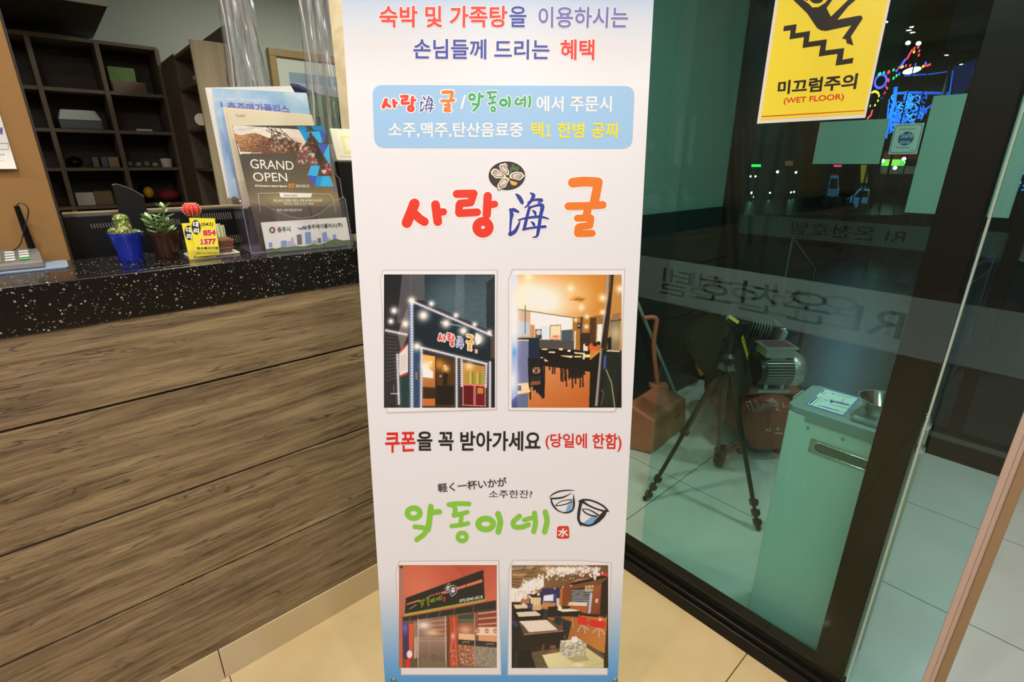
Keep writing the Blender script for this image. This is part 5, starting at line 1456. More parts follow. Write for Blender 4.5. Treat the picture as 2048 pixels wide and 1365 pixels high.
cup([[(545, 490), (635, 440), (635, 530), (600, 600), (497, 622)], [(1000, 722), (1110, 735), (1080, 800), (945, 890), (845, 838), (920, 790)]], '7fb2e0', 0.0005, 'sake_cups_blue')
cup(S, '2a2320', 0.0007, 'sake_cups_line')
cup([rquad([(335, 905), (565, 900), (575, 1150), (325, 1150)], 50)], 'dd3a2a', 0.0005, 'red_seal')
text('seal_lettering', '水', BP, (345, 945, 556, 1110), HW, sheet, 0.0008, 0.03, cz_)

# photograph cards: faint border, white card, print
SHD = ink('d2c9c6'); CARD = ink('f4f2f2')
def card(loop, conv, name):
    A = np.array(loop, float); c = A.mean(0)
    polys('card_outline', BP, [[c+(p-c)*1.018 for p in A]], SHD, sheet, 0.0004, conv)
    polys(name, BP, [A], CARD, sheet, 0.0006, conv)
p1 = crop(760, 540, 4.708); p2 = crop(1010, 540, 4.708); p3c = crop(780, 1120, 5.57); p4 = crop(1000, 1120, 5.572)
card([(35, 10), (1098, 8), (1090, 1310), (72, 1340), (10, 90)], p1, 'photo_card')
card([(75, 5), (1122, 5), (1078, 1240), (1025, 1332), (38, 1318), (38, 100)], p2, 'photo_card')
card([(110, 22), (1205, 14), (1230, 1275), (130, 1275), (72, 140)], p3c, 'photo_card')
card([(150, 12), (900, 12), (1236, 40), (1190, 1275), (92, 1275), (105, 110)], p4, 'photo_card')

# picture 1: restaurant at night with strings of lights
P = Paint(38, 43, 1082, 1298, 222, 266); P.fill('0b0f14')
P.grad((38, 43), '16181b', (200, 700), '2a2a2c')
P.poly([(280, 43), (420, 43), (420, 290), (280, 280)], '4a4c50'); P.poly([(210, 43), (300, 43), (280, 500), (160, 500)], '57565a', 0.8)
wm = P.mpoly([(420, 43), (1082, 43), (1082, 600), (1000, 560), (800, 470), (420, 300)])
P.grad((420, 60), '1d3036', (800, 450), '58707a', wm); P.poly([(715, 43), (795, 43), (790, 470), (705, 420)], '7d8f96', 0.55)
P.poly([(1000, 120), (1082, 60), (1082, 620), (1000, 560)], '0e151a', 0.7); P.grad((500, 43), '12181c', (500, 160), '1b2a30', wm, 0.35); P.noise(0.035, 2, wm)
P.glow(640, 260, 220, '6d8790', 0.35)
for k in range(14): P.line([(62, 600+k*34), (170, 620+k*30)], 5, '8d8a84', 0.5)
P.poly([(170, 600), (265, 340), (270, 600), (200, 780)], '8b7e74', 0.7); P.poly([(180, 770), (265, 685), (265, 985), (185, 1010)], 'd8d2cc'); P.poly([(180, 770), (265, 685), (265, 705), (182, 792)], 'b8423c'); P.poly([(186, 995), (265, 960), (265, 985), (186, 1010)], 'a83c38')
for k in range(9): P.line([(195, 820+k*16), (250, 795+k*17)], 3, '77706c', 0.6)
P.poly([(190, 1010), (275, 990), (280, 1290), (190, 1290)], '1f3a38')
P.poly([(290, 290), (1045, 620), (1040, 870), (320, 700)], '14242c'); P.poly([(272, 320), (318, 310), (320, 1298), (280, 1298)], '5d6f96')
P.poly([(318, 700), (390, 720), (390, 1298), (318, 1298)], '2b4460')
P.poly([(395, 790), (700, 850), (700, 1280), (398, 1280)], '4a2e14'); P.grad((400, 800), 'e8b25c', (430, 1280), '7a3c14', P.mpoly([(398, 795), (520, 815), (520, 1280), (400, 1280)]))
P.poly([(400, 880), (500, 960), (500, 1020), (402, 1010)], 'fff6e4'); P.glow(440, 900, 60, 'fff0d0', 0.9); P.glow(620, 930, 40, 'ffd27a', 0.9); P.glow(560, 890, 60, 'd98f36', 0.8); P.poly([(530, 1090), (700, 1090), (700, 1270), (530, 1270)], '15110d', 0.9); P.poly([(402, 1100), (520, 1110), (520, 1210), (402, 1210)], '1c140e', 0.8); P.poly([(402, 1215), (520, 1215), (520, 1280), (402, 1280)], 'c06a32')
P.poly([(600, 960), (640, 980), (630, 1090), (590, 1080)], '15110d', 0.8); P.glow(610, 905, 12, 'fff'+'2d0', 1); P.glow(480, 870, 14, 'fff2d0', 1); P.glow(570, 1000, 10, 'ffe2a0', 1)
P.line([(524, 815), (526, 1280)], 7, '1a1a1c')
P.poly([(775, 870), (985, 910), (985, 1100), (775, 1080)], 'b9853c'); P.glow(840, 905, 50, 'ffe2a0', 0.8)
for k in range(7): P.poly([(820+k*22, 950+k*3), (838+k*22, 955+k*3), (838+k*22, 1075), (820+k*22, 1070)], ['8f9c46', 'd4b65a', '6f8236'][k % 3], 0.85)
P.poly([(778, 1080), (885, 1085), (885, 1275), (778, 1275)], '5a0f14'); P.poly([(892, 1095), (992, 1100), (992, 1275), (892, 1275)], '6a1318'); P.poly([(915, 1110), (970, 1112), (970, 1165), (915, 1165)], 'c78a3a', 0.9)
for x in (782, 884, 896, 990): P.line([(x, 1085), (x, 1275)], 8, 'e82030'); P.dots((x, 1085), (x, 1275), 14, 4, 'ffd8d8')
for y in (1082, 1272): P.line([(778, y), (992, y+10)], 8, 'e82030'); P.dots((778, y), (992, y+10), 14, 4, 'ffd8d8')
P.poly([(1040, 640), (1082, 600), (1082, 830), (1042, 830)], '4a4238'); P.poly([(1042, 840), (1082, 840), (1082, 1298), (1042, 1298)], '14161a')
P.poly([(333, 962), (356, 962), (354, 1035), (336, 1035)], '8a6a4c')
for a, b, n in (((285, 290), (1045, 615), 40), ((300, 300), (303, 1290), 38), ((385, 730), (1000, 885), 34), ((392, 745), (388, 1290), 26), ((720, 830), (722, 1290), 22), ((768, 850), (770, 1090), 12), ((1000, 890), (995, 1100), 10), ((1036, 870), (1034, 1290), 22), ((165, 800), (180, 1260), 22), ((60, 570), (250, 610), 10)):
    P.line([a, b], 22, 'aab4d8', 0.35); P.dots(a, b, n, 8, 'f4f2ee', 1, 'cfd2e4')
for x, y, r in ((410, 430, 44), (622, 505, 38), (785, 575, 36), (930, 650, 44), (135, 385, 30), (105, 485, 24), (485, 320, 24), (715, 430, 22), (890, 515, 20), (1030, 590, 22), (350, 720, 34), (300, 290, 30), (240, 510, 30)): P.glow(x, y, r*1.4, 'fdf6ea', 0.95); P.disc(x, y, r*0.5, 'ffffff')
P.poly([(905, 590), (950, 625), (945, 690), (905, 710), (893, 650)], 'f6f2ee', 0.9)
P.line([(105, 1165), (185, 1165)], 7, 'cfd4d4'); P.line([(130, 1080), (132, 1160)], 4, '9aa'+'0a0'); P.grad((100, 1250), '14180f', (200, 1298), '3c4a2c', P.mpoly([(100, 1260), (190, 1270), (215, 1298), (100, 1298)]))
P.noise(0.012, 1)
# small restaurant logo on its sign
def pg(keys, fit, c, w=0, fk=None, sk=0.0):
    lo_, hi_ = bbox(fk or keys)
    for k in keys:
        for s_ in G[k]:
            for pl in s_:
                q = []
                for p in pl:
                    u = (p[0]-lo_[0])/(hi_[0]-lo_[0]); v = (p[1]-lo_[1])/(hi_[1]-lo_[1])
                    x = fit[0]+(fit[2]-fit[0])*u; q.append((x, fit[1]+(fit[3]-fit[1])*v+sk*(x-fit[0])))
                if w:
                    A = np.array(q); cc = A.mean(0); d = A-cc; q = [tuple(t_) for t_ in cc+d*(1+w/(np.linalg.norm(d, axis=1, keepdims=True)+1e-9))]
                P.poly(q, c)
FK = ['sa', 'rang', 'hai', 'gul']
for w_, cols in ((9, ('f6f0f0',)*3), (0, ('d8433a', '3a3f9a', 'f0a028'))):
    pg(['sa', 'rang'], (548, 540, 880, 690), cols[0], w_, FK, 0.24); pg(['hai'], (548, 540, 880, 690), cols[1], w_*0.7, FK, 0.24); pg(['gul'], (548, 540, 880, 690), cols[2], w_, FK, 0.24)
P.poly([(893, 745), (920, 752), (918, 790), (893, 782)], 'e8b0b0')
for k in range(12): P.disc(575+k*16, 495+k*3, 6, 'dfe4e4', 0.8)
P.mesh('night_photo_print', BP, p1, M['print'], sheet, 0.0009)

# picture 2: restaurant dining room
P = Paint(62, 46, 1097, 1298, 222, 266); P.fill('c9822f')
P.grad((150, 60), 'd9933a', (1000, 60), 'c07a22', P.mpoly([(62, 46), (1097, 46), (1097, 400), (62, 400)]))
P.glow(420, 290, 330, 'fbf4ec', 1.0, 230); P.glow(200, 250, 220, 'fdf2ea', 0.95); P.glow(640, 250, 200, 'e9b779', 0.5)
P.poly([(120, 370), (640, 450), (640, 680), (120, 680)], 'f6ece2'); P.line([(120, 372), (640, 452), (800, 450), (930, 430)], 7, '4a3a30')
P.poly([(120, 375), (240, 395), (240, 640), (120, 640)], 'c9a98c'); P.poly([(125, 480), (228, 490), (228, 620), (125, 620)], 'b7c3cc')
P.poly([(240, 515), (280, 520), (280, 640), (240, 640)], 'c98d5a'); P.poly([(330, 525), (420, 535), (420, 660), (330, 660)], 'd6dfe6')
P.poly([(285, 560), (345, 560), (345, 650), (285, 650)], '5d5a58'); P.disc(318, 590, 24, 'c8c2bc'); P.disc(330, 630, 18, '3d3a3a')
P.poly([(530, 570), (640, 560), (640, 670), (530, 670)], '41535c'); P.poly([(422, 522), (528, 518), (528, 662), (420, 660)], '7c5b46'); P.poly([(428, 530), (523, 526), (523, 655), (426, 652)], 'f0d8b4'); P.glow(478, 630, 40, 'd8562c', 0.9, 16)
P.poly([(635, 455), (930, 440), (930, 760), (635, 760)], 'a86f28')
for k in range(14): P.line([(645+k*12, 490), (645+k*12, 720)], 3, '7a4c18', 0.5)
P.poly([(800, 450), (860, 450), (850, 690), (790, 690)], '4b3016'); P.poly([(860, 460), (925, 440), (915, 690), (855, 690)], '8f6a3c'); P.poly([(870, 515), (915, 510), (905, 690), (862, 690)], 'f2e6d8')
P.poly([(705, 595), (800, 595), (800, 760), (705, 760)], '33241a'); P.poly([(652, 575), (668, 575), (664, 745), (650, 745)], 'cfd4d6'); P.poly([(712, 440), (735, 440), (722, 610), (706, 610)], '3f3c3c'); P.line([(192, 335), (190, 600)], 8, '55504e')
P.poly([(680, 505), (708, 500), (708, 552), (680, 556)], '1b1512'); P.disc(694, 526, 8, 'e8e0d4')
P.poly([(320, 655), (650, 670), (650, 770), (320, 750)], '4d4740')
# floor
P.poly([(240, 900), (420, 880), (800, 900), (860, 1298), (230, 1298)], 'c2703a'); P.grad((400, 900), 'd08a58', (600, 1290), 'b85e26', P.mpoly([(240, 1000), (400, 880), (800, 960), (800, 1298), (230, 1298)]), 0.8)
for k in range(12): P.line([(385+k*34, 900), (240+k*75, 1298)], 2, '8e4c20', 0.35)
# furniture
P.poly([(320, 740), (800, 760), (800, 960), (330, 900)], '15120f')
for t_ in ([(350, 742), (405, 742), (395, 755), (345, 752)], [(412, 768), (470, 770), (475, 784), (412, 780)], [(505, 738), (545, 738), (545, 758), (508, 755)], [(650, 775), (740, 782), (735, 795), (655, 788)], [(520, 805), (640, 810), (620, 838), (540, 826)], [(650, 812), (720, 812), (720, 824), (652, 822)], [(735, 782), (752, 782), (750, 842), (730, 842)], [(745, 798), (800, 798), (800, 822), (745, 822)], [(322, 822), (360, 824), (350, 834), (322, 832)], [(372, 835), (408, 860), (375, 862)]): P.poly(t_, 'ecd9a4')
P.poly([(590, 755), (615, 752), (618, 772), (588, 772)], 'f1e8d6'); P.poly([(735, 700), (775, 690), (780, 765), (735, 765)], 'e6d2c4'); P.poly([(790, 705), (860, 700), (868, 755), (790, 755)], 'e2562c'); P.disc(765, 705, 14, '2a1a14'); P.disc(845, 700, 22, '2a1a14'); P.disc(880, 690, 18, '1a120e')
P.poly([(410, 790), (800, 860), (800, 960), (410, 900)], '171310')
for x0_, y0_, y1_ in ((415, 860, 940), (445, 870, 975), (465, 870, 975), (525, 880, 1045), (540, 880, 1050), (575, 900, 1095), (600, 960, 1030), (632, 980, 1110), (660, 960, 1070), (705, 960, 1105), (730, 950, 1100), (560, 920, 1040)): P.line([(x0_, y0_), (x0_+4, y1_)], 13, '17120f')
P.poly([(590, 930), (740, 930), (760, 985), (600, 990)], '1b1613'); P.disc(660, 1000, 70, '1b1613', 0.9, 24); P.poly([(765, 880), (930, 740), (1097, 760), (1097, 1298), (790, 1298), (800, 950)], '14110f')
P.poly([(930, 740), (1097, 770), (1040, 1298), (900, 1298)], '15201a'); P.noise(0.03, 2, P.mpoly([(930, 900), (1097, 900), (1050, 1298), (900, 1298)]))
for k in range(10): P.line([(960+k*8, 930+k*20), (930+k*10, 1250)], 2, '46553c', 0.5)
P.line([(950, 940), (1000, 1060), (1032, 1290)], 9, 'a29a6c'); P.line([(905, 1130), (930, 1160), (900, 1270)], 10, '7c5a3c', 0.7)
P.poly([(120, 640), (325, 640), (325, 760), (345, 900), (120, 1050)], '16273a'); P.poly([(120, 660), (222, 660), (220, 1070), (120, 1070)], '6e7699'); P.line([(120, 662), (222, 664)], 10, 'd9cbb8')
P.poly([(215, 830), (345, 830), (345, 1200), (225, 1060)], '15171c')
for a, b in (((225, 940), (240, 1215)), ((352, 850), (355, 1205)), ((372, 870), (365, 1200)), ((268, 1060), (270, 1130)), ((300, 1060), (300, 1150)), ((326, 1050), (326, 1160))): P.line([a, b], 16, '101216')
P.poly([(262, 920), (330, 915), (330, 975), (262, 975)], 'b98e6a'); P.line([(258, 915), (330, 980)], 8, '101216'); P.line([(332, 915), (262, 980)], 8, '101216'); P.line([(296, 910), (296, 980)], 7, '101216'); P.poly([(240, 1005), (340, 1000), (340, 1040), (240, 1045)], '24262a'); P.poly([(245, 1050), (335, 1045), (330, 1090), (240, 1095)], 'b06a40', 0.7); P.line([(235, 1095), (335, 1085)], 14, '101216')
P.poly([(118, 1070), (215, 1062), (240, 1150), (118, 1170)], 'e8cfa4'); P.poly([(120, 1090), (152, 1090), (155, 1135), (120, 1140)], '50557a'); P.poly([(118, 1172), (220, 1165), (220, 1298), (118, 1298)], '5a6a8c'); P.poly([(62, 1190), (118, 1180), (118, 1298), (62, 1298)], '3d4d80')
P.grad((62, 100), 'c8d0e6', (62, 1200), '7f97d2', P.mpoly([(62, 46), (120, 46), (118, 1180), (62, 1230)])); P.glow(85, 480, 60, 'f4f4fb', 0.9, 330); P.glow(75, 1050, 60, 'e8ecfa', 0.9, 160); P.glow(90, 780, 30, '3f9ae0', 0.7, 60); P.glow(95, 180, 40, 'e9dcd8', 0.6, 120)
# right glass jamb
P.poly([(1010, 46), (1097, 46), (1085, 480), (970, 640)], 'b88440'); P.poly([(975, 200), (1010, 160), (965, 640), (915, 660)], 'e0a024')
P.poly([(960, 46), (978, 46), (870, 1280), (846, 1280)], '99958f'); P.poly([(1000, 46), (1024, 46), (958, 740), (900, 740)], '2a1c12'); P.poly([(978, 46), (1000, 46), (985, 200), (972, 240)], '6a4c2c')
P.poly([(985, 470), (1085, 420), (1075, 770), (975, 760)], '7d6f50'); P.glow(1040, 600, 60, 'c8b98e', 0.8, 90); P.poly([(965, 640), (1000, 630), (1000, 750), (965, 750)], '1b1512'); P.line([(960, 762), (1075, 768)], 10, 'd8ccb4'); P.line([(1005, 480), (1085, 470)], 14, '241a12'); P.poly([(1010, 420), (1085, 400), (1080, 470), (1008, 480)], '8e6f4a')
P.poly([(930, 808), (955, 805), (945, 935), (922, 932)], '3d4f9c'); P.line([(915, 740), (870, 1280)], 10, '4f4a46')
P.poly([(595, 285), (660, 240), (805, 262), (740, 312)], 'd8a050'); P.poly([(640, 285), (680, 262), (760, 272), (720, 298)], 'a86c24')
for x, y, r in ((222, 70, 26), (618, 175, 22), (918, 265, 22), (718, 355, 18), (918, 400, 16), (770, 443, 14), (665, 472, 12), (765, 535, 14), (150, 240, 40), (1082, 180, 24), (150, 330, 20)): P.glow(x, y, r*1.9, 'ffe9b8', 0.9); P.disc(x, y, r*0.55, 'fffdf4')
P.noise(0.012, 1)
P.mesh('dining_photo_print', BP, p2, M['print'], sheet, 0.0009)

# picture 3: street front of the second restaurant
P = Paint(100, 58, 1190, 1204, 198, 208); P.fill('c9654a')
P.grad((150, 100), 'c06045', (600, 60), 'b9543e'); P.glow(350, 330, 300, 'd97f66', 0.6); P.grad((900, 58), 'a84a36', (1180, 400), 'd0735a', P.mpoly([(700, 58), (1190, 58), (1190, 460), (1050, 460)]), 0.6)
P.poly([(100, 58), (150, 60), (150, 640), (130, 640)], '8d7a70', 0.6)
P.poly([(178, 425), (1040, 112), (1055, 450), (165, 610)], '211f1e')
P.poly([(185, 490), (1026, 215), (1028, 250), (187, 505)], 'cf735c'); P.poly([(440, 400), (740, 310), (745, 330), (440, 420)], 'cf735c'); P.line([(848, 265), (848, 305)], 6, '2a2624'); P.line([(565, 360), (565, 390)], 6, '2a2624')
P.poly([(330, 440), (580, 370), (600, 440), (340, 520)], '211f1e')
P.line([(167, 608), (1056, 444)], 16, '7fa52a'); P.line([(167, 618), (1056, 456)], 6, 'd8b07a')
P.poly([(140, 640), (700, 545), (1180, 450), (1180, 560), (700, 615), (145, 690)], '232624'); P.line([(140, 690), (700, 615), (1180, 545)], 6, '55604e', 0.8)
for x in (230, 320, 420, 560, 720, 935): P.line([(x, 650-(x-140)*0.18), (x-14, 690-(x-140)*0.145)], 6, '9a9a90', 0.6)
P.poly([(140, 690), (1185, 560), (1190, 1204), (140, 1204)], '7a4a36')
P.poly([(310, 665), (620, 632), (620, 1204), (310, 1204)], '8c7464'); P.grad((310, 850), 'a08474', (320, 1204), '5d4e3e', P.mpoly([(310, 860), (660, 840), (660, 1204), (310, 1204)]))
for k in range(9): P.line([(465, 660+k*24), (655, 640+k*26)], 9, 'd98460' if k % 2 else '7a4030', 0.8)
P.glow(380, 730, 90, 'fbe8da', 0.9, 50); P.glow(470, 810, 90, 'f4c8a4', 0.8, 40); P.line([(315, 905), (640, 905)], 6, 'c8a8a4', 0.6)
P.poly([(660, 640), (750, 620), (756, 1190), (665, 1190)], 'b4482c'); P.line([(712, 640), (745, 1190)], 6, 'dba894', 0.7)
for k in range(40): P.glow(680+random.random()*40, 1000+random.random()*180, 8, random.choice(['e0b09a', '6a2416']), 0.7)
P.poly([(640, 640), (665, 640), (665, 1190), (625, 1190)], '6a3a28'); P.line([(618, 635), (625, 1204)], 11, 'c8b8ac'); P.line([(315, 668), (312, 1190)], 14, 'cdb4a8'); P.line([(300, 668), (304, 1190)], 6, '7a2c24'); P.line([(440, 700), (432, 1100)], 5, 'a89a90', 0.6)
P.glow(700, 850, 22, 'e8e2dc', 0.8, 40); P.line([(705, 870), (668, 1030)], 6, 'd8ccc4', 0.7)
P.poly([(758, 620), (940, 600), (940, 690), (760, 700)], '3c4438'); P.poly([(760, 660), (938, 660), (938, 690), (760, 690)], '5d7a4c', 0.7)
P.poly([(760, 700), (940, 695), (944, 830), (762, 830)], '8c5440'); P.glow(840, 780, 90, 'e8b490', 0.8, 60); P.poly([(765, 820), (940, 828), (940, 905), (765, 885)], 'e6b890')
P.poly([(945, 600), (1185, 560), (1188, 830), (945, 830)], '8a4c38')
for k in range(6): P.line([(985, 600+k*30), (1182, 575+k*33)], 10, 'e9b096' if k % 2 == 0 else '6a3426')
P.poly([(985, 745), (1188, 745), (1188, 925), (985, 905)], 'd99a70'); P.poly([(960, 760), (1188, 755), (1188, 840), (960, 838)], 'e8d8c4', 0.9)
for x in (1078, 1170, 975): P.disc(x, 792, 26, 'b87a58'); P.line([(x-24, 795), (x+24, 795)], 6, 'e8d8c4')
P.poly([(762, 885), (1190, 915), (1190, 975), (762, 940)], '2e2a30')
for x0_ in (808, 1078):
    for k in range(6): P.glow(x0_+k*15, 915+(x0_-808)*0.08+6*math.sin(k*2), 8, 'd0b878', 0.9)
P.poly([(762, 945), (945, 962), (942, 1200), (765, 1150)], 'a06a4e'); P.noise(0.16, 3, P.mpoly([(762, 945), (945, 962), (942, 1200), (765, 1150)]))
P.poly([(955, 965), (1190, 980), (1190, 1204), (955, 1190)], '8f8676'); P.noise(0.07, 3, P.mpoly([(955, 965), (1190, 980), (1190, 1204), (955, 1190)]))
P.line([(940, 600), (948, 1200)], 8, 'b8a898'); P.poly([(750, 1170), (1190, 1200), (1190, 1204), (750, 1204)], '6a6048')
P.poly([(140, 690), (210, 700), (215, 1110), (150, 1100)], '3a3258'); P.glow(170, 760, 40, '7a6ad0', 0.8, 80); P.poly([(210, 715), (270, 715), (250, 1100), (215, 1060)], 'cf5a30'); P.poly([(272, 690), (306, 685), (300, 1110), (270, 1110)], 'b8a698')
for k in range(9): P.line([(280, 690+k*20), (304, 688+k*20)], 8, '201a1a')
P.poly([(215, 1110), (310, 1090), (310, 1204), (215, 1204)], '5c503c'); P.poly([(345, 1090), (640, 1140), (640, 1204), (330, 1204)], '7c6e58', 0.7); P.poly([(470, 1050), (505, 1050), (505, 1140), (475, 1140)], '6c5c30', 0.8)
P.disc(220, 1055, 36, 'd8302c', 1, 50); P.disc(220, 1050, 30, 'f0e2de', 1, 42); P.poly([(185, 1110), (225, 1090), (222, 1204), (180, 1204)], 'd8302c')
# sign logo
for w_, c_ in ((0, '7e9a2c'),): pg(FKN, (330, 440, 580, 540), c_, w_, FKN, -0.28)
P.poly([(592, 415), (617, 410), (617, 462), (594, 466)], 'a8322a')
for k in range(7): P.disc(225+k*11, 545-k*7, 6, 'b8b0a8', 0.8)
for pts in ([(612, 320), (640, 275), (668, 270), (665, 345), (640, 370)], [(672, 300), (700, 285), (745, 310), (735, 370), (690, 405), (668, 360)]):
    A = np.array(pts, float); P.poly(A.mean(0)+(A-A.mean(0))*1.12, 'f2ece6'); P.poly(pts, '1a1818'); P.poly(A.mean(0)+(A-A.mean(0))*0.62, 'e8e2de'); 
P.line([(620, 330), (662, 318)], 6, '1a1818'); P.line([(682, 325), (732, 340)], 7, '1a1818'); P.poly([(690, 365), (722, 360), (695, 395)], '4a5aa0')
P.poly([(100, 70), (150, 75), (135, 100)], '15110f'); P.noise(0.014, 1)
P.mesh('street_photo_print', BP, p3c, M['print'], sheet, 0.0009)
text('phone_lettering', '070.5043.4518', BP, [(775, 440), (1030, 392), (1031, 428), (776, 474)], HW, sheet, 0.0013, 0.012, p3c)

# picture 4: dining room with blossom
P = Paint(130, 60, 1205, 1206, 195, 208); P.fill('2a211c')
P.grad((200, 60), '8a6a44', (900, 260), '6a4a30', P.mpoly([(130, 60), (1205, 60), (1205, 260), (800, 300), (130, 420)]))
for k in range(8): P.line([(130, 95+k*30), (420-k*20, 60+k*42)], 9, '3c2c22', 0.8)
for pts in ([(130, 80), (280, 70), (240, 110), (130, 120)], [(300, 70), (390, 62), (350, 110), (280, 105)], [(140, 150), (310, 150), (260, 190), (140, 185)], [(440, 100), (530, 62), (640, 110), (520, 140)], [(860, 215), (1010, 205), (850, 260), (790, 255)]): P.poly(pts, 'b5966a', 0.8)
P.poly([(250, 60), (285, 70), (260, 100), (140, 95), (130, 62)], '6a6a72', 0.6)
P.line([(800, 270), (1205, 180)], 30, '1f1815'); P.poly([(1090, 140), (1200, 150), (1200, 190), (1110, 170)], 'c23a2e')
P.poly([(640, 300), (1205, 230), (1180, 620), (640, 560)], '7c4422'); P.grad((1000, 300), '99562c', (1100, 620), '7a3f1e', P.mpoly([(1000, 300), (1160, 270), (1120, 620), (990, 620)])); P.poly([(1130, 260), (1205, 200), (1190, 640), (1110, 600)], '241a16')
P.poly([(795, 330), (1000, 300), (985, 470), (790, 470)], '2a2625')
for k in range(8): P.line([(800, 345+k*18), (990, 335+k*20)], 7, 'c8ccd0', 0.9)
P.poly([(950, 292), (1040, 285), (1030, 350), (945, 348)], 'e4d8b4'); P.disc(975, 318, 20, '9a8a68', 1, 26); P.disc(1015, 316, 20, '9a8a68', 1, 26)
P.poly([(465, 320), (690, 310), (690, 500), (460, 480)], '2c2a55'); P.poly([(480, 390), (625, 380), (620, 470), (475, 465)], '3d47a0'); P.poly([(490, 400), (595, 385), (592, 460), (482, 460)], 'f2f2f8'); P.poly([(630, 430), (662, 428), (660, 520), (630, 520)], 'd8c8a4'); P.poly([(668, 320), (700, 318), (688, 540), (664, 540)], 'b56a34')
P.poly([(340, 420), (455, 420), (452, 500), (345, 500)], 'e2cda4'); P.poly([(360, 500), (470, 500), (460, 570), (360, 560)], 'cda878'); P.poly([(470, 470), (620, 480), (610, 560), (470, 545)], 'b98050')
for x in (375, 405, 432): P.line([(x, 420), (x, 495)], 5, 'a58a60')
P.poly([(130, 310), (240, 330), (240, 470), (130, 470)], 'e9e4d4'); P.line([(170, 370), (170, 460)], 5, 'b8b4a8'); P.poly([(230, 430), (330, 430), (330, 490), (230, 490)], 'a86a4c')
P.poly([(760, 490), (985, 490), (960, 600), (740, 520)], 'b25a24'); P.poly([(770, 470), (970, 480), (970, 515), (760, 508)], 'd8d2c8'); P.glow(800, 490, 40, 'e8c08a', 0.8, 16)
P.line([(1010, 370), (985, 600)], 18, '8fb0d8'); P.line([(1022, 380), (1000, 590)], 8, 'f0f4fa'); P.poly([(1065, 435), (1090, 433), (1088, 478), (1062, 480)], 'e8c8bc')
# floor
P.poly([(520, 640), (960, 620), (1190, 640), (1165, 1040), (900, 900), (740, 890), (600, 700)], 'b06c32'); P.grad((700, 650), '9c5a28', (1100, 900), 'c5823e', P.mpoly([(560, 640), (1190, 620), (1165, 1040), (740, 900)]), 0.7)
for k in range(9): P.line([(740, 760+k*30), (1180, 720+k*42)], 3, '7c4620', 0.45)
# tables and chairs
K = '17140f'
P.poly([(130, 500), (365, 490), (360, 580), (190, 600)], K); P.poly([(150, 500), (300, 498), (335, 540), (175, 545)], 'd8c4a8'); P.poly([(130, 560), (530, 560), (530, 640), (190, 680)], K); P.poly([(180, 585), (400, 572), (470, 622), (210, 635)], 'd8cab4')
for x in (305, 325, 345): P.poly([(x, 500), (x+18, 500), (x+20, 545), (x, 545)], '3c4068')
P.poly([(445, 560), (480, 555), (500, 640), (450, 640)], K); P.poly([(485, 560), (530, 555), (520, 660), (480, 650)], '2a3038'); P.poly([(535, 525), (640, 515), (650, 640), (530, 640)], '1c1d20'); P.poly([(680, 518), (780, 518), (790, 548), (690, 545)], '1c1d20')
P.poly([(130, 660), (205, 690), (260, 840), (240, 960), (150, 980)], '191a1e'); P.poly([(133, 670), (190, 690), (200, 760), (140, 720)], '343a60')
P.poly([(205, 680), (590, 668), (720, 790), (700, 960), (260, 980), (150, 980)], '1d1712'); P.poly([(205, 680), (590, 668), (720, 795), (265, 840)], '5a4838'); P.poly([(215, 685), (520, 668), (645, 780), (325, 808), (270, 740)], 'e2d6c4'); P.line([(270, 832), (715, 790)], 12, 'a87a68'); P.noise(0.05, 3, P.mpoly([(215, 690), (260, 690), (320, 810), (265, 835)]))
P.poly([(620, 620), (690, 640), (680, 740), (595, 700)], '23292c'); P.poly([(690, 650), (800, 690), (760, 860), (740, 920), (690, 740)], '22282a'); P.line([(620, 630), (690, 650)], 5, '4a5252'); P.line([(692, 660), (796, 692)], 5, '4a5252')
P.poly([(640, 550), (905, 565), (890, 640), (640, 620)], '1a1613'); P.poly([(628, 555), (780, 545), (908, 568), (700, 580)], 'e4dcc4'); P.poly([(645, 520), (690, 525), (688, 555), (645, 552)], 'e9e2b8'); P.line([(665, 510), (665, 525)], 14, 'f2efe6')
P.line([(805, 650), (820, 760)], 6, 'b8b4b0'); P.line([(885, 600), (880, 650)], 5, 'b8b4b0')
P.poly([(868, 622), (972, 650), (962, 738), (865, 712)], 'd32a22'); P.poly([(1000, 660), (1178, 690), (1172, 770), (1000, 742)], 'd32a22'); P.poly([(970, 690), (1000, 690), (985, 720)], 'a01d1a')
for a, b in (((910, 725), (862, 800)), ((925, 730), (952, 820)), ((940, 735), (985, 780)), ((1085, 760), (1030, 810)), ((1100, 765), (1100, 860)), ((1110, 765), (1165, 830))): P.line([a, b], 8, 'cfc8c0')
P.poly([(940, 600), (1110, 610), (1090, 640), (940, 625)], '2a1512'); P.poly([(1110, 605), (1180, 620), (1180, 650), (1110, 630)], '241c18'); P.poly([(1100, 655), (1125, 655), (1125, 678), (1100, 676)], 'e0e4e0')
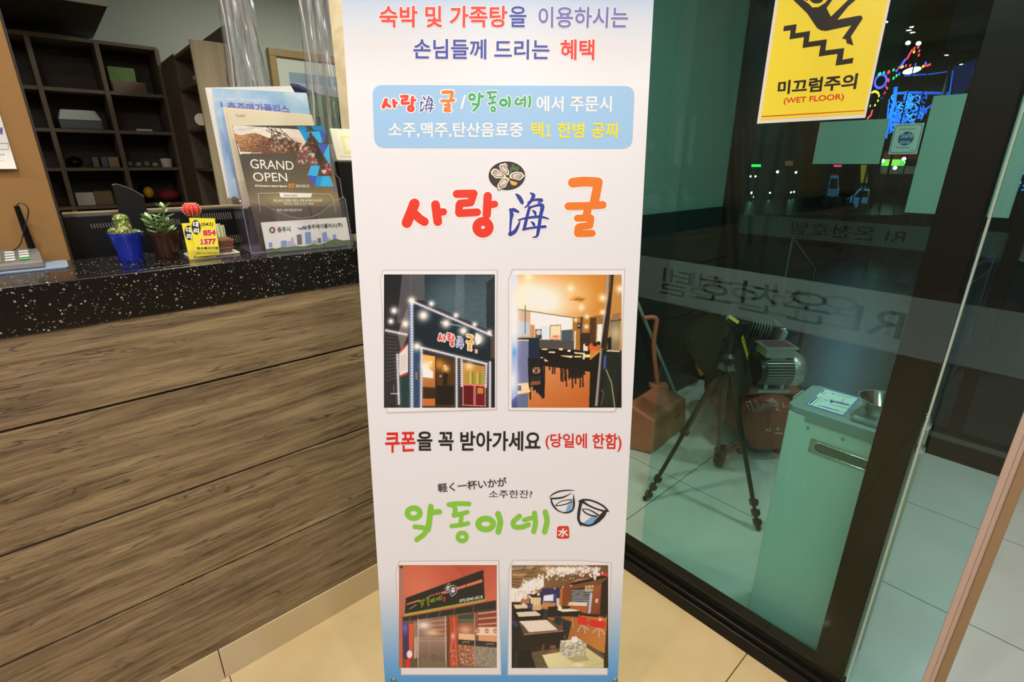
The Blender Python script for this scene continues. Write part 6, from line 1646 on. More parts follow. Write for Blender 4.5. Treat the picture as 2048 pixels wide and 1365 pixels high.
# near table and tissue box
P.poly([(130, 980), (360, 1000), (400, 1206), (130, 1206)], '15110e'); P.poly([(165, 1015), (195, 1015), (190, 1206), (165, 1206)], '2c2a28'); P.poly([(480, 960), (640, 960), (640, 1000), (480, 1010)], '241a14'); P.poly([(560, 950), (620, 950), (620, 990), (560, 990)], 'a08a5a', 0.6); P.poly([(470, 940), (500, 940), (490, 1010), (465, 1010)], '9c4a38', 0.6)
P.poly([(345, 1030), (660, 985), (965, 930), (1160, 1060), (1155, 1206), (400, 1206)], '5d4f38'); P.noise(0.05, 3, P.mpoly([(345, 1030), (660, 985), (540, 1206), (400, 1206)]))
P.poly([(470, 1060), (960, 975), (1155, 1110), (1155, 1206), (540, 1206)], 'd8cf9c'); P.grad((600, 1050), 'e0d8a4', (1000, 1200), 'cdc48e', P.mpoly([(470, 1060), (960, 975), (1155, 1110), (1155, 1206), (540, 1206)])); P.poly([(730, 1090), (950, 1060), (1000, 1120), (820, 1140)], '8a8058', 0.5); P.glow(880, 1170, 60, 'f6f2d8', 0.8, 20); P.glow(600, 1020, 60, 'c86a4c', 0.5, 24); P.line([(760, 1075), (880, 1140)], 3, 'a0986a'); P.line([(980, 1190), (1150, 1150)], 3, 'a0986a')
P.poly([(670, 900), (880, 880), (965, 935), (725, 965)], 'd8d4b4'); P.poly([(670, 905), (725, 965), (722, 1085), (665, 1030)], 'b8bca8'); P.poly([(725, 965), (965, 935), (950, 1050), (722, 1085)], 'c4c4a8')
for k in range(110):
    x = 675+random.random()*280; y = 905+random.random()*165
    if y < 1085-(x-722)*0.13 if x > 722 else y < 1030: P.glow(x, y, 9, random.choice(['7c6a6a', '8a5a5c', '6f7a5c', 'e8e4cc']), 0.75)
P.poly([(790, 890), (800, 860), (850, 850), (870, 880), (868, 915), (800, 920)], 'f2efe8'); P.glow(830, 900, 24, 'd8d2cc', 0.5)
# blossom
for k in range(420):
    t_ = random.random()
    if k % 3: x = 200+t_*280; y = 400-t_*170+random.gauss(0, 42)
    else: x = 520+t_*580; y = 150-30*math.sin(t_*3)+random.gauss(0, 34)
    P.disc(x, y, 7+random.random()*10, random.choice(['f4ece0', 'f8f2ea', 'e9cfc4', 'f2e2d4', 'dcb8ac']), 0.9)
P.glow(340, 270, 90, 'faf4ea', 0.8, 60); P.glow(760, 110, 240, 'f8f0e2', 0.9, 42)
for k in range(60): P.disc(450+random.random()*400, 150+random.random()*90, 6, random.choice(['c8a090', '8a6a50', 'f0dcd0', '4a3a2c']), 0.8)
for k in range(26): P.disc(900+random.random()*260, 90+random.random()*90, 10, random.choice(['f4ece8', 'e4ccc8']), 0.9)
for x, y in ((610, 322), (700, 305), (792, 290)): P.disc(x, y, 8, 'fff8e8')
P.noise(0.014, 1)
P.mesh('blossom_photo_print', BP, p4, M['print'], sheet, 0.0009)

# ------------------------------------------------------------------ wet floor sign on the glass
WX = GX-0.0075
wf = thing('wet_floor_sign', (WX, 0.47, 1.47), 'yellow laminated wet floor warning sign stuck on the inner glass', 'sign')
WP = Plane((WX, 0.47, 1.47), (0, -1, 0), (0, 0, 1))
cw = crop(1500, 0, 5.25)
bl, brr, tl_ = WP.px(*cw(72, 1300)), WP.px(*cw(1210, 1238)), WP.px(*cw(250, 0))
y0_, y1_ = bl[0], brr[0]; zb_, zt_ = 0.5*(bl[1]+brr[1]), 0.5*(bl[1]+brr[1])+0.306
lo = [WP.p3(q, -0.0012) for q in ((y0_, zb_), (y1_, zb_), (y1_, zt_), (y0_, zt_))]
MB().hexa(lo, [p+WP.n*0.0012 for p in lo]).build('laminated_sheet', pm('laminated_white', 'e9ded6', 0.22), wf)
e = 0.0075
plane_polys('yellow_field', WP, [[(y0_+e, zb_+e), (y1_-e*0.6, zb_+e), (y1_-e*0.6, zt_-e), (y0_+e, zt_-e)]], pm('sign_yellow', 'f2dd42', 0.2), wf, 0.0003)
kk = ink('1f1b14')
def wp(name, loops, mat, off=0.0006): return polys(name, WP, loops, mat, wf, off, cw)
body = [(455, 0), (530, -20), (620, 40), (655, 78), (720, 75), (790, 30), (850, -40), (880, -20), (805, 85), (850, 175), (1010, 20), (1060, -30), (1110, 0), (1030, 70), (918, 208), (1140, 165), (1172, 165), (1185, 195), (1060, 385), (1088, 478), (1015, 455), (1010, 415), (968, 405), (1065, 268), (800, 326), (745, 320), (705, 295), (600, 140)]
wp('slipping_figure', [body, [(560, -70), (640, -90), (640, -20), (600, 10), (540, -20)]], kk)
wp('figure_head', [ellipse(700, -25, 78, 62, 24)], kk, 0.0007)
wp('stairs_symbol', [[(358, 275), (492, 254), (477, 350), (634, 325), (617, 440), (810, 413), (792, 530), (992, 505), (972, 628), (1088, 606), (1078, 664), (898, 690), (920, 566), (722, 594), (742, 478), (552, 504), (568, 390), (416, 414), (428, 318), (350, 328)]], kk)
text('warning_lettering', '미끄럼주의', WP, [(300, 852), (1140, 768), (1112, 935), (288, 996)], kk, wf, 0.0006, 0.03, cw)
text('warning_lettering', '(WET FLOOR)', WP, [(358, 1030), (990, 982), (986, 1062), (352, 1105)], ink('d8341c'), wf, 0.0006, 0.02, cw)
wp('red_rule', [[(124, 1220), (1206, 1156), (1206, 1164), (122, 1230)]], ink('d8341c'))
# ------------------------------------------------------------------ vestibule things
E1 = RGT; E2 = FH; EZ = np.array([0, 0, 1.0])
# umbrella bagging machine
ub = thing('umbrella_bagger', (1.48, 0.29, 0), 'white steel umbrella bagging machine with grey top and steel funnel behind the glass', 'umbrella bagger')
bx0, bx1, by0, by1, bz = 1.385, 1.575, 0.165, 0.420, 0.744
MB().box(bx0, bx1, by0, by1, 0.004, bz).build('body', pm('machine_white', 'cfd6ca', 0.4, var=0.03), ub, bevel=0.004)
gt = pm('grey_top', '8b9794', 0.4, var=0.05)
mb = MB().prism([(bx0-0.003, by0, bz), (bx0-0.003, by1-0.01, bz), (bx0+0.012, by1+0.006, bz), (bx1-0.012, by1+0.006, bz), (bx1+0.003, by1-0.01, bz), (bx1+0.003, by0, bz)], (0, 0, 0.018))
mb.build('top_lid', gt, ub, bevel=0.003)
mb = MB().box(bx0-0.006, bx0-0.002, by0+0.0, by1-0.045, bz-0.012, bz+0.018).box(bx0+0.05, bx0+0.12, by1+0.006, by1+0.011, bz-0.006, bz+0.02)
mb.build('lid_hinge', gt, ub, bevel=0.001)
# instruction sticker on the lid
cm = crop(1540, 720, 5.689)
UP = Plane((bx0, by1, bz+0.0185), (0, -1, 0), (1, 0, 0))
def up(name, loops, col, off=0.0): return polys(name, UP, loops, ink(col), ub, off, cm)
up('sticker', [[(605, 322), (1022, 438), (835, 642), (405, 508)]], '2f7fe0', 0.0003)
up('sticker_field', [[(612, 332), (1000, 440), (830, 632), (425, 506)]], 'e2efe9', 0.0006)
up('sticker_heading', [[(440, 500), (455, 506), (545, 428), (528, 424)], [(575, 380), (585, 384), (625, 345), (612, 342)]], '2d2a2a', 0.0009)
up('sticker_red_rules', [stroke_polys([(485, 518), (560, 442)], 5)[0], stroke_polys([(560, 442), (590, 436)], 5)[0], stroke_polys([(800, 500), (845, 446)], 6)[0]], 'b5382c', 0.0009)
up('sticker_arrows', [stroke_polys([(590, 532), (780, 586)], 8)[0], stroke_polys([(680, 470), (900, 520)], 12)[0], [(680, 455), (735, 480), (690, 500)], stroke_polys([(610, 458), (660, 466)], 5)[0], stroke_polys([(700, 385), (740, 396)], 6)[0], stroke_polys([(535, 522), (585, 532)], 5)[0]], '2448b0', 0.0009)
up('sticker_lines', [stroke_polys([(760, 400), (930, 440)], 4)[0], stroke_polys([(780, 585), (850, 606)], 3)[0], stroke_polys([(690, 455), (915, 520)], 3)[0], stroke_polys([(690, 510), (890, 560)], 3)[0], stroke_polys([(590, 400), (650, 372)], 3)[0], stroke_polys([(545, 492), (590, 468)], 3)[0]], '5a6a70', 0.0009)
# funnel
fc = np.array([1.478, 0.232, bz+0.018])
MB().lathe([(0.030, 0.0), (0.034, 0.008), (0.052, 0.045), (0.060, 0.052), (0.056, 0.052), (0.045, 0.038), (0.024, 0.004), (0.022, 0)], fc, n=40).build('funnel', 'chrome', ub, smooth=40)
MB().box(1.412, 1.535, 0.182, 0.285, bz+0.018, bz+0.022).build('funnel_plate', 'steel', ub, bevel=0.002)
MB().box(1.402, 1.420, 0.192, 0.280, bz+0.018, bz+0.032).build('funnel_lip', gt, ub, bevel=0.005)
# recessed chrome handle on the front
HPn = Plane((bx0-0.0005, by1, 0.5), (0, -1, 0), (0, 0, 1))
ho = [HPn.px(*cm(*p)) for p in ((470, 890), (1110, 1110), (1062, 1262), (430, 1042))]
zc = np.mean([q[1] for q in ho]); a0 = ho[0][0]; a1 = ho[0][0]+0.152; hz = abs(ho[0][1]-ho[3][1])/2
def hrect(x0, x1, h, off): return [HPn.p3(q, off) for q in ((x0, zc-h), (x1, zc-h), (x1, zc+h), (x0, zc+h))]
outer = [(a0, zc-hz), (a1, zc-hz), (a1, zc+hz), (a0, zc+hz)]
inner = rrect(a0+0.012, zc-hz*0.62, a1-0.012, zc+hz*0.62, hz*0.61, 8)
nc = bpy.data.curves.new('h', 'CURVE'); nc.dimensions = '2D'; nc.fill_mode = 'BOTH'
for L_ in (outer, inner):
    sp_ = nc.splines.new('POLY'); sp_.points.add(len(L_)-1); sp_.use_cyclic_u = True
    for p, q in zip(sp_.points, L_): p.co = (q[0], q[1], 0, 1)
oo = bpy.data.objects.new('h', nc); COL.objects.link(oo)
me = bpy.data.meshes.new_from_object(oo.evaluated_get(bpy.context.evaluated_depsgraph_get())); bpy.data.objects.remove(oo)
mb = MB(); vs = [mb.bm.verts.new(tuple(HPn.p3((v.co[0], v.co[1]), 0.003))) for v in me.vertices]
for p in me.polygons:
    try: mb.bm.faces.new([vs[i] for i in p.vertices])
    except ValueError: pass
mb.build('handle_plate', 'steel', ub)
MB().prism([HPn.p3(q, 0.0006) for q in inner], HPn.n*0.0004).build('handle_recess', pm('recess_grey', '4c5c54', 0.4), ub)
for (xa, xb, zz) in ((a0+0.015, a1-0.015, zc+hz*0.66), (a0+0.015, a1-0.015, zc-hz*0.66)):
    MB().tube([HPn.p3((xa, zz), 0.0035), HPn.p3((xb, zz), 0.0035)], 0.0014, 8).build('handle_rim', 'chrome', ub, smooth=60)
for p in ((435, 775), (828, 902)):
    q = HPn.px(*cm(*p)); MB().lathe([(0.0042, 0), (0.0042, 0.001), (0.003, 0.0022), (0, 0.0026)], HPn.p3(q, 0.0), HPn.n, 16).build('screw', gt, ub, smooth=40)
# chrome capped post at the far right corner
kp = onX(1853, 832, 1.53)
ck = pm('channel_cream', 'b9b59c', 0.4)
MB().tube([(1.53, kp[1], 0.005), (1.53, kp[1], kp[2]-0.02)], 0.0135, 16).build('side_post', ck, ub, smooth=60)
MB().lathe([(0.0135, -0.035), (0.016, -0.030), (0.017, -0.006), (0.012, 0.004), (0, 0.006)], (1.53, kp[1], kp[2]), n=20).build('post_cap', 'chrome', ub, smooth=40)
MB().lathe([(0.017, 0), (0.018, 0.004), (0.018, 0.020), (0.017, 0.024)], (1.53, kp[1], kp[2]-0.10), n=20).build('post_collar', 'chrome', ub, smooth=40)
MB().box(1.52, 1.54, kp[1], by0+0.002, 0.55, 0.60).box(1.52, 1.54, kp[1], by0+0.002, 0.08, 0.13).build('post_bracket', 'steel', ub)

# air compressor
d0 = 2.12
def cp(px, py, d=d0): return onD(px, py, d)
cc = thing('air_compressor', (*(cp(1545, 915)[:2]+E2[:2]*0.25), 0), 'reddish brown air compressor with black belt guard and silver motor in the vestibule', 'compressor')
tk = pm('rust_red_tank', '8a4a38', 0.4, var=0.12, vscale=14)
tc_ = cp(1548, 858); R_t = 0.150
MB().lathe([(0, 0), (0.05, -0.001), (0.10, 0.006), (0.132, 0.022), (0.147, 0.045), (R_t, 0.07), (R_t, 0.50), (0.135, 0.545), (0.08, 0.568), (0, 0.572)], tc_, E2, 40).build('tank', tk, cc, smooth=50)
# chalk writing on the tank end
TP = Plane(tc_-E2*0.004, E1, EZ)
cT = crop(1260, 600, 2.8447)
chalk = pm('chalk_mark', 'e0d6cc', 0.8)
def ctext(name, s, q): text(name, s, TP, q, chalk, cc, 0.0, -0.008, cT)
def dome(px, py):
    q = TP.px(*cT(px, py)); r = math.hypot(*q); return q, r
marks = [[(690, 620), (715, 612)], [(700, 630), (702, 650)], [(715, 605), (716, 650)], [(740, 600), (750, 615), (738, 625)], [(765, 610), (785, 606)], [(830, 580), (820, 600)], [(830, 582), (845, 600)], [(850, 575), (852, 602)], [(828, 612), (850, 610), (848, 622), (832, 630), (858, 634)], [(885, 600), (880, 620), (900, 618)], [(780, 735), (772, 752)], [(780, 736), (792, 750)], [(798, 730), (800, 752)], [(836, 735), (846, 730), (848, 742), (838, 744), (836, 735)], [(826, 758), (868, 762)]]
mb = MB()
for pl in marks:
    P_ = []
    for p in pl:
        q, r = dome(*p)
        r_ = [0, 0.05, 0.10, 0.132, 0.147, 0.15]; z_ = [0, -0.001, 0.006, 0.022, 0.045, 0.07]
        P_.append(tc_+E1*q[0]+EZ*q[1]+E2*(np.interp(min(r, 0.149), r_, z_)-0.002))
    mb.tube(P_, 0.0015, 5)
mb.build('chalk_writing', chalk, cc)
MB().obox(tc_+E2*0.27+EZ*0.150, (E1, E2, EZ), (0.15, 0.20, 0.006)).build('deck_plate', tk, cc, bevel=0.003)
for s_, e2 in ((-1, 0.10), (1, 0.10), (0, 0.46)):
    p = tc_+E1*0.095*s_+E2*e2
    MB().obox(np.array([p[0], p[1], 0.045]), (E1, E2, EZ), (0.012, 0.02, 0.045)).build('foot', tk, cc, bevel=0.003)
wp_ = cp(1446, 893, 2.10); wp_[2] = 0.055
MB().lathe([(0.012, -0.018), (0.030, -0.018), (0.034, -0.012), (0.040, -0.016), (0.052, -0.014), (0.055, 0), (0.052, 0.014), (0.040, 0.016), (0.034, 0.012), (0.030, 0.018), (0.012, 0.018)], wp_, E1*0.85-E2*0.5, 32).build('wheel', 'black', cc, smooth=40)
MB().lathe([(0, -0.019), (0.028, -0.019), (0.03, -0.012), (0.0, -0.012)], wp_, E1*0.85-E2*0.5, 24).build('wheel_hub', pm('hub_grey', '6a6f6c', 0.4), cc, smooth=40)
MB().tube([wp_, tc_+E2*0.12-EZ*0.08], 0.012, 8).build('axle', tk, cc)
# belt guard: a big flat capsule facing left-front
gax = E1*0.50+E2*0.866; gperp = E1*0.866-E2*0.50
def cap(r1, r2, cen1, cen2, n=18):
    d = cen2-cen1; L = np.linalg.norm(d); u = d/L; v = np.cross(gax, u)
    be = math.acos((r1-r2)/L)
    a1 = [cen1+r1*(u*math.cos(t)+v*math.sin(t)) for t in np.linspace(be, 2*math.pi-be, n)]
    a2 = [cen2+r2*(u*math.cos(t)+v*math.sin(t)) for t in np.linspace(-be, be, n)]
    return a1, a2
c1 = onD(1424, 682, 2.08); c2_ = c1+gperp*0.10-EZ*0.17
a1_, a2_ = cap(0.114, 0.086, c1, c2_)
lp_ = a1_+a2_
MB().prism(lp_, gax*0.088).build('belt_guard', pm('guard_black', '171615', 0.3), cc, bevel=0.012, seg=3)
f1, f2 = cap(0.094, 0.066, c1, c2_)
MB().prism([p-gax*0.003 for p in f1+f2], gax*0.004).build('guard_face_panel', pm('guard_face', '23211f', 0.45), cc, bevel=0.002)
# yellow caution stickers on the rim of the guard
T1, T2 = (a1_[0], a2_[-1]) if (a1_[0]@E1 > a1_[-1]@E1) else (a1_[-1], a2_[0])
rn = np.cross(gax, T2-T1); rn /= np.linalg.norm(rn); rn = rn if rn@E1 > 0 else -rn
def rimsticker(name, s0, s1, g0, g1, off, col):
    q = [T1+(T2-T1)*a+gax*g+rn*off for a, g in ((s0, g0), (s0, g1), (s1, g1), (s1, g0))]
    return MB().prism(q, rn*0.0006).build(name, ink(col), cc)
rimsticker('caution_sticker', 0.10, 0.62, 0.014, 0.072, 0.0005, 'd8c81e')
rimsticker('sticker_red_line', 0.56, 0.61, 0.016, 0.070, 0.0013, '8a1f12')
for k in range(4): rimsticker('sticker_text_line', 0.15+0.09*k, 0.19+0.09*k, 0.020, 0.066, 0.0013, '8d8420')
tq = c1+EZ*0.1145
MB().prism([tq+gperp*0.05+gax*0.02-EZ*0.008, tq+gperp*0.09+gax*0.02-EZ*0.030, tq+gperp*0.09+gax*0.07-EZ*0.030, tq+gperp*0.05+gax*0.07-EZ*0.008], EZ*0.001+gperp*0.0005).build('caution_sticker', ink('d8c81e'), cc)
# motor
silv = pm('motor_silver', '9aa29e', 0.35, 0.6, var=0.05)
m0, m1 = cp(1518, 738, 2.02), cp(1574, 738, 2.02)
md = (m1-m0); Lm = np.linalg.norm(md); md /= Lm
MB().cyl(m0-md*0.012, m1+md*0.004, 0.060, n=36).build('motor_core', pm('motor_dark', '3b403e', 0.5), cc, smooth=40)
mb = MB(); up_ = EZ; sd = np.cross(md, up_)
for k in range(36):
    th = 2*math.pi*k/36
    r_ = up_*math.cos(th)+sd*math.sin(th); t_ = np.cross(md, r_)
    mb.obox(m0+md*Lm*0.5+r_*0.0655, (md, r_, t_), (Lm*0.5, 0.008, 0.0018))
mb.build('motor_fins', silv, cc)
MB().lathe([(0.073, -0.004), (0.075, 0.0), (0.075, 0.032), (0.066, 0.050), (0.045, 0.058), (0, 0.060)], m1, md, 36).build('motor_end_cap', silv, cc, smooth=50)
MB().lathe([(0, -0.022), (0.070, -0.022), (0.074, -0.012), (0.074, 0.004), (0, 0.004)], m0, md, 36).build('motor_front_flange', pm('guard_black', '171615', 0.3), cc, smooth=40)
jb = m0+md*(Lm*0.42)+EZ*0.092-E2*0.012
MB().obox(jb, (md, E2, EZ), (0.062, 0.045, 0.020)).build('terminal_box', silv, cc, bevel=0.003)
MB().obox(jb+EZ*0.022, (md, E2, EZ), (0.070, 0.052, 0.004)).build('terminal_lid', silv, cc, bevel=0.002)
MB().obox(jb+EZ*0.0268, (md, E2, EZ), (0.052, 0.034, 0.0012)).build('rating_plate', pm('plum_plate', '6a3f4c', 0.4), cc)
MB().obox(jb-EZ*0.03, (md, E2, EZ), (0.032, 0.03, 0.014)).build('terminal_neck', silv, cc)
mf = m0+md*Lm*0.45-EZ*0.085
MB().obox(mf, (md, E2, EZ), (0.070, 0.050, 0.008)).build('motor_foot', silv, cc, bevel=0.002)
for s_ in (-1, 1): MB().obox(mf+md*0.035*s_+EZ*0.015, (md, E2, EZ), (0.008, 0.045, 0.015)).build('motor_foot_rib', silv, cc)
# pump: finned cylinder and head
pc = cp(1502, 655, 2.24)
pd = E1*0.94-E2*0.25-EZ*0.22; pd /= np.linalg.norm(pd)
al = pm('cast_aluminium', '565b57', 0.4, 0.5, var=0.2)
dk = pm('pump_black', '1d1f1e', 0.35)
MB().cyl(pc-pd*0.02, pc+pd*0.08, 0.045, n=28).build('pump_cylinder', dk, cc, smooth=40)
mb = MB()
for k in range(7): mb.lathe([(0.046, -0.0016), (0.068, -0.0016), (0.068, 0.0016), (0.046, 0.0016)], pc+pd*(-0.012+k*0.0125), pd, 32)
mb.build('pump_fins', al, cc)
hq = pc+pd*0.094
u1 = np.cross(pd, EZ); u1 /= np.linalg.norm(u1); v1_ = np.cross(u1, pd)
MB().obox(hq, (u1, v1_, pd), (0.056, 0.056, 0.012)).build('pump_head', dk, cc, bevel=0.004)
mb = MB()
for k in range(6): mb.obox(hq+pd*0.016+u1*(-0.045+0.018*k), (u1, v1_, pd), (0.002, 0.054, 0.010))
mb.build('head_fins', al, cc)
for su in (-1, 1):
    for sv in (-1, 1):
        MB().cyl(hq+pd*0.008+u1*0.042*su+v1_*0.042*sv, hq+pd*0.034+u1*0.042*su+v1_*0.042*sv, 0.0065, n=12).build('head_bolt', 'chrome', cc, smooth=40)
MB().obox(pc-EZ*0.03-E1*0.075+E2*0.02, (E1, E2, EZ), (0.07, 0.07, 0.075)).build('crankcase', dk, cc, bevel=0.012)
MB().cyl(pc-EZ*0.10+E2*0.02, np.array([*(pc+E2*0.02)[:2], tc_[2]+0.14]), 0.03, n=16).build('pump_pedestal', dk, cc)
MB().obox(hq+pd*0.040-EZ*0.008, (u1, v1_, pd), (0.032, 0.040, 0.014)).build('air_filter', pm('filter_grey', '8c9690', 0.35), cc, bevel=0.003)

# tripod standing in front of the compressor
tr = thing('tripod', (1.87, 0.83, 0), 'black folding tripod standing empty in front of the compressor behind the glass', 'tripod')
tb = pm('tripod_black', '15140f', 0.4)
apex = np.array([1.90, 0.83, 0.0]); apx = onD(1455, 712, (onZ(1455, 712, 0.62))@FH)
apx = np.array(onD(1456, 715, 1.864))
feet = [onZ(1516, 1062, 0.0), onZ(1290, 1002, 0.0), onZ(1432, 932, 0.0)]
for f in feet:
    f = np.array(f); f[2] = 0.004
    d = f-apx; L = np.linalg.norm(d); u = d/L
    hip = apx+u*0.03
    sg = [(0.03, 0.44, 0.0105), (0.42, 0.72, 0.0085), (0.70, 0.90, 0.0068), (0.88, 1.0, 0.0052)]
    lg = MB().tube([apx+u*(a*L) for a in (0.03, 0.52)], 0.0110, 10).build('leg', tb, tr, smooth=60)
    MB().tube([apx+u*(a*L) for a in (0.50, 0.85)], 0.0088, 10).build('lower_tube', tb, lg, smooth=60)
    MB().tube([apx+u*(a*L) for a in (0.84, 1.0)], 0.0066, 10).build('tip_tube', tb, lg, smooth=60)
    sdv = np.cross(u, FWD); sdv /= np.linalg.norm(sdv); fw = np.cross(sdv, u)
    for a in (0.50, 0.84, 0.90, 0.955):
        MB().obox(apx+u*(a*L), (sdv, u, fw), (0.0145 if a < 0.8 else 0.012, 0.013, 0.013)).build('flip_lock', tb, lg, bevel=0.003)
        MB().obox(apx+u*(a*L)+sdv*0.014, (sdv, u, fw), (0.004, 0.009, 0.006)).build('lock_lever', tb, lg, bevel=0.001)
    MB().ell(f+np.array([0, 0, 0.008]), (0.010, 0.010, 0.011), 12, 8).build('rubber_foot', tb, lg, smooth=60)
    MB().obox(apx+u*0.035, (sdv, u, fw), (0.015, 0.022, 0.013)).build('hinge', pm('hinge_grey', '6e7570', 0.35, 0.5), lg, bevel=0.003)
MB().lathe([(0, -0.03), (0.022, -0.03), (0.030, -0.012), (0.034, 0.006), (0.026, 0.012), (0.014, 0.02), (0.014, 0.06), (0.028, 0.066), (0.028, 0.074), (0, 0.076)], apx, n=24).build('spider', tb, tr, smooth=40)
MB().tube([apx-EZ*0.02, apx-EZ*0.26], 0.0105, 12).build('centre_column', tb, tr, smooth=60)
# long handled dustpan
dp = thing('dustpan', (2.04, 1.22, 0), 'orange brown long handled dustpan standing on the tiles beside the compressor', 'dustpan')
org = pm('terracotta_plastic', 'b06a4c', 0.5, var=0.08)
b1, b2, b3 = np.array([*onZ(1276, 870, 0.0)[:2], 0.003]), np.array([*onZ(1303, 911, 0.0)[:2], 0.003]), np.array([*onZ(1372, 852, 0.0)[:2], 0.003])
b1 = b2+(b2-b3)*0.0+np.array([-0.06, 0.16, 0])*1.0
b4 = b1+(b3-b2)
h = 0.215
inset = (b1+b2+b3+b4)/4
def up3(p, hh, k): q = p+(inset-p)*k; return np.array([q[0], q[1], hh])
lo = [b2, b3, b4, b1]
hi = [up3(b2, h*0.86, 0.06), up3(b3, h*0.82, 0.10), up3(b4, h*1.12, 0.16), up3(b1, h*1.14, 0.14)]
MB().hexa(lo, hi).build('pan_box', org, dp, bevel=0.014, seg=3)
sq = (hi[0]+hi[1])/2; 
fr_n = np.cross(b3-b2, EZ); fr_n /= np.linalg.norm(fr_n); fr_n = fr_n if fr_n@FWD < 0 else -fr_n
ed = (b3-b2)/np.linalg.norm(b3-b2)
MB().obox(b2*0.30+b3*0.70+EZ*0.105+fr_n*(-0.0045), (ed, EZ, fr_n), (0.026, 0.010, 0.0055)).build('finger_slot', pm('slot_dark', '5c3526', 0.6), dp, bevel=0.004)
ht = up3(b4, h*1.08, 0.22)
top_ = np.array([*ht[:2], 0.0]); 
hx_ = onD(1313, 640, ht@FH)
MB().tube(smooth_pts([ht-EZ*0.03, np.array([hx_[0], hx_[1], 0.45]), np.array([hx_[0], hx_[1], hx_[2]-0.04]), hx_, hx_-E1*0.02+EZ*0.014, hx_-E1*0.07+EZ*0.010], 6), 0.0125, 10).build('handle', org, dp, smooth=60)
MB().obox(ht-EZ*0.008, (E1, E2, EZ), (0.05, 0.03, 0.014)).build('handle_bracket', org, dp, bevel=0.006)
# grey pole of a broom leaning on the side wall
bp = thing('grey_pole', (2.2, 1.4, 0), 'thin grey pole leaning against the wall behind the orange dustpan', 'pole')
pa_, pb_ = onY(1284, 628, 1.462), onY(1372, 838, 1.40)
dn = (pb_-pa_); pe_ = pa_+dn*((pa_[2]-0.006)/(pa_[2]-pb_[2]))
MB().tube([pa_-dn*0.12, pe_], 0.0095, 10).build('pole', pm('grey_green_pole', '93a79f', 0.35), bp, smooth=60)
MB().cyl(pe_-(0, 0, 0.005), pe_+(pa_-pe_)*0.04, 0.0115, n=14).build('end_cap', 'black', bp)

# coiled yellow air hose hanging behind the compressor
yh = thing('air_hose', (2.30, 1.30, 0.0), 'coiled yellow air hose hanging on the wall behind the belt guard', 'hose')
hc = onY(1402, 705, 1.44)
pts = []
for k in range(5):
    for t in np.linspace(0, 2*math.pi, 28, endpoint=False):
        pts.append(hc+np.array([(0.055+0.004*k)*math.cos(t), -0.006*k-0.002*t/6.28, (0.125+0.006*k)*math.sin(t)]))
MB().tube(pts, 0.006, 8).build('coil', pm('yellow_hose', 'b58c16', 0.45), yh, smooth=60)
MB().cyl(hc+np.array([0, 0.046, 0.135]), hc+np.array([0, -0.05, 0.14]), 0.006, n=12).build('wall_hook', 'steel', yh)
# ceiling lamps as fixtures
def can(x, y, label, r=0.06, grp='recessed lobby downlights'):
    t = thing('downlight', (x, y, CEIL), label, 'ceiling light', grp)
    MB().lathe([(r, 0.0), (r+0.014, 0.0), (r+0.014, -0.006), (r, -0.008)], (x, y, CEIL-0.001), n=28).build('trim_ring', pm('lamp_trim', 'e6e6e2', 0.4), t, smooth=40)
# ------------------------------------------------------------------ night street outside
GZ = -0.12
GZ2 = 0.47     # the street rises beyond the forecourt
def gz(d): return GZ2 if d > 9.6 else GZ
q0 = E2*9.6
struct(MB().hexa([q0-E1*25+EZ*-0.25, q0+E1*30+EZ*-0.25, q0+E1*30+E2*40+EZ*-0.25, q0-E1*25+E2*40+EZ*-0.25], [q0-E1*25+EZ*GZ2, q0+E1*30+EZ*GZ2, q0+E1*30+E2*40+EZ*GZ2, q0-E1*25+E2*40+EZ*GZ2]).build('ground', 'ground_mat' if 'ground_mat' in M else MATS['wet_asphalt']))
def mast(p, z, parent, r=0.012):
    MB().cyl((p[0], p[1], z), (p[0], p[1], p[2]), r, n=8).build('support_post', pm('dark_post', '141618', 0.6), parent)
def emis(name, col, s): return pm(name, col, 0.5, emit=col, es=s)
# dark buildings across the street
bcol = pm('night_facade', '262b30', 0.8, var=0.2, vscale=1.5)
bl_specs = [((1330, 1600), 16.0, 9.0, 'dark building across the street at the left, behind the dark corner post'), ((1610, 1800), 20.0, 11.0, 'dark building far down the street behind the light strings'), ((1800, 2250), 15.0, 6.0, 'low dark building behind the blue lattice arch')]
for (a, b), d, hgt, lb in bl_specs:
    p, q = onD(a, 326, d), onD(b, 326, d)
    t = thing('building', ((p[0]+q[0])/2, (p[1]+q[1])/2, GZ2), lb, 'building')
    dv = E2*4
    MB().hexa([np.array([p[0], p[1], GZ2]), np.array([q[0], q[1], GZ2]), np.array([q[0], q[1], GZ2])+dv, np.array([p[0], p[1], GZ2])+dv], [np.array([p[0], p[1], hgt]), np.array([q[0], q[1], hgt]), np.array([q[0], q[1], hgt])+dv, np.array([p[0], p[1], hgt])+dv]).build('walls', bcol, t)
    for k in range(3):
        for r in range(2):
            u = 0.15+0.28*k; z = 2.6+r*2.2
            c = p*(1-u)+q*u; c = np.array([c[0], c[1], z])
            w = MB().obox(c-E2*0.03, (E1, EZ, E2), (0.5, 0.6, 0.03)).build('window', pm('dim_window', '1d2a33', 0.2, emit='31485a', es=0.05), t)
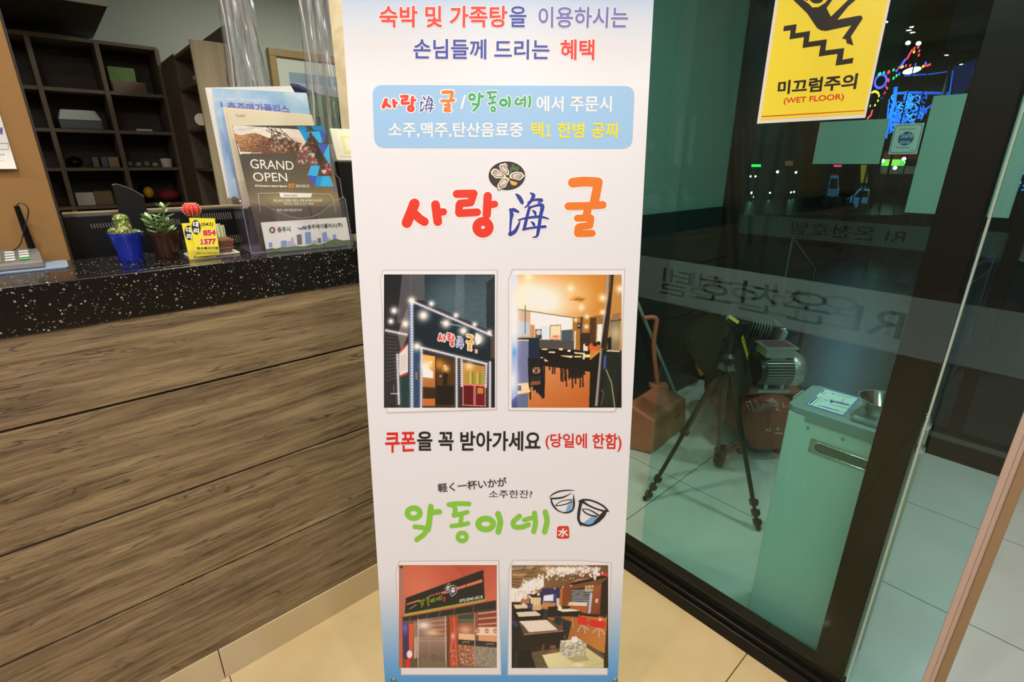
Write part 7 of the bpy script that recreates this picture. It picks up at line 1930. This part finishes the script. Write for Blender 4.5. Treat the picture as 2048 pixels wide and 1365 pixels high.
# shop sign with green glow and red awning
so = thing('shop_front', tuple(np.array([*onD(1786, 330, 13.0)[:2], GZ2])), 'lit shop front with green glowing sign and red awning below the Safe zone sticker', 'shop')
a, b = onD(1764, 331, 13), onD(1808, 319, 13)
def vq(x0, y0, x1, y1, d, th=0.06):
    c = [onD(x0, y1, d), onD(x1, y1, d), onD(x1, y0, d), onD(x0, y0, d)]
    return MB().hexa(c, [p+E2*th for p in c])
vq(1764, 319, 1809, 332, 13.0).build('sign_panel', emis('green_sign', '7fd05a', 1.3), so)
vq(1772, 322, 1800, 329, 12.97, 0.02).build('sign_lettering', emis('yellow_sign_text', 'd8c84a', 1.2), so)
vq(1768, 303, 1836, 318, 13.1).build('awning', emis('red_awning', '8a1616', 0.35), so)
vq(1764, 333, 1834, 348, 13.3).build('lit_interior', emis('warm_interior', '7d6a5a', 0.35), so)
vq(1752, 348, 1850, 399.5, 13.3).build('lower_wall', pm('dark_shop_wall', '1b1512', 0.7), so)
vq(1835, 303, 1850, 348, 13.3).build('side_wall', pm('dark_red_wall', '4a1512', 0.7), so)
for k, (x, y, r) in enumerate(((1765, 322, 3.2), (1808, 318, 3.2), (1790, 336, 3.2))):
    MB().ell(onD(x, y, 12.8), r/FPX*13, 12, 8).build('lamp', emis('cold_lamp', 'e8fff4', 9), so, smooth=60)
# yellow pillar sign
o = thing('pillar_sign', tuple(np.array([*onD(1731.0, 366, 12.5+0.05)[:2], GZ2])), 'narrow orange lit pillar sign right of the parked cars', 'sign'); vq(1727, 330, 1735, 366, 12.5, 0.1).build('sign_panel', emis('orange_sign', 'b8842c', 0.6), o); mast(onD(1731.0, 366, 12.5+0.05), GZ2, o)
o = thing('neon_sign', tuple(np.array([*onD(1677.5, 334, 14+0.05)[:2], GZ2])), 'tiny red neon sign above the parked van', 'sign'); vq(1672, 330, 1683, 334, 14, 0.1).build('sign_panel', emis('red_neon', 'e02a4a', 3), o); mast(onD(1677.5, 334, 14+0.05), GZ2, o)
o = thing('neon_sign', tuple(np.array([*onD(1511.5, 334, 15+0.05)[:2], GZ2])), 'small green neon sign at the far left of the street', 'sign'); vq(1501, 329, 1522, 334, 15, 0.1).build('sign_panel', emis('green_neon', '3ad04a', 2.2), o); mast(onD(1511.5, 334, 15+0.05), GZ2, o)
o = thing('lit_sign', tuple(np.array([*onD(1580.0, 332, 15+0.05)[:2], GZ2])), 'dull red lit sign right of the small green neon sign', 'sign'); vq(1574, 322, 1586, 332, 15, 0.1).build('sign_panel', emis('dull_red_sign', '8a4a3c', 0.6), o); mast(onD(1580.0, 332, 15+0.05), GZ2, o)
# light spots: street lamps far away
spots = [(1482, 353, 4, 'd8fff4'), (1491, 353, 4, 'd8fff4'), (1501, 353, 4, 'd8fff4'), (1511, 353, 4, 'd8fff4'), (1504, 386, 6, 'fff8ea'), (1505, 394, 5, 'fff8ea'), (1555, 344, 6, 'fff8ea'), (1592, 345, 5, 'f0fff4'), (1540, 386, 4, 'e8fff0'), (1582, 385, 4, 'fff8ea'), (1588, 384, 4, 'fff8ea'), (1810, 325, 4, 'fff'+'fff'), (1774, 44, 4, 'f4f4ea')]
nm = ['first of four small white lamps in a row at the left of the street', 'second of four small white lamps in a row at the left', 'third of four small white lamps in a row at the left', 'fourth of four small white lamps in a row at the left', 'upper lamp of the stacked pair under the row of four', 'lower lamp of the stacked pair under the row of four', 'bright white lamp left of the pale stripe of lights', 'white lamp right of the pale stripe of lights', 'small greenish lamp left of the twin headlamps', 'left headlamp of the distant twin lights', 'right headlamp of the distant twin lights', 'small white lamp right of the green shop sign', 'small white lamp beside the upper edge of the yellow sign']
for k_, ((x, y, r, c), lb) in enumerate(zip(spots, nm)):
    p = onD(x, y, 12.6+0.17*k_)
    t = thing('street_lamp', (p[0], p[1], GZ2), lb, 'lamp', 'distant street lamps')
    MB().ell(p, r/FPX*13*0.42, 12, 8).build('bulb', emis('lamp_'+c, c, 7), t, smooth=60)
    MB().cyl((p[0], p[1], GZ2), p-EZ*0.05, 0.02, n=8).build('post', pm('dark_post', '141618', 0.6), t)
# big street lamp head
p = onD(1824, 141, 9.0)
t = thing('lamp_post', (p[0]+0.5, p[1], GZ), 'tall street lamp with long glowing head above the blue lattice', 'lamp')
MB().ell(p, (0.14, 0.06, 0.045), 20, 10, [E1*0.97+EZ*0.2, E2, EZ]).build('lamp_head', emis('lamp_white', 'f4fff8', 10), t, smooth=60)
q = p+E1*0.6+EZ*0.25
MB().tube([p+E1*0.1+EZ*0.03, q, np.array([q[0]+0.05, q[1], GZ])], 0.03, 8).build('pole', pm('dark_post', '141618', 0.6), t)
for x, y, lb in ((1816, 86, 'left one of two small lamps above the coloured light strings'), (1837, 87, 'right one of two small lamps above the coloured light strings')):
    p = onD(x, y, 11.0); t = thing('flood_lamp', (p[0], p[1], GZ2), lb, 'lamp', 'small lamps above the light strings')
    MB().ell(p, (0.06, 0.04, 0.035), 12, 8).build('bulb', emis('lamp_white', 'f4fff8', 10), t, smooth=60)
    MB().cyl((p[0], p[1], GZ2), p-EZ*0.03, 0.02, n=8).build('post', pm('dark_post', '141618', 0.6), t)
# coloured light strings
c5z = crop(1680, 0, 3.103)
strings = [('red and purple light string rising to a point at the top', [(487, 290, 'r'), (492, 312, 'r'), (490, 338, 'r'), (462, 296, 'r'), (460, 318, 'y'), (446, 310, 'r'), (436, 326, 'r'), (428, 342, 'r'), (420, 356, 'r'), (405, 368, 'b'), (396, 380, 'b'), (388, 392, 'b'), (380, 402, 'b')]),
           ('long mixed coloured light string running sideways past the street lamp', [(558, 398, 'r'), (545, 402, 'r'), (532, 388, 'b'), (530, 404, 'r'), (516, 408, 'y'), (468, 396, 'b'), (436, 402, 'r'), (410, 404, 'r'), (390, 410, 'y'), (380, 412, 'y'), (366, 416, 'r'), (352, 434, 'b'), (333, 430, 'g'), (302, 440, 'r'), (298, 448, 'r'), (306, 444, 'r'), (273, 447, 'g'), (250, 452, 'g'), (242, 458, 'g'), (368, 456, 'b'), (352, 466, 'g'), (333, 482, 'g')]),
           ('purple ring of lights beside the yellow sign', [(253+34*math.cos(t)+10*math.sin(t), 500-42*math.sin(t), 'b') for t in np.linspace(0, 6.28, 22)[:-1]]),
           ('red light string dropping right of the purple ring', [(298, 490, 'r'), (303, 496, 'r'), (297, 502, 'r'), (282, 524, 'r'), (286, 536, 'r'), (293, 546, 'r'), (278, 572, 'r'), (270, 580, 'r'), (262, 606, 'b')]),
           ('orange arc of lights below the purple ring', [(200, 572, 'y'), (208, 566, 'y'), (216, 564, 'y'), (224, 566, 'y'), (232, 570, 'y'), (239, 578, 'y'), (243, 592, 'y'), (236, 622, 'y'), (218, 650, 'y'), (186, 655, 'y')]),
           ('short red light string just under the corner of the yellow sign', [(200, 686, 'r'), (196, 698, 'r'), (194, 710, 'r'), (188, 716, 'r'), (182, 722, 'r'), (176, 728, 'r'), (172, 732, 'r')])]
BC = {'r': ('ff3040', 4), 'b': ('5a3cff', 5), 'g': ('30d870', 3.5), 'y': ('ffa830', 4)}
for k_, (lb, pts) in enumerate(strings):
    ds = 7.6+0.25*k_
    P_ = [onD(*c5z(x, y), ds) for x, y, _ in pts]
    t = thing('light_string', tuple(P_[0]), lb, 'light string', 'coloured light strings over the street')
    MB().tube(P_, 0.004, 5).build('wire', pm('dark_wire', '0e1012', 0.6), t)
    mast(P_[0], GZ, t, 0.008)
    for p, (_, _, c) in zip(P_, pts):
        MB().ell(p-EZ*0.008, (0.012, 0.012, 0.019), 8, 6).build('bulb', emis('bulb_'+c, *BC[c]), t, smooth=60)
# blue lit lattice arch
la = thing('lattice_arch', tuple(np.array([*onD(1800, 250, 9.5)[:2], GZ])), 'blue lit filigree arch bracket across the street', 'light arch')
BLm = emis('blue_light', '2f6fff', 0.75); BLb = emis('bright_blue_light', '48aaff', 1.05)
fr = [(470, 590), (345, 590), (330, 680), (300, 760), (285, 850), (300, 850), (340, 770), (440, 760), (575, 645)]
def L5(x, y, d=9.5): return onD(*c5z(x, y), d)
MB().tube([L5(*p) for p in ((345, 540), (335, 640), (300, 760), (280, 860))], 0.03, 6).build('post', BLm, la)
MB().tube([L5(*p) for p in ((345, 580), (450, 575), (680, 580))], 0.022, 6).build('beam', BLm, la)
MB().tube([L5(*p) for p in ((600, 630), (520, 690), (440, 765))], 0.016, 6).build('brace', BLm, la)
MB().tube([L5(*p) for p in ((400, 470), (560, 460), (700, 440), (680, 580))], 0.012, 6).build('upper_frame', BLm, la)
for k in range(110):
    x, y = 300+random.random()*230, 590+random.random()*230
    if x < 350-(y-600)*0.28: continue
    if y > 770-(x-440)*0.85 and x > 440: continue
    pp = [(x, y)]; an = random.uniform(0, 6.28)
    for s_ in range(5):
        an += random.uniform(0.5, 1.1); pp.append((pp[-1][0]+15*math.cos(an), pp[-1][1]+15*math.sin(an)))
    MB().tube([L5(*p) for p in smooth_pts([np.array(p) for p in pp], 3)], 0.0085, 5).build('scroll', BLb if k % 3 == 0 else BLm, la)
for k in range(8):
    x = 300+random.random()*90; MB().tube([L5(x, 640+random.random()*60), L5(x-12, 780+random.random()*40)], 0.010, 5).build('scroll', BLm, la)
o = thing('hoarding', tuple(np.array([*L5(780, 500, 11)[:2], GZ2])), 'dim blue hoarding panel right of the lattice arch', 'hoarding'); mast(L5(780, 560, 11.02), GZ2, o, 0.03); MB().hexa([L5(x, y, 11) for x, y in ((700, 590), (860, 590), (860, 360), (700, 420))], [L5(x, y, 11.05) for x, y in ((700, 590), (860, 590), (860, 360), (700, 420))]).build('panel', emis('violet_panel', '2a3f8a', 0.2), o)
la2 = thing('lattice_arch', tuple(np.array([*onD(2040, 330, 7)[:2], GZ])), 'second blue lit lattice at the right edge of the photo beyond the facade', 'light arch')
for k in range(22):
    x, y = 1095+random.random()*47, 1000+random.random()*160
    pp = [(x, y)]; an = random.uniform(0, 6.28)
    for s_ in range(4):
        an += random.uniform(0.5, 1.1); pp.append((pp[-1][0]+12*math.cos(an), pp[-1][1]+12*math.sin(an)))
    MB().tube([L5(*p, 8) for p in pp], 0.008, 5).build('scroll', BLb, la2)
MB().tube([L5(1142, 985, 8), L5(1095, 1190, 8)], 0.014, 6).build('post', BLm, la2)
# parked cars
def car(name, label, d, x0, x1, y0, y1, col, cat, van=False):
    """x0..x1,y0..y1 picture box of the visible flank"""
    A = onD(x0, y1, d); B = onD(x1, y1, d); top = onD(x0, y0, d)[2]
    z0 = A[2]; W = np.linalg.norm(B-A); Hh = top-z0
    t = thing(name, tuple((A+B)/2), label, cat)
    dp_ = ((A+B)/2)*np.array([1, 1, 0]); dp_ /= np.linalg.norm(dp_); ax = np.cross(dp_, EZ)
    def pr(pts, e0, e1, mat, nm, bev=0.02):
        return MB().prism([A+ax*(u*W)+EZ*(v*Hh)+dp_*e0 for u, v in pts], dp_*(e1-e0)).build(nm, mat, t, bevel=bev)
    if van:
        pr([(0, 0.14), (1, 0.14), (1, 0.60), (0.86, 0.66), (0.70, 1.0), (0, 1.0)], 0, 1.5, col, 'body')
        pr([(0.10, 0.62), (0.78, 0.62), (0.66, 0.92), (0.10, 0.92)], -0.012, 0.0, pm('car_glass', '10161c', 0.08), 'side_window', 0.004)
    else:
        pr([(0, 0.16), (1, 0.16), (1, 0.98), (0.46, 1.0), (0.20, 0.66), (0.03, 0.56), (-0.02, 0.34)], 0, 1.45, col, 'body', 0.03)
        pr([(0.34, 0.66), (0.96, 0.66), (0.92, 0.92), (0.52, 0.92)], -0.012, 0.0, pm('car_glass', '10161c', 0.08), 'side_window', 0.004)
        MB().ell(A+ax*0.03*W+EZ*Hh*0.48, (0.05, 0.04, 0.06), 12, 8).build('headlamp', 'chrome', t, smooth=60)
    for u in (0.2, 0.85):
        MB().lathe([(0, -0.02), (Hh*0.17, -0.02), (Hh*0.2, 0.0), (Hh*0.2, 0.14), (0, 0.15)], A+ax*u*W+EZ*Hh*0.18, dp_, 24).build('wheel', pm('tyre', '0c0c0c', 0.7), t, smooth=40)
    return t
car('van', 'pale blue van parked across the street, its front cut by a dark post', 10.8, 1648, 1668, 352, 416.1, pm('pale_blue_paint', '7f9ab0', 0.2), 'van', True)
car('car', 'small light blue car parked right of the van across the street', 10.13, 1690, 1724, 377, 422, pm('light_blue_paint', '8fb4cf', 0.15), 'car')
# street lighting on the cars
l = bpy.data.lights.new('street_light', 'AREA'); l.energy = 28; l.size = 0.12; l.color = (0.75, 0.9, 1.0)
o = bpy.data.objects.new('street_light', l); p = onD(1822, 150, 8.9); o.location = tuple(p); COL.objects.link(o)
# steel handrail by the entrance
hr = thing('handrail', tuple(np.array([*onD(1925, 540, 3.6)[:2], GZ])), 'polished steel handrail outside the entrance behind the frosted band', 'handrail')
r0, r1 = onD(1935, 545, 3.3), onD(1988, 515, 4.2)
MB().tube([r0, r1], 0.014, 10).build('top_rail', 'steel', hr, smooth=60)
MB().tube([np.array([r0[0], r0[1], GZ]), r0-EZ*0.01, r0], 0.016, 10).build('post', 'steel', hr, smooth=60)
MB().tube([np.array([r1[0], r1[1], GZ]), r1-EZ*0.01, r1], 0.016, 10).build('post', 'steel', hr, smooth=60)
MB().tube([r0-EZ*0.12, r1-EZ*0.12], 0.007, 8).build('lower_rail', 'steel', hr, smooth=60)
# bicycle rack rails seen left below the second band
rk = thing('steel_rail', tuple(np.array([*onD(1595, 520, 3.6)[:2], GZ])), 'low steel guard rail outside left of the entrance', 'rail')
q0, q1 = onD(1585, 475, 3.5), onD(1630, 535, 3.5)
MB().tube([np.array([q0[0], q0[1], GZ]), q0], 0.012, 10).build('post', 'steel', rk, smooth=60)
MB().tube([q0, q1, np.array([q1[0], q1[1], GZ])], 0.012, 10).build('bent_rail', 'steel', rk, smooth=60)
# ceiling lamp fixtures
names = ['downlight in front of the counter', 'downlight nearest the banner top', 'violet downlight in the middle of the lobby', 'violet downlight at the far left of the lobby', 'small spot over the ledge nearest the plants', 'small spot over the ledge left of the plants', 'small spot over the pin board', 'small spot left of the pin board middle', 'small spot at the far left end of the counter']
for (x, y, p_), lb in zip(DOWN+VIOLET+SMALL, names): can(x, y, 'recessed '+lb, 0.06 if 'small' not in lb else 0.03)
can(0.98, 1.05, 'recessed downlight in the corner behind the banner')
can(0.45, 2.05, 'fill downlight added in the back office to brighten the pillar')
can(2.15, 0.15, 'recessed downlight over the umbrella machine in the vestibule', 0.09, 'vestibule ceiling lights')
can(2.15, -1.0, 'recessed downlight at the open end of the vestibule', 0.09, 'vestibule ceiling lights')
def panel(x, y, s, lb):  # frames of the added lobby fill panels and the office panel
    t = thing('unseen_ceiling_panel', (x, y, CEIL-0.01), lb, 'ceiling light', 'square ceiling light panels')
    mb = MB()
    h_ = s/2
    for a in ((-h_-0.02, h_+0.02, -h_-0.02, -h_), (-h_-0.02, h_+0.02, h_, h_+0.02), (-h_-0.02, -h_, -h_, h_), (h_, h_+0.02, -h_, h_)): mb.box(x+a[0], x+a[1], y+a[2], y+a[3], CEIL-0.01, CEIL)
    mb.build('frame', pm('lamp_trim', 'e6e6e2', 0.4), t)
for (x, y, s), lb in zip(FILL_PANELS, ['square fill light panel added behind the photographer', 'square fill light panel added near the glass entrance', 'square fill light panel added over the left part of the lobby', 'square fill light panel added furthest behind the photographer']): panel(x, y, s, lb)
panel(1.55, 3.2, 0.5, 'square ceiling light panel in the back office')
